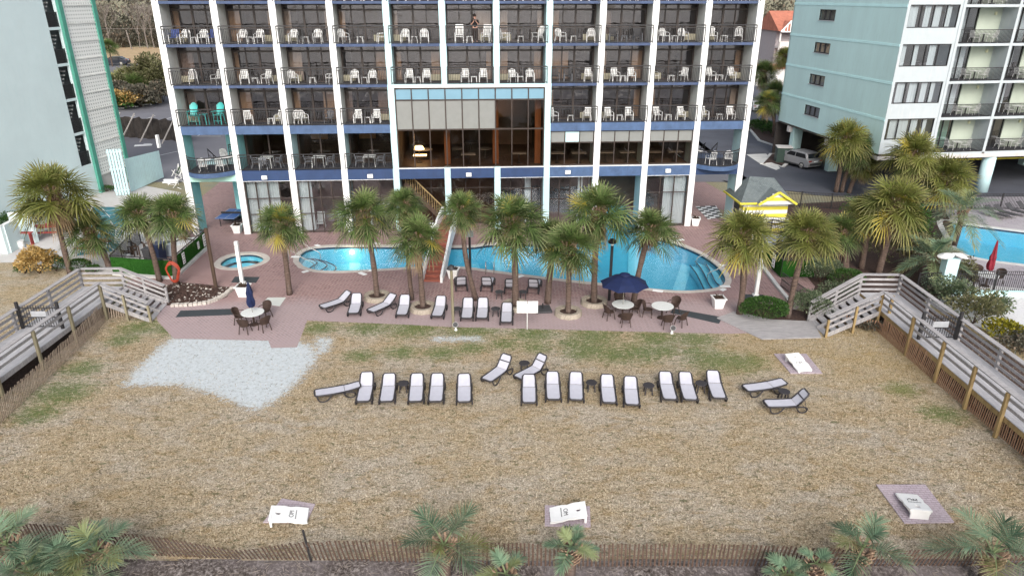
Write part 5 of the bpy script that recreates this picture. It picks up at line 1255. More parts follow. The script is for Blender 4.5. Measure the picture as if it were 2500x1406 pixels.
for f, h, a, l in [((784,750),(847,713),34,'slanted deck lounger, leftmost of the front deck row'), ((862,765),(872,712),34,'deck lounger right beside the leftmost slanted one'), ((903,760),(960,718),34,'slanted deck lounger before the stone ring of the tall palm'),
    ((980,769),(990,716),34,'deck lounger left of the low palm stone ring'), ((1066,772),(1079,718),34,'deck lounger between the low palm ring and the wooden lamp post'), ((1139,777),(1143,727),34,'deck lounger right of the wooden lamp post'),
    ((1176,777),(1180,720),34,'deck lounger in front of the second raised-back lounger'), ((1236,787),(1238,743),24,'deck lounger nearest the white notice board')]:
    put_l(f, h, a, l, GD)
for i, (x, y) in enumerate([(1124,712),(1190,713),(1247,718),(1305,718)]):
    p = G(x, y); LO[64].put((p[0], p[1] + .55, .014), PI + R([8, -6, -4, -10][i]), ['raised-back lounger turned to the pool, first from the left', 'raised-back lounger turned to the pool, second from the left', 'raised-back lounger beside the broadest palm trunk', 'raised-back lounger turned to the pool, last on the right'][i], GB)
def stool():
    t = thing('side_stool', 'x', 'side table'); MB().lathe([(0, .40), (.26, .40), (.27, .42), (.26, .44), (0, .44)], 8).build('table_top', LFR, t)
    for k in range(4):
        a = PI / 4 + k * PI / 2; MB().bar((.18 * math.cos(a), .18 * math.sin(a), .41), (.23 * math.cos(a), .23 * math.sin(a), 0), .05).build('leg', LFR, t)
    return Proto(t)
ST = stool()
for x, y, l in [(986,955,'dark stool leftmost in the lawn row'),(1443,953,'dark stool second in the lawn row'),(1582,960,'dark stool third in the lawn row'),(1709,955,'dark stool rightmost in the lawn row'),(1280,905,'dark stool between the two slanted loungers'),(1911,975,'dark stool between the two sideways loungers on the right'),
                (1219,728,'dark stool on the deck left of the broadest palm'),(1277,728,'dark stool on the deck right of the broadest palm'),(1116,770,'dark stool on the deck beside the wooden lamp post'),(1210,770,'dark stool on the deck left of the last front lounger')]:
    ST.put(g3(x, y, .01), 0, l, 'dark side stools')
def wicker():
    t = thing('wicker_chair', 'x', 'chair'); MB().lathe([(.0, .41), (.25, .41), (.27, .43), (.25, .46), (0, .46)], 14).build('seat', WICK, t)
    b = MB(); n = 12; m_ = 6; vs = []
    for j in range(m_ + 1):
        for k in range(n + 1):
            a = R(-72 + 144 * k / n); tp = .50 * (math.cos(a * .85)) ** .55; h = .43 + tp * j / m_; rr = .27 + .07 * j / m_
            vs.append((rr * math.sin(a), rr * math.cos(a) * .75 + .03 + .08 * j / m_, h))
    b.add(vs, [(j * (n + 1) + k, j * (n + 1) + k + 1, (j + 1) * (n + 1) + k + 1, (j + 1) * (n + 1) + k) for j in range(m_) for k in range(n)])
    top = vs[m_ * (n + 1):]; b.tube(top, .018, 5); o = b.build('backrest', WICK, t)
    sd = o.modifiers.new('thick', 'SOLIDIFY'); sd.thickness = .02
    for s in (-1, 1):
        MB().tube([(s * .30, .16, .68), (s * .33, -.05, .67), (s * .30, -.22, .64), (s * .27, -.25, .5)], .02, 5).build('armrest', WICK, t)
        for f in (-1, 1): MB().bar((s * .2, f * .18, .43), (s * .25, f * .26, 0), .035).build('leg', WICK, t)
    return Proto(t)
WC = wicker(); RTB = rtable(TBLT, .74, .60, 'round_table', WICK)
def closed_umbrella(label, loc, mat, h=2.45, nm='closed_umbrella', cat='umbrella', group=None):
    t = thing(nm, label, cat, loc, 0, group); MB().tube([(0, 0, 0), (0, 0, h)], .022, 8).build('pole', STEEL, t)
    MB().lathe([(.13, 1.05), (.19, 1.2), (.20, 1.4), (.15, 1.7), (.17, 1.85), (.12, 2.1), (.05, h - .05), (.01, h + .06)], 20, wob=lambda a, j: 1 + .22 * math.sin(5 * a + j * .9)).build('canopy', mat, t); return t
def tset(table, chairs, lab, grp):
    RTB.put(g3(*table, .014), 0, lab + ' round speckled table', 'round speckled tables on the deck'); c = Vector(g3(*table, 0))
    for x, y, l in chairs:
        p = Vector(g3(x, y, .014)); d = p - c; rz = math.atan2(d.y, d.x) - PI / 2; WC.put(p, rz, l, grp)
tset((621,792), [(588,790,'brown wicker chair left of the closed-umbrella table'), (650,776,'brown wicker chair behind the closed-umbrella table'), (600,812,'brown wicker chair in front left of the closed-umbrella table'), (647,806,'brown wicker chair in front right of the closed-umbrella table')], 'closed-umbrella', 'brown wicker chairs at the deck tables')
tset((1519,772), [(1486,778,'brown wicker chair left of the open-umbrella table'), (1512,752,'brown wicker chair behind the open-umbrella table'), (1549,770,'brown wicker chair right of the open-umbrella table'), (1527,795,'brown wicker chair in front of the open-umbrella table')], 'open-umbrella', 'brown wicker chairs at the deck tables')
tset((1615,776), [(1580,772,'brown wicker chair left of the bare right table'), (1643,764,'brown wicker chair behind right of the bare right table'), (1628,800,'brown wicker chair in front of the bare right table'), (1662,794,'brown wicker chair standing on the rubber mat side of the bare table')], 'rightmost bare', 'brown wicker chairs at the deck tables')
closed_umbrella('closed navy umbrella in the left deck table', g3(621,792,.02), UMB)
p = g3(1519,772,.02); t = thing('open_umbrella', 'open navy umbrella shading a deck table before the pool', 'umbrella', p)
MB().tube([(0, 0, 0), (0, 0, 2.45)], .022, 8).build('pole', STEEL, t)
b = MB(); n = 8
rim = [(1.36 * math.cos(2 * PI * (k + .5) / n), 1.36 * math.sin(2 * PI * (k + .5) / n)) for k in range(n)]; vs = [(0, 0, 2.52)]; fs = []
for j, (s, z) in enumerate([(.12, 2.47), (.38, 2.36), (.7, 2.17), (1, 1.93)]):
    for k in range(n):
        a, c = rim[k], rim[(k + 1) % n]; vs.append((a[0] * s, a[1] * s, z)); vs.append(((a[0] + c[0]) / 2 * s * .97, (a[1] + c[1]) / 2 * s * .97, z + .025 * s))
m2 = 2 * n
for k in range(m2): fs.append((0, 1 + k, 1 + (k + 1) % m2))
for j in range(3):
    for k in range(m2): fs.append((1 + j * m2 + k, 1 + (j + 1) * m2 + k, 1 + (j + 1) * m2 + (k + 1) % m2, 1 + j * m2 + (k + 1) % m2))
b.add(vs, fs); b.build('canopy', UMB, t)
MB().lathe([(.30, 2.47), (.28, 2.52), (.02, 2.62), (.0, 2.66)], 16).build('vent_cap', UMB, t)
for k in range(n): MB().bar((0, 0, 2.45), (rim[k][0] * .98, rim[k][1] * .98, 1.90), .015).build('rib', STEEL, t)
p = g3(1325,757,.014); t = thing('umbrella_base', 'empty dark square umbrella base on the deck', 'umbrella base', p, R(8))
b = MB(); b.box((0, 0, .06), (.95, .95, .12), tap=1.0); b.build('base_plate', DKS, t, bev=.03); MB().tube([(0, 0, .1), (0, 0, .42)], .04, 8).build('tube', BLKMETAL, t)
def planter(label, loc, s=1.0):
    t = thing('planter', label, 'planter', loc, R(rnd.uniform(-12, 12)), 'white square planters'); h = .58 * s; b = MB()
    for (w0, w1, z0, z1) in ((.21, .30, 0, h - .06), (.34, .34, h - .06, h)):
        w0 *= s; w1 *= s
        b.add([(-w0, -w0, z0), (w0, -w0, z0), (w0, w0, z0), (-w0, w0, z0), (-w1, -w1, z1), (w1, -w1, z1), (w1, w1, z1), (-w1, w1, z1)], [(3, 2, 1, 0), (0, 1, 5, 4), (1, 2, 6, 5), (2, 3, 7, 6), (3, 0, 4, 7)])
    w0, w1 = .34 * s, .27 * s
    b.add([(-w0, -w0, h), (w0, -w0, h), (w0, w0, h), (-w0, w0, h), (-w1, -w1, h), (w1, -w1, h), (w1, w1, h), (-w1, w1, h)], [(0, 1, 5, 4), (1, 2, 6, 5), (2, 3, 7, 6), (3, 0, 4, 7)])
    b.build('pot', PLW, t); MB().box((0, 0, h - .05), (.52 * s, .52 * s, .04)).build('soil_or_shade', MULCH, t); r = random.Random(3); b = MB()
    for k in range(26): a = r.uniform(0, 6.3); b.bar((0, 0, h - .05), (.2 * math.cos(a) * s, .2 * math.sin(a) * s, h + r.uniform(.02, .22)), .02)
    b.build('dead_plant', DWD, t)
for x, y, s, l in [(596,722,1.15,'white planter beside the left shower post'),(1107,678,1.1,'white planter at the foot of the red bridge stairs'),(1752,750,1.1,'white planter in front of the right end of the pool'),(1697,550,1.05,'white planter beside the right hotel fin'),(581,568,1.1,'white planter under the blue game table')]:
    planter(l, g3(x, y, .014), s)
# posts and lamps
def post(name, label, cat, base, h, r, mat, top=None, group=None, tm=BLKMETAL):
    t = thing(name, label, cat, g3(*base, .01), 0, group); MB().tube([(0, 0, 0), (0, 0, h)], r, 8).build('pole', mat, t)
    if top == 'bell': MB().lathe([(.24, h), (.26, h + .10), (.16, h + .22), (.04, h + .26)], 14).build('lamp_head', tm, t); MB().lathe([(.09, h - .14), (.1, h)], 10).build('lamp_glass', WH, t)
    if top == 'box': MB().box((0, 0, h), (.45, .28, .34)).build('lamp_head', M('lamp_grey', (.35, .40, .42), .5), t, bev=.02)
    if top == 'hat': MB().lathe([(.25, h + .02), (.22, h + .06), (.12, h + .20), (.03, h + .24)], 12).build('lamp_head', tm, t); MB().lathe([(.08, h - .02), (.08, h + .05)], 8).build('lamp_glass', WH, t)
    return t
post('pool_lamp_post', 'black lamp post behind the open navy umbrella', 'lamp post', (1487,733), 3.55, .085, BLKMETAL, 'bell'); post('pool_lamp_post', 'black lamp post with a pale box head right of the bridge stairs', 'lamp post', (1149,695), 3.3, .075, BLKMETAL, 'box')
post('wooden_lamp_post', 'yellowish wooden lamp post with dark hat at the lawn edge', 'lamp post', (1107,804), 3.45, .075, POSTG, 'hat'); t = post('wooden_pole', 'leaning brown timber pole at the hedged enclosure corner', 'pole', (527,700), 3.75, .12, DWD)
for (x, y, h, l) in ((592,692,2.75,'square white shower post on the left beside the planter'), (1845,722,2.35,'square white shower post on the right by the clipped hedge')):
    t = thing('shower_post', l, 'shower', g3(x, y, .014), 0, 'white shower posts'); MB().box((0, 0, h / 2), (.21, .21, h)).build('post', WH, t, bev=.02); MB().box((0, 0, .05), (.36, .36, .1)).build('post_foot', WH, t, bev=.02); MB().tube([(0, -.1, h - .25), (0, -.3, h - .22)], .03, 6).build('shower_head', STEEL, t)
t = thing('notice_board', 'white double notice board on a thin post at the lawn edge', 'sign', g3(1287,804,.01)); MB().box((0, 0, .75), (.05, .05, 1.5)).build('post', KERB, t)
for s in (-1, 1): MB().box((s * .29, -.03, 1.32), (.54, .025, .68)).build('panel', WH, t, bev=.008)
for (x, y, l) in ((1113,806,'small white and black floodlight at the foot of the wooden lamp post'), (1640,814,'small white and black floodlight at the lawn edge by the right tables')):
    t = thing('floodlight', l, 'floodlight', g3(x, y, .01), 0, 'ground floodlights'); MB().lathe([(.09, 0), (.05, .12), (.04, .22)], 8).build('stake', WH, t); o = MB().lathe([(.05, 0), (.13, .12), (.15, .26)], 12).build('lamp_housing', WH, t); o.location = (0, 0, .25); o.rotation_euler = (R(50), 0, 0); o2 = MB().lathe([(0, .262), (.14, .262), (.14, .27)], 12).build('lens', BLKMETAL, o)
# ================================================================= bridge stairs over the pool
A_ = Vector(g3(1055, 688, .012)); Bv = Vector(HW(-4.6, .0, 0)); D_ = (Bv - A_); D_.z = 0; Ln = D_.length; D_.normalize(); rzb = math.atan2(D_.y, D_.x) - PI / 2
t = thing('bridge_stairs', 'arched red-tiled footbridge with white parapets crossing the pool', 'footbridge', A_, rzb)
b = MB(); ns = 10
for k in range(ns): y0 = .52 * k; b.b2(-.52, y0, max(0, .12 * k - .2), .52, y0 + .56, .12 * (k + 1))
b.b2(-.52, .52 * ns, 1.0, .52, Ln, 1.21); b.build('tread', BRTILE, t)
for s in (-1, 1):
    prof = [(-.15, 0), (-.15, .45), (2.6, 1.05), (5.2, 1.72), (7.5, 1.9), (Ln, 1.9), (Ln, .9), (6.8, .85), (5.0, .7), (3.4, .38), (2.2, .08), (1.9, 0)]
    x = s * .60; MB().yprism(prof, x - .075, x + .075).build('parapet', WH, t)
t2 = tag(MB().lathe([(0, 0), (.55, .05), (.62, .16), (.5, .26), (.2, .3), (0, .3)], 20).build('white_dome', WH, smooth=True), 'white rounded lamp globe showing beside the bridge parapet behind palm leaves', 'globe'); p = at_depth(1050, 552, 47.5); t2.location = (p[0], 47.5, p[2] - .15)
post('globe_post', 'thin post carrying the white globe by the bridge', 'pole', (1054,590), max(.5, p[2] - .15), .05, WH).location = (p[0], 47.5, 0)
# ================================================================= boardwalks
def boardwalk(side, xin, xout, Ycor, Yfar, foot_near, foot_far, lab, posts):
    "xin: edge to the lawn, xout: outer edge; the stairs go down from the landing towards the deck"
    H_ = 1.05; s = 1 if xout > xin else -1
    t = thing('boardwalk', lab, 'boardwalk', (xin, Ycor, 0)); O = Vector((xin, Ycor, 0)); Y0 = 12.0
    def L_(x, y, z): return (x - O.x, y - O.y, z)
    b = MB(); n = int((Yfar - Y0) / .15)
    for k in range(n):
        y = Y0 + .15 * k; b.b2(xin - O.x, y - O.y, H_ - .04, xout - O.x, y + .138 - O.y, H_)
    b.build('deck_boards', WDK, t)
    b = MB()
    for x in (xin + s * .02, xout - s * .02): b.b2(x - .03 - O.x, Y0 - O.y, H_ - .26, x + .03 - O.x, Yfar - .02 - O.y, H_ - .045)
    b.build('joist', WWD if s < 0 else POST, t)
    # outer rail
    def rail(pts, nm, cap=True, pm=WWD, hh=1.07, rails=(.18, .48, .78), both=True, rm=WWD):
        b = MB()
        for (p, q) in zip(pts[:-1], pts[1:]):
            p, q = Vector(L_(*p)), Vector(L_(*q))
            for h in rails: b.bar(p + Vector((0, 0, h)), q + Vector((0, 0, h)), .04, .13)
            if cap: b.bar(p + Vector((0, 0, hh)), q + Vector((0, 0, hh)), .26, .045)
        b.build(nm, rm, t)
    far = [(xout, Y0, H_), (xout, Yfar, H_), (xin, Yfar + .05, H_), (*foot_far, .08)]
    rail(far, 'outer_rail')
    rail([(xin, Y0, H_), (xin, Ycor, H_), (*foot_near, .08)], 'inner_rail', hh=1.07, rails=(.4, .75))
    def post_(x, y, z0, z1, mt, nm='post', w=.13): MB().b2(x - w / 2 - O.x, y - w / 2 - O.y, z0, x + w / 2 - O.x, y + w / 2 - O.y, z1).build(nm, mt, t)
    for y in posts: post_(xin - s * .10, y, -.02, H_ + 1.03, POST if s > 0 else POSTG)
    for k in range(7): post_(xout - s * .02 + s * .1, Yfar - k * 2.9, -.02, H_ + 1.0, WWD)
    post_(xin, Yfar + .17, 0, H_ + 1.0, WWD)
    if s > 0: post_(xin + s * .25, Ycor - .35, .0, H_ + 1.0, POST)
    fn, ff = Vector((*foot_near, 0)), Vector((*foot_far, 0)); cn, cf = Vector((xin, Ycor, 0)), Vector((xin, Yfar, 0))
    for f_ in (.5, 1.0):
        for a, c in ((cn, fn), (cf, ff)):
            q = a.lerp(c, f_); post_(q.x, q.y + (-.08 if a is cn else .08), -.02, H_ * (1 - f_) + (1.02 if f_ < 1 else 1.0), (POST if s > 0 else POSTG) if a is cn else WWD, w=.11)
    ns = 7
    for k in range(ns):
        f0, f1 = (k + .1) / ns, (k + .95) / ns; z = H_ * (1 - (k + 1) / (ns + .3))
        a, c2, d, e = cn.lerp(fn, f0), cn.lerp(fn, f1), cf.lerp(ff, f1), cf.lerp(ff, f0); b = MB()
        b.add([L_(a.x, a.y, z - .05), L_(c2.x, c2.y, z - .05), L_(d.x, d.y, z - .05), L_(e.x, e.y, z - .05), L_(a.x, a.y, z), L_(c2.x, c2.y, z), L_(d.x, d.y, z), L_(e.x, e.y, z)], [(3, 2, 1, 0), (4, 5, 6, 7), (0, 1, 5, 4), (1, 2, 6, 5), (2, 3, 7, 6), (3, 0, 4, 7)])
        b.build('stair_tread', WWX, t)
    b = MB()
    for a, c in ((cn, fn), (cf, ff), (cn.lerp(cf, .5), fn.lerp(ff, .5))): b.bar(L_(a.x, a.y, H_ - .12), L_(c.x, c.y, .05), .05, .24)
    b.build('stringer', WWD, t)
    return t
fnL, ffL = G(371, 786), G(410, 742); fnR, ffR = G(2014, 822), G(1974, 785)
boardwalk(-1, -22.45, -24.7, 35.2, 37.4, fnL, ffL, 'grey raised wooden boardwalk with stairs at the left of the lawn', [35.1, 32.2, 29.4, 26.6, 23.8, 21.0])
boardwalk(1, 19.65, 21.7, 34.0, 36.45, fnR, ffR, 'grey raised wooden boardwalk with golden posts at the right of the lawn', [34.0, 30.9, 28.3, 26.0, 23.9, 21.8, 19.6])
def gate(x0, x1, y, lab, swing):
    t = thing('iron_gate', lab, 'gate', (x0, y, 1.05), swing); L = abs(x1 - x0); b = MB()
    for z in (.12, .62, 1.12): b.bar((0, 0, z), (L, 0, z), .035, .04)
    n = 15
    for k in range(n + 1): x = L * k / n; b.bar((x, 0, .1), (x, 0, 1.2 + .08 * math.sin(PI * k / n)), .022)
    b.build('gate_leaf', BLKMETAL, t)
    for x in (0, L): MB().b2(x - .06, -.06, 0, x + .06, .06, 1.45).build('gate_post', BLKMETAL, t)
    MB().box((L * .5, -.035, .82), (.75, .02, .3)).build('sign_plate', M('grey_sign', (.35, .36, .38), .5), t)
gate(-24.6, -22.6, 31.8, 'black iron gate with a small grey sign across the left boardwalk', R(0)); gate(19.8, 21.6, 30.6, 'black iron gate with a small grey sign across the right boardwalk', R(0))
# ================================================================= sand fences
def sand_fence(label, pts, h, mat, pitch, name='sand_fence', lean=.0, post_at=(), posts_mat=POSTG, wire=True, seed=1, wave=.1, sw=.038):
    r = random.Random(seed); O = Vector((*pts[0], 0)); t = thing(name, label, 'fence', O); b = MB(); acc = 0
    segs = []; 
    for (a, c) in zip(pts[:-1], pts[1:]):
        L = math.hypot(c[0] - a[0], c[1] - a[1]); n = int(L / pitch)
        for k in range(n): f = k / n; segs.append((a[0] + (c[0] - a[0]) * f, a[1] + (c[1] - a[1]) * f, (c[0] - a[0]) / L, (c[1] - a[1]) / L))
    ww = MB(); prev = None
    for i, (x, y, dx, dy) in enumerate(segs):
        ln = lean(i / len(segs)) if callable(lean) else lean; hh = h(i / len(segs)) if callable(h) else h
        hh *= r.uniform(.96, 1.04); l2 = (ln + r.uniform(-.03, .03)) * hh; wv = wave * math.sin(i * .05) + r.uniform(-.01, .01)
        p = Vector((x, y, -.02)) - O; q = Vector((x + dx * l2 - dy * wv, y + dy * l2 + dx * wv, hh)) - O
        # flat lath facing across the fence line
        s = Vector((dx, dy, 0)) * sw / 2; n_ = Vector((-dy, dx, 0)) * .006
        b.add([p - s - n_, p + s - n_, p + s + n_, p - s + n_, q - s - n_, q + s - n_, q + s + n_, q - s + n_], [(3, 2, 1, 0), (4, 5, 6, 7), (0, 1, 5, 4), (1, 2, 6, 5), (2, 3, 7, 6), (3, 0, 4, 7)])
        m3 = [p.lerp(q, f) for f in (.2, .5, .8)]
        if prev:
            for a, c in zip(prev, m3): ww.bar(a, c, .008)
        prev = m3
    b.build('slat_panel', mat, t); ww.build('wire', STEEL, t)
    for (x, y, hh, lx, ly) in post_at: MB().bar(Vector((x, y, 0)) - O, Vector((x + lx, y + ly, hh)) - O, .055).build('post', posts_mat, t)
    return t
sand_fence('dark slatted sand fence under the left boardwalk edge', [(-20.6, 17.6), (-21.35, 24.5), (-22.1, 33.6), (-22.42, 35.2), (-21.3, 35.6)], lambda f: 1.02 if f < .9 else .8, SLATL, .115, seed=2, sw=.05, lean=.05)
sand_fence('reddish slatted sand fence under the right boardwalk edge', [(19.95, 17.2), (19.85, 22.6), (19.6, 27.4), (19.45, 33.75), (18.6, 34.1), (17.9, 34.6)], lambda f: .98 if f < .88 else .6, SLATR, .115, seed=3, sw=.055, lean=-.06)
sand_fence('wavering dark slatted sand fence along the bottom of the lawn', [(-18.6, 18.3), (-16.4, 17.75), (-12.5, 17.45), (-8.5, 17.25), (-5, 17.2), (0, 17.0), (5, 16.95), (11, 16.95), (16.5, 17.0), (20.5, 17.2)],
           lambda f: .82 + .10 * math.sin(f * 21) - .28 * math.exp(-((f - .26) / .03) ** 2) , wood('charred_slat', (.045, .028, .02), (.15, .09, .065), (14, 14, .5)), .13, seed=4, sw=.055,
           lean=lambda f: -.55 * max(0, 1 - f / .42) - .25 * math.exp(-((f - .22) / .05) ** 2) + .35 * max(0, (f - .6) / .4), post_at=[(-6.35, 17.15, 1.25, -.12, 0)], posts_mat=BLKMETAL, wave=.16)
# ================================================================= game boards on brick pads
PADTXT = M('grey_print', (.10, .10, .10), .7)
def cornhole(label, padpx, foot, head, lab_pad, mirror=False):
    P = pp(padpx); tag(MB().prism(P, .006, .05).build('brick_pad', PADB, bev=.01), lab_pad, 'brick pad', 'brick pads under the game boards')
    f = Vector(g3(*foot, .12)); h = Vector(g3(*head, .42)); d = h - f; d.z = 0; d.normalize(); rz = math.atan2(d.y, d.x) - PI / 2
    t = thing('game_board', label, 'cornhole board', (f.x, f.y, .05), rz, 'white concrete game boards'); W = .36; Ls = 1.22; n = 12; b = MB(); vs = []
    hole = (0, .95); 
    def zt(y): return .10 + .28 * y / Ls
    # top slab with a hole: rings of quads round the hole
    ring_ = [(.085 * math.cos(2 * PI * k / 16), hole[1] + .085 * math.sin(2 * PI * k / 16)) for k in range(16)]
    outer = [(-W, 0), (0, 0), (W, 0), (W + .03, .4), (W - .015, .6), (W + .03, .8), (W, Ls), (0, Ls), (-W, Ls), (-W - .03, .8), (-W + .015, .6), (-W - .03, .4)]
    tr = tessellate_polygon([[Vector((x, y, 0)) for x, y in outer], [Vector((x, y, 0)) for x, y in ring_]]); al = outer + ring_; N = len(al)
    vs = [(x, y, zt(y)) for x, y in al] + [(x, y, zt(y) - .07) for x, y in al]; fs = list(tr) + [tuple(N + i for i in reversed(q)) for q in tr]
    no = len(outer); fs += [(i, (i + 1) % no, N + (i + 1) % no, N + i) for i in range(no)]; fs += [(no + i, no + (i + 1) % 16, N + no + (i + 1) % 16, N + no + i) for i in range(16)]
    b.add(vs, fs); b.build('board_top', PLW, t)
    for s in (-1, 1): MB().yprism([(-.02, 0), (.02, zt(0) - .0), (Ls, zt(Ls) - .06), (Ls - .02, .22), (.75, .16), (.62, .20), (.5, .12), (.15, .0)], s * .30 - .03, s * .30 + .03).build('side_panel', PLW, t)
    MB().add if False else None
    MB().box((0, Ls - .04, .19), (.6, .07, .38)).build('rear_leg', PLW, t)
    sl = math.atan2(.28, Ls); o = text_mesh('printed_mark', 'OM', .22, PADTXT, t, (0, .52, zt(.52) + .003), (sl, 0, PI if mirror else 0)); b = MB()
    for k in range(9): x = -.22 + .05 * k; y = .38 if not mirror else .64; b.box((x, y, zt(y) + .003), (.035, .035, .003))
    b.build('printed_mark', PADTXT, t)
cornhole('white game board nearest the left bottom, its hole to the left', [(688,1218),(770,1232),(748,1277),(642,1277)], (752,1258), (665,1250), 'grey brick pad half overgrown, bottom left')
cornhole('white game board standing behind the small shaggy palm', [(1330,1235),(1440,1237),(1442,1288),(1330,1285)], (1343,1258), (1430,1240), 'grey brick pad behind the small shaggy palm')
cornhole('white game board on the largest lilac pad, bottom right', [(2138,1184),(2258,1184),(2330,1277),(2208,1279)], (2212,1206), (2257,1258), 'large lilac brick pad at the bottom right', True)
cornhole('white game board on the small pad behind the lawn loungers', [(1889,865),(1968,865),(2008,913),(1930,913)], (1966,905), (1940,868), 'small lilac brick pad beyond the lawn loungers')
PADS = [pp(q) for q in ([(688,1218),(770,1232),(748,1277),(642,1277)], [(1330,1235),(1440,1237),(1442,1288),(1330,1285)], [(2138,1184),(2258,1184),(2330,1277),(2208,1279)], [(1889,865),(1968,865),(2008,913),(1930,913)])]
grass_blades()
# ================================================================= hedged equipment enclosures
def enclosure(label, pts, closed_sides, H_=1.25, hedge=()):
    O = Vector((*pts[0], 0)); t = thing('equipment_fence', label, 'fence', O); n = len(pts); b = MB(); r = random.Random(4)
    for i in range(n):
        a, c = Vector((*pts[i], 0)) - O, Vector((*pts[(i + 1) % n], 0)) - O; L = (c - a).length; k = max(1, int(L / 1.6))
        b.bar(a + Vector((0, 0, H_)), c + Vector((0, 0, H_)), .06, .06)
        for j in range(k): p = a.lerp(c, j / k); b.b2(p.x - .03, p.y - .03, 0, p.x + .03, p.y + .03, H_)
        if i in closed_sides:
            hb = MB(); m_ = max(2, int(L / .12)); at = []
            hb.bar(a + Vector((0, 0, .60)), c + Vector((0, 0, .60)), .08, 1.05)
            for j in range(int(L * 420)):
                p = a.lerp(c, r.random()); z = r.uniform(.08, 1.14); nx, ny = (c - a).normalized().y, -(c - a).normalized().x; o_ = r.uniform(.03, .09) * r.choice((-1, 1)); q = p + Vector((nx * o_, ny * o_, z)); s = .05
                d = Vector((r.gauss(0, 1), r.gauss(0, 1), r.gauss(0, 1))) * s * .6; e = Vector((r.gauss(0, 1), r.gauss(0, 1), r.gauss(0, 1))) * s * .6
                hb.add([q, q + d, q + e], [(0, 1, 2)])
            hb.build('hedge_panel', GRASSP, t)
        else:
            for j in range(int(L / .13)): p = a.lerp(c, j * .13 / L); b.b2(p.x - .01, p.y - .01, .05, p.x + .01, p.y + .01, H_)
    b.build('rail_frame', BLKMETAL, t); return t, O
def sign_on(parent, O, a, c, f, z, w, h, col=WH, lines=4, wh=.0):
    p = Vector((*a, 0)).lerp(Vector((*c, 0)), f); d = (Vector((*c, 0)) - Vector((*a, 0))).normalized(); nrm = Vector((d.y, -d.x, 0))
    q = p + nrm * .13 - O; s = MB().box((0, 0, 0), (w, .02, h)).build('sign_plate', col, parent); s.location = (q.x, q.y, z); s.rotation_euler = (0, 0, math.atan2(d.y, d.x)); b = MB(); r = random.Random(int(f * 99))
    for k in range(lines): b.box((r.uniform(-.03, .03), -.013, h * (.34 - .68 * k / max(1, lines - 1))), (w * r.uniform(.45, .75), .004, h * .06))
    b.build('sign_lettering', PADTXT, s)
e1 = [G(278, 668), G(424, 678), G(505, 604), G(440, 590), G(345, 595)]
t, O = enclosure('black railed enclosure with bright green fake hedge, left of the hot tub', e1, (0, 1))
for f, w, h in ((.28, .38, .75), (.72, .3, .5), (.92, .55, .85)): sign_on(t, O, e1[1], e1[2], f, .72, w, h)
K = MB(); K.bar((*e1[1], .08), (*e1[2], .08), .3, .16); K.bar((*e1[0], .06), (*e1[1], .06), .3, .12); o = K.build('enclosure_kerb', KERB); tag(o, 'low pale kerb under the left green hedge fence', 'kerb'); o.location = (.12, -.2, 0)
e2 = [G(1835, 606), G(1905, 678), G(1985, 678), G(1975, 600), G(1880, 575)]
t, O = enclosure('black railed enclosure with green fake hedge and signs, right of the pool', e2, (0, 1))
for f, w, h in ((.22, .45, .75), (.42, .55, .75), (.80, .45, .9)): sign_on(t, O, e2[0], e2[1], f, .75, w, h)
K = MB(); K.bar((*G(1822, 602), .08), (*G(1900, 705), .08), .22, .16); K.bar((*G(1900, 705), .08), (*G(1925, 735), .08), .22, .16); tag(K.build('enclosure_kerb', KERB), 'pale kerb running along the right hedge fence', 'kerb')
fp = [G(1905, 700), G(1985, 760)]; t = thing('mesh_fence', 'low dark net fence between the brick deck and the grey shrubs', 'fence', (*fp[0], 0)); b = MB(); a, c = Vector((0, 0, 0)), Vector((*fp[1], 0)) - Vector((*fp[0], 0))
for k in range(60): p = a.lerp(c, k / 60); b.bar(p, p + Vector((0, 0, .95)), .014)
for z in (.1, .5, .95): b.bar(a + Vector((0, 0, z)), c + Vector((0, 0, z)), .03)
b.build('fence_panel', BLKMETAL, t)
# life ring
t = thing('life_ring', 'white life ring hanging on the right hedge fence', 'life ring', (*Vector((*e2[0], 0)).lerp(Vector((*e2[1], 0)), .04).xy, 0)); p = Vector((0, 0, 0))
b = MB(); d = (Vector((*e2[1], 0)) - Vector((*e2[0], 0))).normalized(); nn = Vector((d.y, -d.x, 0)) * .2
b.tube([tuple(nn + d * (.27 * math.cos(2 * PI * k / 16)) + Vector((0, 0, .85 + .27 * math.sin(2 * PI * k / 16)))) for k in range(17)], .075, 8, cap=False); b.build('ring', PLW, t, smooth=True)
# equipment inside
def bin_(label, loc, mat, s=1, grp=None):
    t = thing('waste_bin', label, 'bin', loc, rnd.uniform(-.4, .4), grp); b = MB(); b.box((0, 0, .5 * s), (.6 * s, .65 * s, .95 * s), tap=.8); b.build('bin_body', mat, t, bev=.03); MB().box((0, 0, 1.0 * s), (.66 * s, .7 * s, .08)).build('lid', mat, t, bev=.02)
    return t
BINB = M('navy_bin', (.02, .03, .07), .5, .1, 3, .05, 20)
bin_('dark wheeled bin inside the left enclosure, left one', g3(366,638), DKS, .9, 'dark bins in the left enclosure'); bin_('navy wheeled bin inside the left enclosure, right one', g3(392,634), BINB, 1.15, 'dark bins in the left enclosure')
t = thing('pool_tank', 'pale rounded filter tank in the left enclosure', 'tank', g3(386,612)); MB().lathe([(.35, 0), (.4, .2), (.4, .8), (.3, 1.0), (.08, 1.1)], 16).build('tank_body', PLG, t, smooth=True); MB().lathe([(.1, 1.08), (.1, 1.2), (0, 1.22)], 8).build('valve', BLKMETAL, t)
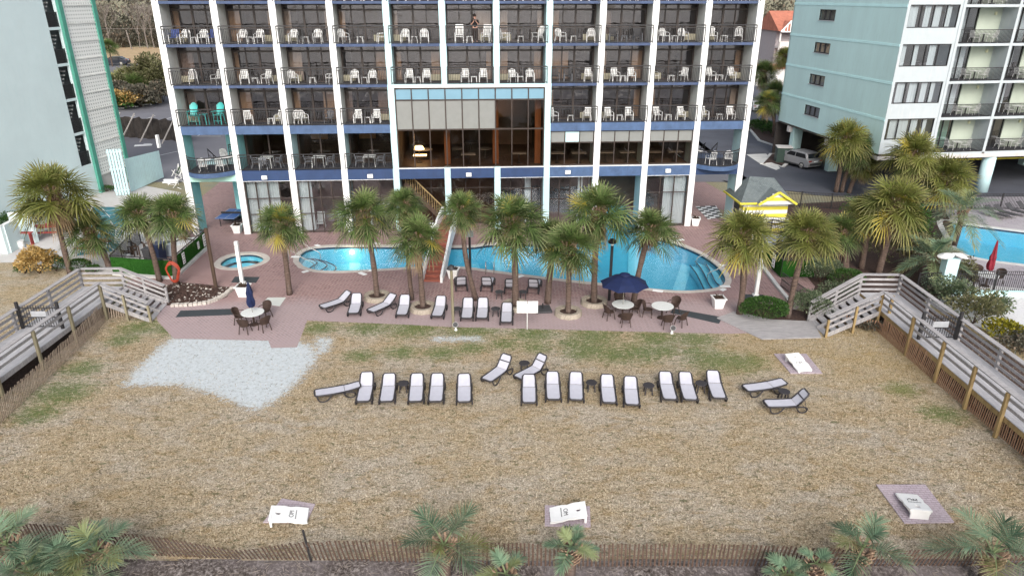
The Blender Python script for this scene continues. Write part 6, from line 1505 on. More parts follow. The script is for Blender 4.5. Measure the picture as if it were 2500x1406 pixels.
t = thing('cooling_unit', 'pale grey boxy machine between the two left enclosure trunks', 'machine', g3(412,622), R(10)); MB().box((0, 0, .45), (.9, .8, .9)).build('casing', M('pale_blue_metal', (.45, .52, .58), .5), t, bev=.03); MB().lathe([(.0, .91), (.3, .91), (.3, .94)], 16).build('fan_grille', BLKMETAL, t)
t = thing('white_slab_cover', 'flat white equipment cover at the right side of the left enclosure', 'cover', g3(452,612), R(20)); MB().box((0, 0, .35), (2.0, 1.5, .7)).build('cover', PLW, t, bev=.05); MB().tube([(-.6, 0, .72), (.0, .2, .85), (.6, 0, .72)], .05, 6).build('pipe', DKS, t)
t = thing('pipe_cluster', 'tangle of dark pipes by the left enclosure side', 'pipes', g3(325,625)); b = MB(); r = random.Random(2)
for k in range(14): x, y = r.uniform(-1, .7), r.uniform(-.5, .9); b.tube([(x, y, 0), (x, y, r.uniform(.2, .8)), (x + r.uniform(-.5, .5), y + r.uniform(-.3, .3), r.uniform(.3, .8))], .05, 5)
b.build('pipes', DWD, t); MB().box((-.2, -.6, .15), (.5, .4, .3)).build('crate', WH, t)
t = thing('spa_cover', 'grey spa tub lid inside the right enclosure', 'spa', g3(1888,612), R(-12)); MB().box((0, 0, .4), (1.9, 2.0, .8)).build('spa_shell', PLG, t, bev=.08); MB().box((0, .0, .85), (1.7, 1.8, .1)).build('spa_lid', M('blue_grey_vinyl', (.20, .23, .28), .5), t, bev=.04)
t = thing('black_tank', 'large black pump box inside the right enclosure', 'machine', g3(1942,640), R(5)); MB().box((0, 0, .5), (2.2, 1.2, 1.0)).build('casing', BLKMETAL, t, bev=.06)
for x in (-1.0, -.5): MB().lathe([(.16, 0), (.16, 1.4), (.1, 1.5)], 10, (x, .7, 0)).build('filter', BLKMETAL, t)
p = g3(430, 697); t = thing('coiled_hose', 'orange garden hose coiled round a palm trunk', 'hose', (p[0], p[1], 0)); b = MB(); r = random.Random(6)
for k in range(7):
    R_ = r.uniform(.30, .40); b.tube([((R_ + .06 * math.sin(3 * a)) * math.cos(a) + .12 + r.uniform(-.02, .02), -.22 - .02 * k, 1.0 + .62 * (R_ / .36) * math.sin(a) + r.uniform(-.03, .03)) for a in [2 * PI * j / 18 for j in range(19)]], .022, 5, cap=False)
b.build('hose', ORANGE, t)
t = thing('bicycle_rack', 'dark bicycle-like rack leaning by the left hotel column', 'rack', HW(-23.3, -.9, .012), R(10)); b = MB()
for cx in (-.4, .4): b.tube([(cx + .3 * math.cos(a), 0, .32 + .3 * math.sin(a)) for a in [2 * PI * j / 14 for j in range(15)]], .02, 5, cap=False)
b.bar((-.4, 0, .32), (.1, 0, .8), .03); b.bar((.4, 0, .32), (.1, 0, .8), .03); b.bar((.1, 0, .8), (.35, 0, .95), .03); b.build('frame', BLKMETAL, t)
# ================================================================= left aqua tower
LP = Vector((-37.35, 62.19, 0)); la = math.atan2(.9914, .131)
LT = thing('aqua_tower', 'pale aqua windowless tower wall with a green-trimmed lattice stair screen', 'building', LP, la)
# local x runs away from the camera, local -y faces the hotel
MB().b2(-30, 0, 0, -1.62, 8, 22).build('wall', AQUA, LT)
MB().b2(-1.62, 1.6, 0, 5, 8, 22).build('stair_back_wall', M('grey_stair_wall', (.30, .34, .36), .9, .15, .6), LT)
MB().b2(-1.62, 0, 0, 0, 1.55, 2.5).build('wall', AQUA, LT); MB().b2(-.30, .0, 2.5, -.0, .25, 22).build('wall', AQUA, LT)
for k in range(6):
    z = 2.73 + 2.845 * k; MB().b2(-1.62, .02, z - .22, -.0, 1.6, z).build('landing', AQUA, LT); b = MB()
    for j in range(13): x = -1.6 + 1.3 * j / 12; b.b2(x - .02, .06, z, x + .02, .10, z + 1.1)
    b.b2(-1.62, .05, z + 1.08, -.3, .12, z + 1.15); b.build('stair_railing', BLKMETAL, LT); b = MB()
    for j in range(8): b.b2(-1.6 + 1.3 * j / 8, .5, z + .3 * j, -1.6 + 1.3 * (j + 1) / 8, 1.4, z + .3 * j + .12)
    b.build('stair_flight', CONC, LT)
MB().b2(.0, -.10, 1.5, 4.1, .08, 22).build('lattice_screen', LATT, LT); MB().b2(.0, -.04, 0, 4.1, .12, 1.5).build('base_wall', CONC, LT)
for x in (0, 4.1): MB().b2(x - .22, -.24, 0, x + .22, .3, 22).build('green_post', GRNT, LT)
for k in range(15): z = 1.55 + 1.42 * k; MB().b2(.22, -.16, z - .05, 3.88, -.10, z + .05).build('screen_rail', FINSIDE, LT)
MB().b2(4.1, .3, 0, 4.9, 8, 22).build('wall', AQUA, LT)
# stacked white pickets beside it
t = thing('picket_gate_stack', 'pale louvred gate panels standing against the lattice screen foot', 'gate', g3(300,478), R(8)); 
for k in range(5): MB().box((-.45 + .24 * k, .02 * k, 2.1), (.17, .06, 4.1)).build('slat', LTBLUE, t)
for z in (.5, 2.4, 3.9): MB().box((0, .06, z), (1.3, .04, .1)).build('cross_rail', LTBLUE, t)
t = thing('side_fence', 'pale tall fence seen edge-on by the left car park', 'fence', g3(322,468), R(80)); b = MB()
for k in range(22): b.box((.22 * k, 0, 1.5), (.2, .04, 3.0 - .02 * k))
b.build('fence_panel', LTBLUE, t); b = MB(); [b.box((4.9 + .0 * k, 0, 3.2 + .3 * k), (.3, .2, .3)) for k in range(4)]; b.build('fence_post', WH, t)
t = thing('furniture_pile', 'pile of white metal chair frames beside the left outer hotel fin', 'furniture pile', g3(440,455)); b = MB(); r = random.Random(5)
for k in range(34): x, y, z = r.uniform(-.6, .6), r.uniform(-1.2, 1.6), r.uniform(.1, 1.6); b.bar((x, y, z), (x + r.uniform(-.6, .6), y + r.uniform(-.5, .5), max(.02, z + r.uniform(-.8, .8))), .045)
b.build('frames', PLW, t); MB().box((-1.3, 1.2, .3), (1.4, .3, .12)).build('plank', WH, t); MB().box((-1.3, .9, .15), (1.4, .3, .12)).build('plank', WH, t)
t = thing('chair_pile', 'white patio chairs stacked on the teal court edge behind the palms', 'furniture pile', g3(322,590)); b = MB(); r = random.Random(15)
for k in range(40): x, y, z = r.uniform(-.9, .9), r.uniform(-.6, .6), r.uniform(.1, 1.2); b.bar((x, y, z), (x + r.uniform(-.5, .5), y + r.uniform(-.4, .4), max(.02, z + r.uniform(-.5, .5))), .05)
b.build('frames', PLW, t)
p = thing('lounge_stack', 'white lounger leaning on the teal court side', 'sun lounger', g3(296,588), R(20)); b = MB(); [b.bar((-.3, -.8, .1), (-.3, .9, .8), .05), b.bar((.3, -.8, .1), (.3, .9, .8), .05)]; [b.bar((-.3, -.8 + .19 * k, .1 + .078 * k), (.3, -.8 + .19 * k, .1 + .078 * k), .07, .02) for k in range(10)]; b.build('frame', PLW, p)
# teal court, low walls, picnic tables
tag(MB().prism(pp([(188,625),(285,612),(290,600),(312,507),(228,505)]), .010, .018).build('court', TEALC), 'teal painted court with white lines on the left concrete yard', 'court')
b = MB()
def ln(a, c, w=.06): b.bar(g3(*a, .021), g3(*c, .021), w, .004)
ln((246,528), (300,520)); ln((240,572), (292,568)); ln((200,615), (262,600)); ln((258,515), (300,510)); ln((210,600), (268,622)); ln((236,560), (275,610)); ln((262,600), (282,612)); ln((250,510), (268,530))
o = b.build('court_line', LINE); tag(o, 'white lines painted on the teal court', 'court marking')
def lowwall(label, a, c, h, w=.28):
    t = thing('garden_wall', label, 'wall', g3(*a), 0, 'low white screen walls on the left yard'); d = Vector(g3(*c)) - Vector(g3(*a)); MB().bar((0, 0, h / 2), (d.x, d.y, h / 2), w, h).build('wall_panel', AQUA, t); MB().bar((0, 0, h), (d.x, d.y, h), w + .02, .03).build('wall_cap', WH, t); return t
lowwall('low aqua screen wall nearest the left edge', (24,618), (54,600), 2.0); lowwall('low aqua screen wall with a red shelf', (40,583), (92,592), 2.0); lowwall('low aqua wall running out of the left edge', (24,619), (-60,612), 2.0)
t = thing('red_shelf', 'red serving shelf between the two low white walls', 'shelf', g3(62,600)); MB().box((0, .1, .95), (1.3, .35, .06)).build('shelf_board', RED, t); MB().box((-.5, .1, .45), (.05, .3, .9)).build('bracket', RED, t); MB().box((.5, .1, .45), (.05, .3, .9)).build('bracket', RED, t)
t = thing('cooler_tub', 'white ribbed tub between the low white walls', 'tub', g3(52,605)); MB().lathe([(.2, 0), (.26, .2), (.24, .5), (.28, .55)], 14).build('tub', PLW, t)
def picnic(label, loc, rz):
    t = thing('picnic_table', label, 'picnic table', loc, rz, 'red picnic tables with white frames'); MB().box((0, 0, .75), (1.8, .75, .05)).build('table_top', RED, t)
    for s in (-.7, .7): MB().box((0, s, .45), (1.8, .28, .05)).build('bench', RED, t)
    for x in (-.6, .6): MB().tube(spline([(x, -.7, .42), (x, -.5, .05), (x, 0, .02), (x, .5, .05), (x, .7, .42)], 3, False), .03, 5).build('leg', PLW, t); MB().bar((x, -.3, .02), (x, -.2, .74), .05).build('leg', PLW, t); MB().bar((x, .3, .02), (x, .2, .74), .05).build('leg', PLW, t)
picnic('red picnic table standing on the teal court', g3(230,612), R(4)); picnic('red picnic table behind the leftmost palm trunk', g3(120,575), R(10))
picnic('red picnic table by the low white wall end', g3(140,562), R(100))
# black cloth fence and debris in the left car park
a, c = G(283, 334), G(470, 347); t = thing('cloth_fence', 'sagging black cloth fence with pale leaning posts in the left car park', 'fence', (*a, 0)); d = Vector((c[0] - a[0], c[1] - a[1], 0)); b = MB(); n = 60; r = random.Random(2); vs = []
for j in range(5):
    for k in range(n + 1):
        p = d * (k / n); sag = .22 * abs(math.sin(k * .31)); vs.append((p.x, p.y + .25 * math.sin(k * .9 + j * .7) + .1 * j, max(.0, (2.6 - sag) * j / 4)))
b.add(vs, [(j * (n + 1) + k, j * (n + 1) + k + 1, (j + 1) * (n + 1) + k + 1, (j + 1) * (n + 1) + k) for j in range(4) for k in range(n)]); b.build('cloth', M('black_cloth', (.045, .038, .034), .9, .5, 1.2, .4, 4), t)
for k, f in enumerate((.06, .25, .5, .78)): p = d * f; MB().bar((p.x - .7, p.y - 2.0, 0), (p.x + .5, p.y + .2, 3.0), .11).build('post', COPE, t)
t = thing('debris_board', 'white scrap sheet lying on the left car park', 'debris', g3(350,356,.03), R(20)); MB().box((0, 0, .05), (1.9, .9, .04)).build('board', WH, t); MB().box((.4, .3, .1), (.8, .4, .03)).build('fragment', WH, t)
p = g3(390,252); t = thing('wooden_bollard', 'short yellowish wooden post at the far edge of the left car park', 'post', p); MB().box((0, 0, 1.3), (.55, .55, 2.6)).build('post', POST, t); MB().box((0, 0, 2.65), (.65, .65, .1)).build('cap', POST, t)
# ================================================================= cars
def car(label, loc, rz, paint, kind='suv', grp=None, sc=1):
    t = thing('parked_car', label, 'car', loc, rz, grp); Lc, Wc = 4.7, 1.86
    if kind == 'suv': prof = [(-2.3, .35), (-2.35, .75), (-2.25, 1.05), (-2.05, 1.12), (-1.85, 1.62), (-1.5, 1.70), (.2, 1.70), (.55, 1.60), (1.15, 1.12), (2.05, 1.0), (2.32, .8), (2.35, .4), (2.2, .28), (-2.2, .28)]
    else: prof = [(-2.3, .35), (-2.35, .75), (-2.2, 1.0), (-1.7, 1.05), (-1.1, 1.42), (.1, 1.44), (.95, 1.0), (2.1, .86), (2.34, .65), (2.3, .3), (-2.2, .28)]
    n = len(prof); b = MB(); lay = [(-1, .90), (-.88, 1.0), (.88, 1.0), (1, .90)]; vs = []
    for (s, k) in lay:
        for (y, z) in prof:
            inn = (1 - .12 * max(0, z - 1.0) / .7) if abs(s) > .5 else 1; vs.append((s * Wc / 2 * (1 - .10 * max(0, z - .95) / .7), y * (.985 if abs(s) > .95 else 1), .98 * (z - .3) * (.97 if abs(s) > .95 else 1) + .3))
    fs = []
    for j in range(3):
        for i in range(n): k = (i + 1) % n; fs.append((j * n + i, j * n + k, (j + 1) * n + k, (j + 1) * n + i))
    tr = tessellate_polygon([[Vector((y, z, 0)) for y, z in prof]]); fs += [tuple(q) for q in tr] + [tuple(3 * n + i for i in reversed(q)) for q in tr]
    b.add(vs, fs); body = b.build('body', paint, t, bev=.03)
    GL_ = M('car_glass', (.012, .014, .018), .08, .1, 2, 0, 10) if 'car_glass' not in bpy.data.materials else bpy.data.materials['car_glass']
    def on(pr, w0, w1, nm, mt):
        q = MB().quad(*pr); q.build(nm, mt, t)
    zr, zl = (1.56, 1.14) if kind == 'suv' else (1.34, 1.03)
    for s in (-1, 1):
        X = lambda z: s * (Wc / 2 * (1 - .10 * max(0, z - .95) / .7) + .012)
        a0, a1, a2, a3 = ((-1.85, -1.62, .38, .88) if kind == 'suv' else (-1.3, -.95, .1, .7))
        MB().quad((X(zl), a0, zl), (X(zl), -.42, zl), (X(zr), -.46, zr), (X(zr), a1, zr)).build('side_window', GL_, t)
        MB().quad((X(zl), -.34, zl), (X(zl), a3, zl), (X(zr), a2, zr), (X(zr), -.38, zr)).build('side_window', GL_, t)
        MB().box((s * (Wc / 2 + .02), 0, .36), (.03, 2.4, .14)).build('sill', DKS, t)
        MB().box((s * (Wc / 2 + .09), .78, 1.12), (.16, .1, .12)).build('mirror', paint, t, bev=.02)
        MB().box((s * .72, 2.28, .78), (.36, .10, .13)).build('headlight', WH, t); MB().box((s * .72, -2.33, .92), (.36, .06, .14)).build('tail_light', RED, t)
        for y in (-1.42, 1.42):
            w = MB().lathe([(.0, -.11), (.34, -.11), (.36, -.07), (.36, .07), (.34, .11), (0, .11)], 20).build('wheel', DKS, t); w.location = (s * (Wc / 2 - .10), y, .36); w.rotation_euler = (0, R(90), 0)
            MB().lathe([(0, -.125), (.2, -.12), (.22, -.10), (.22, .10), (.2, .12), (0, .125)], 10).build('rim', STEEL, w)
    wx = Wc / 2 * .82
    if kind == 'suv': rear = ((-2.06, 1.16), (-1.88, 1.58)); fr = ((1.13, 1.16), (.58, 1.6))
    else: rear = ((-1.66, 1.09), (-1.14, 1.40)); fr = ((.93, 1.03), (.14, 1.42))
    for nm, (lo_, hi_), e in (('rear_window', rear, -.02), ('windscreen', fr, .02)):
        MB().quad((-wx, lo_[0] + e, lo_[1] + .02), (wx, lo_[0] + e, lo_[1] + .02), (wx * .92, hi_[0] + e, hi_[1] + .01), (-wx * .92, hi_[0] + e, hi_[1] + .01)).build(nm, GL_, t)
    MB().box((0, -2.36, .58), (1.5, .05, .22)).build('bumper', DKS, t); MB().box((0, -2.37, .86), (.5, .03, .13)).build('licence_plate', WH, t); MB().box((0, 2.36, .55), (1.3, .05, .25)).build('grille', DKS, t)
    t.scale = (sc,) * 3; return t
SIL = M('silver_paint', (.36, .36, .37), .3, .03, 2, 0, 20, metal=.4); WHP = M('white_car_paint', (.72, .72, .74), .2, .03, 2, 0, 20); DRK = M('dark_car_paint', (.03, .035, .05), .2, .03, 2, 0, 20)
pc = G(1957, 408); car('silver SUV parked under the mint tower', (pc[0] - .2, pc[1] + .7, .02), R(24), SIL, 'suv')
pc = G(1848, 270); car('white car half hidden by the hotel edge in the rear car park', (*pc, .02), R(-10), WHP, 'sedan', 'white cars in the rear car park')
pc = G(1893, 275); car('white SUV beside the mint tower corner in the rear car park', (*pc, .02), R(55), WHP, 'suv', 'white cars in the rear car park')
pc = G(281, 160); car('dark car on the far road by the lattice tower', (*pc, .03), R(95), DRK, 'sedan', None, 1.5)
# ================================================================= mint tower
ma = R(7.4); MT = thing('mint_tower', 'mint green tower on columns with white window bays and dark balconies', 'building', (31.7, 60.5, 0), ma)
FM = [3.83, 6.85, 9.85, 12.85, 15.85, 18.85]; MW = M('white_panel', (.43, .475, .50), .75, .04, 1, .1, 12, dirt=(.55, .55, .52)); CREAMW = M('balcony_cream', (.40, .45, .38), .8, .05, 1)
sw_in = []
# side wall with window holes: strips
z0 = FM[0]
for k in range(5):
    za, zb = FM[k], FM[k + 1]; wz0, wz1 = za + 1.45, za + 2.42
    b = MB(); b.b2(0, 0, za, .25, 10.25, zb); b.b2(0, 13.05, za, .25, 18.2, zb); b.b2(0, 10.25, za, .25, 13.05, wz0); b.b2(0, 10.25, wz1, .25, 13.05, zb); b.build('side_wall', MINT, MT)
    MB().b2(-.03, 0, zb - .22, .0, 18.2, zb - .02).build('floor_band', MINTB, MT); f = MB()
    for y in (10.25, 11.18, 12.1, 12.98): f.b2(.02, y, wz0, .12, y + .09, wz1)
    f.b2(.02, 10.25, wz0, .12, 13.05, wz0 + .09); f.b2(.02, 10.25, wz1 - .09, .12, 13.05, wz1); fo = f.build('window', BLKMETAL, MT)
    MB().quad((.1, 10.25, wz0), (.1, 13.05, wz0), (.1, 13.05, wz1), (.1, 10.25, wz1)).build('pane', GLASSC, fo); MB().quad((.22, 10.25, wz0), (.22, 13.05, wz0), (.22, 13.05, wz1), (.22, 10.25, wz1)).build('blind', CURTG, fo); MB().b2(-.06, 10.2, wz0 - .07, .02, 13.1, wz0).build('sill', MW, fo)
MB().b2(0, 18.0, z0, 40, 18.2, 18.85).build('rear_wall', MINT, MT); MB().b2(0, 0, 18.85, 40, 18.2, 19.1).build('roof', MW, MT)
rm = random.Random(21)
for k in range(5):
    za, zb = FM[k], FM[k + 1]
    b = MB(); b.b2(.25, 0, za + (.0 if k else .0), 4.9, .2, za + 1.22); b.b2(.25, 0, za + 2.98, 4.9, .2, zb) if zb - za > 2.98 else None; b.b2(4.62, 0, za + 1.22, 4.9, .2, zb); b.b2(.0, -.02, za, .25, .0, zb); b.build('front_panel', MW, MT)
    f = MB(); a0, a1, y0_, y1_ = .22, 4.65, za + 1.22, za + 2.98
    for j in range(5): x = a0 + (a1 - a0) * j / 4; x = min(max(x, a0 + .04), a1 - .04); f.b2(x - .035, .03, y0_, x + .035, .13, y1_)
    for z in (y0_ + .04, y1_ - .04): f.b2(a0, .04, z - .04, a1, .12, z + .04)
    fo = f.build('window', BLKMETAL, MT); MB().quad((a0, .09, y0_), (a1, .09, y0_), (a1, .09, y1_), (a0, .09, y1_)).build('pane', GLASSC, fo)
    c = MB(); 
    for j in range(4):
        if rm.random() < .75:
            xa = a0 + (a1 - a0) * j / 4 + .04 + rm.choice((0, .4)); xb = xa + rm.uniform(.5, 1.0); xb = min(xb, a1); nn_ = max(3, int((xb - xa) / .06))
            for q in range(nn_): c.quad((xa + (xb - xa) * q / nn_, .25 + .05 * (q % 2), y0_), (xa + (xb - xa) * (q + 1) / nn_, .25 + .05 * ((q + 1) % 2), y0_), (xa + (xb - xa) * (q + 1) / nn_, .25 + .05 * ((q + 1) % 2), y1_), (xa + (xb - xa) * q / nn_, .25 + .05 * (q % 2), y1_))
    if c.v: c.build('curtain', CURTW, fo)
    MB().b2(.3, 5.0, za, 40, 5.2, zb).build('room_back', ROOM, MT)
    for (xa, xb) in ((5.1, 9.85), (10.1, 14.85), (15.1, 19.9)):
        MB().b2(xa - .25, -.05, za - .05, xa, 1.9, zb - .05).build('divider', MW, MT)
        MB().b2(xa, -.03, za - .22, xb, 1.9, za - .01).build('balcony_slab', MW, MT)
        MB().b2(xa, 0.1, za - .01, xb, 1.9, za + .005).build('balcony_floor', DARKFLOOR, MT)
        MB().b2(xb - 2.1, 1.6, za, xb, 1.9, zb - .25).build('balcony_wall', CREAMW, MT)
        f = MB(); xe = xb - 2.1
        for j in range(4): x = xa + (xe - xa) * j / 3; f.b2(x - .04, 1.7, za, x + .04, 1.8, zb - .25)
        f.b2(xa, 1.7, zb - .33, xe, 1.8, zb - .25); fo = f.build('window', BLKMETAL, MT); MB().quad((xa, 1.75, za), (xe, 1.75, za), (xe, 1.75, zb - .25), (xa, 1.75, zb - .25)).build('pane', GLASSC, fo)
        c = MB(); cx = xa + (xe - xa) * rm.uniform(.3, .6)
        for q in range(14): c.quad((cx + .07 * q, 1.95 + .05 * (q % 2), za), (cx + .07 * q + .07, 1.95 + .05 * ((q + 1) % 2), za), (cx + .07 * q + .07, 1.95 + .05 * ((q + 1) % 2), zb - .3), (cx + .07 * q, 1.95 + .05 * (q % 2), zb - .3))
        c.build('curtain', M('green_curtain', (.28, .42, .34), .9) if rm.random() < .5 and 'green_curtain' not in bpy.data.materials else CURTW, fo)
        MB().b2(xb - .7, 1.5, za + 2.15, xb - .52, 1.6, za + 2.4).build('wall_light', M('pale_lamp', (.6, .6, .4), .4), MT)
        b = MB(); 
        for j in range(int((xb - xa) / .115) + 1): x = xa + .115 * j; b.b2(x - .012, 0, za + .08, x + .012, .024, za + 1.05)
        b.b2(xa, -.02, za + 1.03, xb, .04, za + 1.08); b.b2(xa, -.01, za + .06, xb, .03, za + .10); b.build('railing', BLKMETAL, MT)
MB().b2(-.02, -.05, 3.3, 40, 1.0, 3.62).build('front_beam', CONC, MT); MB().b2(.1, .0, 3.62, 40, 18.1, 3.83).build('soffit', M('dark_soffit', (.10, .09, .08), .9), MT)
for y in (8.0, 15.5): MB().b2(-.0, y, 3.0, 40, y + .5, 3.6).build('beam', CONC, MT)
for (x, y) in ((2.1, 10.0), (.9, 15.5), (6, 10.3), (14, 10), (24, 10)): MB().b2(x - .5, y - .35, 0, x + .5, y + .35, 3.62).build('column', MINT, MT)
for x in (11.3, 21.3): MB().lathe([(.55, 0), (.55, 3.3)], 20, (x, .6, 0)).build('column', LTBLUE, MT, smooth=True)
MB().b2(0, 18.4, 0, 40, 18.6, 3.6).build('garage_wall', ROOMD, MT); MB().b2(12, 9.0, .9, 30, 9.1, 1.05).build('garage_rail', YEL, MT)
def MTW(x, y, z): return (31.7 + x * math.cos(ma) - y * math.sin(ma), 60.5 + x * math.sin(ma) + y * math.cos(ma), z)
for k in range(5):
    for bi, (xa, xb) in enumerate(((5.1, 9.85), (10.1, 14.85))):
        fl = ['lowest', 'second', 'third', 'fourth', 'top'][k]; cl = ['left', 'right'][bi]
        RT.put(MTW(xa + 2.9, .85, FM[k]), ma, f'round white table on the {fl} mint tower balcony, {cl} column', 'white tables on the mint tower balconies')
        for s_, an in ((-.8, 95), (.85, -95)): MET.put(MTW(xa + 2.9 + s_, .85, FM[k]), ma + R(an), f'white metal chair {"left" if s_ < 0 else "right"} of the table, {fl} mint tower balcony, {cl} column', 'white metal chairs on the mint tower balconies')
# parking kerb, planting island, transformer
isl = pp([(1855,402),(1878,378),(1925,378),(1935,395),(1915,410),(1905,408),(1880,402)]); tag(MB().prism(isl, .02, .16).build('kerb_island', KERB), 'pale kerbed island beside the parked silver SUV', 'kerb island'); tag(MB().prism(offset(isl, -.35), .1, .18).build('island_mulch', MULCH), 'dark mulch inside the kerbed island by the transformer box', 'mulch')
struct(sheet('kerb_apron', [pp([(1822,378),(1870,376),(1905,412),(1895,416),(1858,402)])], .026, KERB))
isl = pp([(1800,330),(1828,318),(1850,345),(1890,358),(1960,352),(1960,312),(1900,305),(1840,300),(1800,310)]); tag(MB().prism(isl, .02, .17).build('kerb_island', KERB), 'long curved kerbed island with dark bushes in the rear car park', 'kerb island'); tag(MB().prism(offset(isl, -.3), .1, .2).build('island_mulch', MULCH), 'dark mulch under the bushes of the rear island', 'mulch')
t = thing('transformer_box', 'dark green utility cabinet with a pale lid left of the silver SUV', 'utility box', g3(1909,398), R(-10)); MB().box((0, 0, .85), (1.5, 1.4, 1.7)).build('cabinet', M('dark_green_metal', (.03, .055, .045), .5), t, bev=.03); MB().box((0, 0, 1.74), (1.6, 1.5, .08)).build('lid', CONC, t, bev=.02); MB().box((.3, -.72, 1.1), (.6, .03, .7)).build('door', PLG, t)
# coral-roofed hotel far behind
CT = thing('gabled_hotel', 'far white balcony hotel with coral roof and three gables', 'hotel', (54, 150, 0), R(3)); CRW = M('offwhite', (.66, .64, .62), .8, .05, 1)
MB().b2(0, 1.8, 0, 26, 12, 10.5).build('wall', M('dusty_pink_wall', (.40, .36, .37), .9, .05), CT)
for z in (0, 3.3, 6.6): MB().b2(0, 0, z, 26, 1.8, z + .25).build('balcony_slab', CRW, CT); MB().b2(0, .0, z + .25, 26, .06, z + 1.3).build('balustrade', CRW, CT)
for k in range(8): MB().b2(3.4 * k, 0, 0, 3.4 * k + .3, .3, 10).build('column', CRW, CT)
b = MB(); b.add([(-.5, -.4, 9.9), (26.5, -.4, 9.9), (26.5, 12.4, 9.9), (-.5, 12.4, 9.9), (-.5, 6, 13.6), (26.5, 6, 13.6)], [(0, 1, 5, 4), (2, 3, 4, 5), (1, 2, 5), (3, 0, 4)]); b.build('roof', SHINGR, CT)
for k, (x, h) in enumerate(((1.7, 2.0), (5.1, 3.2), (8.5, 2.0), (12, 3.2), (15.4, 2))):
    b = MB(); b.add([(x - 1.8, -.6, 9.8), (x + 1.8, -.6, 9.8), (x, -.6, 9.8 + h), (x, 5, 9.8 + h)], [(0, 1, 2), (1, 3, 2), (0, 2, 3)]); b.build('gable', SHINGR, CT); b = MB()
    for s in (-1, 1): b.bar((x + s * 1.85, -.68, 9.8), (x, -.68, 9.85 + h), .12, .3)
    for j in range(5): xx = x - 1.2 + .6 * j; b.bar((xx, -.66, 9.85), (xx, -.66, 9.8 + h * (1 - abs(xx - x) / 1.8)), .16, .1)
    b.bar((x - 1.8, -.66, 9.8), (x + 1.8, -.66, 9.8), .1, .2); b.build('gable_trim', WH, CT)
MB().b2(-6, -6, 0, 20, 0, 3.2).build('entrance_canopy', CRW, CT); MB().b2(-6.3, -6.3, 3.2, 20, .3, 3.6).build('canopy_roof', SHINGR, CT)
# ================================================================= yellow striped hut
h0 = G(1792, 560); t = thing('striped_hut', 'yellow and white striped hut with slate hip roof right of the pool', 'hut', (17.0, 50.2, 0), PSI)
b = MB(); b.add([(-.1, 0, 2.35), (3.9, 0, 2.35), (3.9, 3.6, 2.35), (-.1, 3.6, 2.35), (1.1, 1.9, 3.9), (3.0, 1.9, 3.75)], [(0, 1, 5, 4), (2, 3, 4, 5), (1, 2, 5), (3, 0, 4), (3, 2, 1, 0)]); b.build('roof', SHING, t)
b = MB(); b.add([(1.1, -.45, 2.38), (3.9, -.45, 2.38), (2.5, -.45, 3.22), (2.5, 1.5, 3.22), (1.1, .3, 2.38), (3.9, .3, 2.38)], [(0, 2, 3, 4), (2, 1, 5, 3)]); b.build('porch_roof', SHING, t)
for i in range(8): MB().b2(.25, .3, .285 * i, 3.65, 3.4, .285 * (i + 1)).build('stripe', YEL if i % 2 == 0 else WH, t)
for i in range(3): z = 2.30 + .27 * i; w_ = 1.25 * (1 - .27 * i / .82); MB().b2(2.5 - w_, -.30, z, 2.5 + w_, -.26, z + .26).build('gable_board', YEL if i == 1 else WH, t)
for s in (-1, 1): MB().bar((2.5 + s * 1.45, -.47, 2.34), (2.5, -.47, 3.26), .09, .16).build('barge_board', YEL, t)
MB().bar((-.14, -.02, 2.33), (-.14, 3.6, 2.33), .08, .14).build('eave_board', YEL, t); MB().bar((-.1, -.05, 2.33), (1.1, -.05, 2.33), .08, .14).build('eave_board', YEL, t); MB().b2(1.2, -.3, .9, 3.8, .28, .98).build('counter', WH, t)
MB().b2(.2, 1.0, 1.0, .24, 2.6, 2.0).build('serving_hatch', BLKMETAL, t)
tag(MB().prism(pp([(1698,505),(1748,503),(1768,532),(1728,536)]), .014, .03).build('chess_board', CHECK), 'large black and white checkered game board under the right hotel end', 'game board')
# ================================================================= neighbour terrace
def ifence(label, a, c, h=1.35, z0=0, cat='fence', nm='iron_fence'):
    t = thing(nm, label, cat, (*a, z0)); d = Vector((c[0] - a[0], c[1] - a[1], 0)); L = d.length; b = MB(); n = int(L / .12)
    for k in range(n + 1): p = d * (k / n); b.b2(p.x - .012, p.y - .012, .05, p.x + .012, p.y + .012, h)
    for z in (.12, h - .2, h): b.bar(Vector((0, 0, z)), d + Vector((0, 0, z)), .035)
    b.build('bars', BLKMETAL, t)
    for k in range(int(L / 2.4) + 1): p = d * min(1, k * 2.4 / L); MB().b2(p.x - .04, p.y - .04, 0, p.x + .04, p.y + .04, h + .06).build('fence_post', BLKMETAL, t)
ifence('black iron fence in front of the neighbour terrace', G(2325, 712), G(2560, 715)); ifence('short black iron fence between the feather palm and the gate pillar', G(2235, 715), G(2300, 712), 1.25)
ifence('black iron fence behind the neighbour pool', G(2300, 512), G(2700, 512)); ifence('long black iron fence behind the striped hut', G(1880, 500), G(2290, 530), 1.3)
ifence('black iron fence between hut and right enclosure', G(1850, 570), G(1990, 575), 1.3)
a, c = G(2320, 716), G(2700, 722); t = thing('terrace_wall', 'low white wall under the neighbour iron fence', 'wall', (*a, 0)); MB().bar((0, -.15, .12), (c[0] - a[0], c[1] - a[1] - .15, .12), .3, .24).build('wall_panel', MINTB, t)
t = thing('gate_pillar', 'pale square gate pillar with two white lamp shades', 'pillar', g3(2302,712)); MB().box((0, 0, 1.1), (.75, .6, 2.2)).build('pillar', LTBLUE, t, bev=.02)
for s in (-1, 1): o = MB().lathe([(.0, .02), (.42, .0), (.45, .05), (.1, .18)], 14).build('lamp_shade', PLW, t); o.location = (s * .42, -.1, 2.3); o.rotation_euler = (0, R(14 * s), 0)
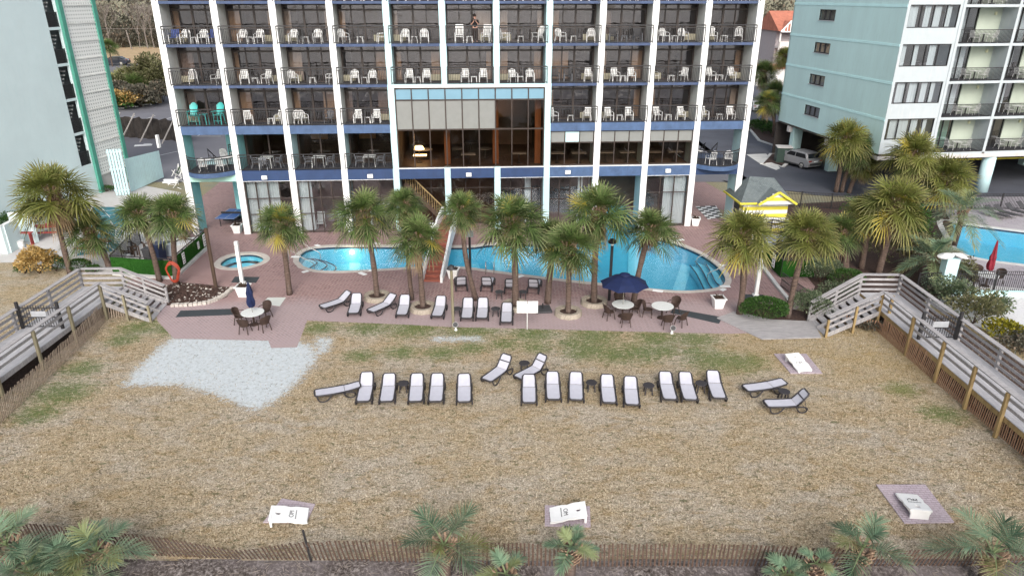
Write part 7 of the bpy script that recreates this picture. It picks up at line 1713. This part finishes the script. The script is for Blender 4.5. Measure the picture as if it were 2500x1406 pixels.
closed_umbrella('closed burgundy umbrella over the neighbour table', g3(2405,698,.02), UMR, 2.9)
RTB.put(g3(2405,698,.02), 0, 'round table below the closed burgundy umbrella', 'tables on the neighbour terrace')
for x, y, l in ((2375, 700, 'left'), (2432, 692, 'right'), (2385, 684, 'rear')):
    p = Vector(g3(x, y, .014)); d = p - Vector(g3(2405,698,0)); WC.put(p, math.atan2(d.y, d.x) - PI / 2, f'dark chair at the burgundy umbrella table, {l} side', 'chairs on the neighbour terrace')
def strap(ang=40):
    t = thing('dark_lounger', 'x', 'sun lounger'); a = R(ang); MB().box((0, -.35, .33), (.62, 1.2, .05)).build('seat', DKS, t, bev=.015)
    o = MB().box((0, .36, 0), (.62, .74, .05)).build('backrest', DKS, t, bev=.015); o.location = (0, .25, .33); o.rotation_euler = (a, 0, 0)
    for s in (-1, 1): MB().tube([(s * .28, -.8, .31), (s * .28, -.8, .02), (s * .28, -.3, .02), (s * .28, -.3, .31)], .02, 5).build('leg', STEEL, t); MB().tube([(s * .28, .15, .31), (s * .28, .2, .02), (s * .28, .55, .02)], .02, 5).build('leg', STEEL, t)
    return Proto(t)
DL = strap()
for i, (x, y) in enumerate([(2428,530),(2450,528),(2478,524),(2505,520)]): DL.put(g3(x, y, .014), R(28), ['dark lounger nearest the feather palm across the neighbour pool', 'second dark lounger across the neighbour pool', 'third dark lounger across the neighbour pool', 'dark lounger cut by the right picture edge'][i], 'dark loungers by the neighbour pool')
t = thing('beach_chair', 'dark chair standing at the corner of the neighbour terrace', 'chair', g3(2362,690,.014), R(10)); MB().box((0, 0, .4), (.5, .5, .05)).build('seat', DKS, t); MB().box((0, .3, .75), (.55, .05, .7)).build('backrest', DKS, t); [MB().box((s * .22, f * .22, .2), (.04, .04, .4)).build('leg', DKS, t) for s in (-1, 1) for f in (-1, 1)]
# ================================================================= person on the balcony
SKIN = M('skin', (.48, .27, .20), .6, .05, 6, .02, 30); HAIR = M('dark_hair', (.02, .012, .01), .8, .2, 10, .3, 60); SHIRT = M('black_cloth_shirt', (.012, .012, .014), .9, .2, 6, .2, 40); TROU = M('dark_brown_trousers', (.035, .022, .018), .9, .2, 6, .2, 40)
def skin_mesh(name, vs, es, rr, mat, parent, root=0, sub=1):
    me = bpy.data.meshes.new(name); me.from_pydata(vs, es, []); me.materials.append(mat); o = bpy.data.objects.new(name, me); COL.objects.link(o); o.parent = parent
    md = o.modifiers.new('skin', 'SKIN'); md.use_smooth_shade = True
    if not me.skin_vertices:
        bm = bmesh.new(); bm.from_mesh(me); bm.verts.layers.skin.verify(); bm.to_mesh(me); bm.free()
    for i, q in enumerate(rr): me.skin_vertices[0].data[i].radius = (q, q) if not isinstance(q, tuple) else q; me.skin_vertices[0].data[i].use_root = (i == root)
    s = o.modifiers.new('sub', 'SUBSURF'); s.levels = s.render_levels = sub; return o
pu = FL[5] + FW + .62 * (FL[6] - FL[5] - FW); pt_ = HW(pu, .80, ZA); PE = thing('person', 'person in black shirt raising both hands to the face on the upper balcony', 'person', pt_, PSI)
vs = [(0, .02, .95), (0, .02, 1.15), (0, .0, 1.38), (0, -.01, 1.50), (0, -.02, 1.60), (0, -.03, 1.70), (0, -.02, 1.79),
      (.10, .02, .90), (.11, .0, .50), (.11, .03, .10), (.12, -.12, .04), (-.10, .02, .90), (-.11, .0, .50), (-.11, .03, .10), (-.12, -.12, .04),
      (.19, .0, 1.42), (.27, -.06, 1.17), (.10, -.24, 1.36), (.05, -.25, 1.44), (-.19, .0, 1.42), (-.27, -.06, 1.17), (-.08, -.24, 1.40), (-.03, -.24, 1.50)]
es = [(0, 1), (1, 2), (2, 3), (3, 4), (4, 5), (5, 6), (0, 7), (7, 8), (8, 9), (9, 10), (0, 11), (11, 12), (12, 13), (13, 14), (2, 15), (15, 16), (16, 17), (17, 18), (2, 19), (19, 20), (20, 21), (21, 22)]
rr = [(.16, .12), (.155, .12), (.17, .12), .055, .075, .10, .07, .09, .06, .045, .04, .09, .06, .045, .04, .06, .045, .032, .035, .06, .045, .032, .035]
for bi, sg in ((18, 1), (22, -1)):
    w = Vector(vs[bi])
    for k in range(4):
        a = len(vs); off = (-.03 + .02 * k) ; ln2 = (.05, .065, .07, .06)[k]
        vs.append(tuple(w + Vector((off, -.03, .03)))); vs.append(tuple(w + Vector((off - sg * .02, -.045, .03 + ln2 * .6)))); es += [(bi, a), (a, a + 1)]; rr += [.010, .008]
    a = len(vs); vs.append(tuple(w + Vector((-sg * .04, -.01, .03)))); es.append((bi, a)); rr.append(.011)
skin_mesh('body', vs, es, rr, SKIN, PE)
sh = [(0, .02, .92), (0, .02, 1.15), (0, .0, 1.38), (0, -.01, 1.46), (.19, .0, 1.42), (.26, -.05, 1.22), (-.19, .0, 1.42), (-.26, -.05, 1.22)]
skin_mesh('shirt', sh, [(0, 1), (1, 2), (2, 3), (2, 4), (4, 5), (2, 6), (6, 7)], [(.185, .14), (.18, .14), (.19, .14), .075, .085, .07, .085, .07], SHIRT, PE)
skin_mesh('trousers', [(0, .02, .95), (.10, .02, .86), (.11, .0, .5), (.11, .03, .08), (-.10, .02, .86), (-.11, .0, .5), (-.11, .03, .08)], [(0, 1), (1, 2), (2, 3), (0, 4), (4, 5), (5, 6)], [(.175, .13), .11, .085, .075, .11, .085, .075], TROU, PE)
b = MB(); b.lathe([(.085, -.04), (.112, .02), (.105, .08), (.06, .125), (0, .135)], 14, (0, .0, 1.70)); b.build('hair', HAIR, PE, smooth=True)
b = MB(); 
for s in (-1, 1): b.tube([(s * .045 + .03 * math.cos(a), -.135, 1.70 + .022 * math.sin(a)) for a in [2 * PI * k / 10 for k in range(11)]], .005, 4, cap=False); b.bar((s * .075, -.13, 1.705), (s * .10, .0, 1.71), .008)
b.bar((-.02, -.138, 1.705), (.02, -.138, 1.705), .008); b.build('glasses', BLKMETAL, PE); MB().lathe([(.016, -.02), (.012, .02), (.004, .035)], 6, (0, -.135, 1.665)).build('nose', SKIN, PE); MB().box((0, -.118, 1.625), (.05, .012, .012)).build('mouth', M('lips', (.35, .12, .1), .6), PE)
for s in (-1, 1): MB().box((s * .108, -.01, 1.68), (.02, .035, .06)).build('ear', SKIN, PE)
t = thing('phone', 'small pale phone held up by the person on the upper balcony', 'phone', (pt_[0], pt_[1], ZA), PSI); MB().box((0, -.33, 1.50), (.15, .012, .08)).build('phone_body', DKS, t, bev=.004); MB().box((.03, -.34, 1.51), (.02, .004, .02)).build('phone_lens', STEEL, t)
# ================================================================= light, sky, camera
w = bpy.data.worlds.new('World'); S.world = w; w.use_nodes = True; nt = w.node_tree; nt.nodes.clear()
sky = nt.nodes.new('ShaderNodeTexSky'); sky.sky_type = 'NISHITA'; sky.sun_disc = False; sky.sun_elevation = R(34); sky.sun_rotation = R(176); sky.air_density = 1.0; sky.dust_density = 4.0; sky.ozone_density = 1.0
hs = nt.nodes.new('ShaderNodeHueSaturation'); hs.inputs['Saturation'].default_value = .38; bg = nt.nodes.new('ShaderNodeBackground'); bg.inputs['Strength'].default_value = .15
nt.links.new(sky.outputs[0], hs.inputs['Color']); nt.links.new(hs.outputs[0], bg.inputs['Color']); ow = nt.nodes.new('ShaderNodeOutputWorld'); nt.links.new(bg.outputs[0], ow.inputs['Surface'])
sd = bpy.data.lights.new('sun', 'SUN'); sd.energy = 1.1; sd.angle = R(28); sd.color = (1, .95, .88); so = bpy.data.objects.new('sun', sd); COL.objects.link(so)
az, el = R(176), R(34); dv = Vector((math.sin(az) * math.cos(el), math.cos(az) * math.cos(el), math.sin(el))); so.rotation_euler = dv.to_track_quat('Z', 'Y').to_euler()
cd = bpy.data.cameras.new('camera'); cam = bpy.data.objects.new('camera', cd); COL.objects.link(cam); cam.location = (0, 0, CH); cam.rotation_euler = (R(90) - TH, 0, 0)
cd.sensor_width = 36; cd.sensor_fit = 'HORIZONTAL'; cd.lens = 36 * FP / 2500; cd.clip_end = 6000; cd.clip_start = .1; S.camera = cam
S.view_settings.view_transform = 'Standard'; S.view_settings.look = 'None'; S.view_settings.exposure = 0.68; S.view_settings.gamma = 1
S.cycles.max_bounces = 8; S.cycles.transparent_max_bounces = 24; S.cycles.diffuse_bounces = 3; S.cycles.glossy_bounces = 3; S.cycles.caustics_reflective = False; S.cycles.caustics_refractive = False
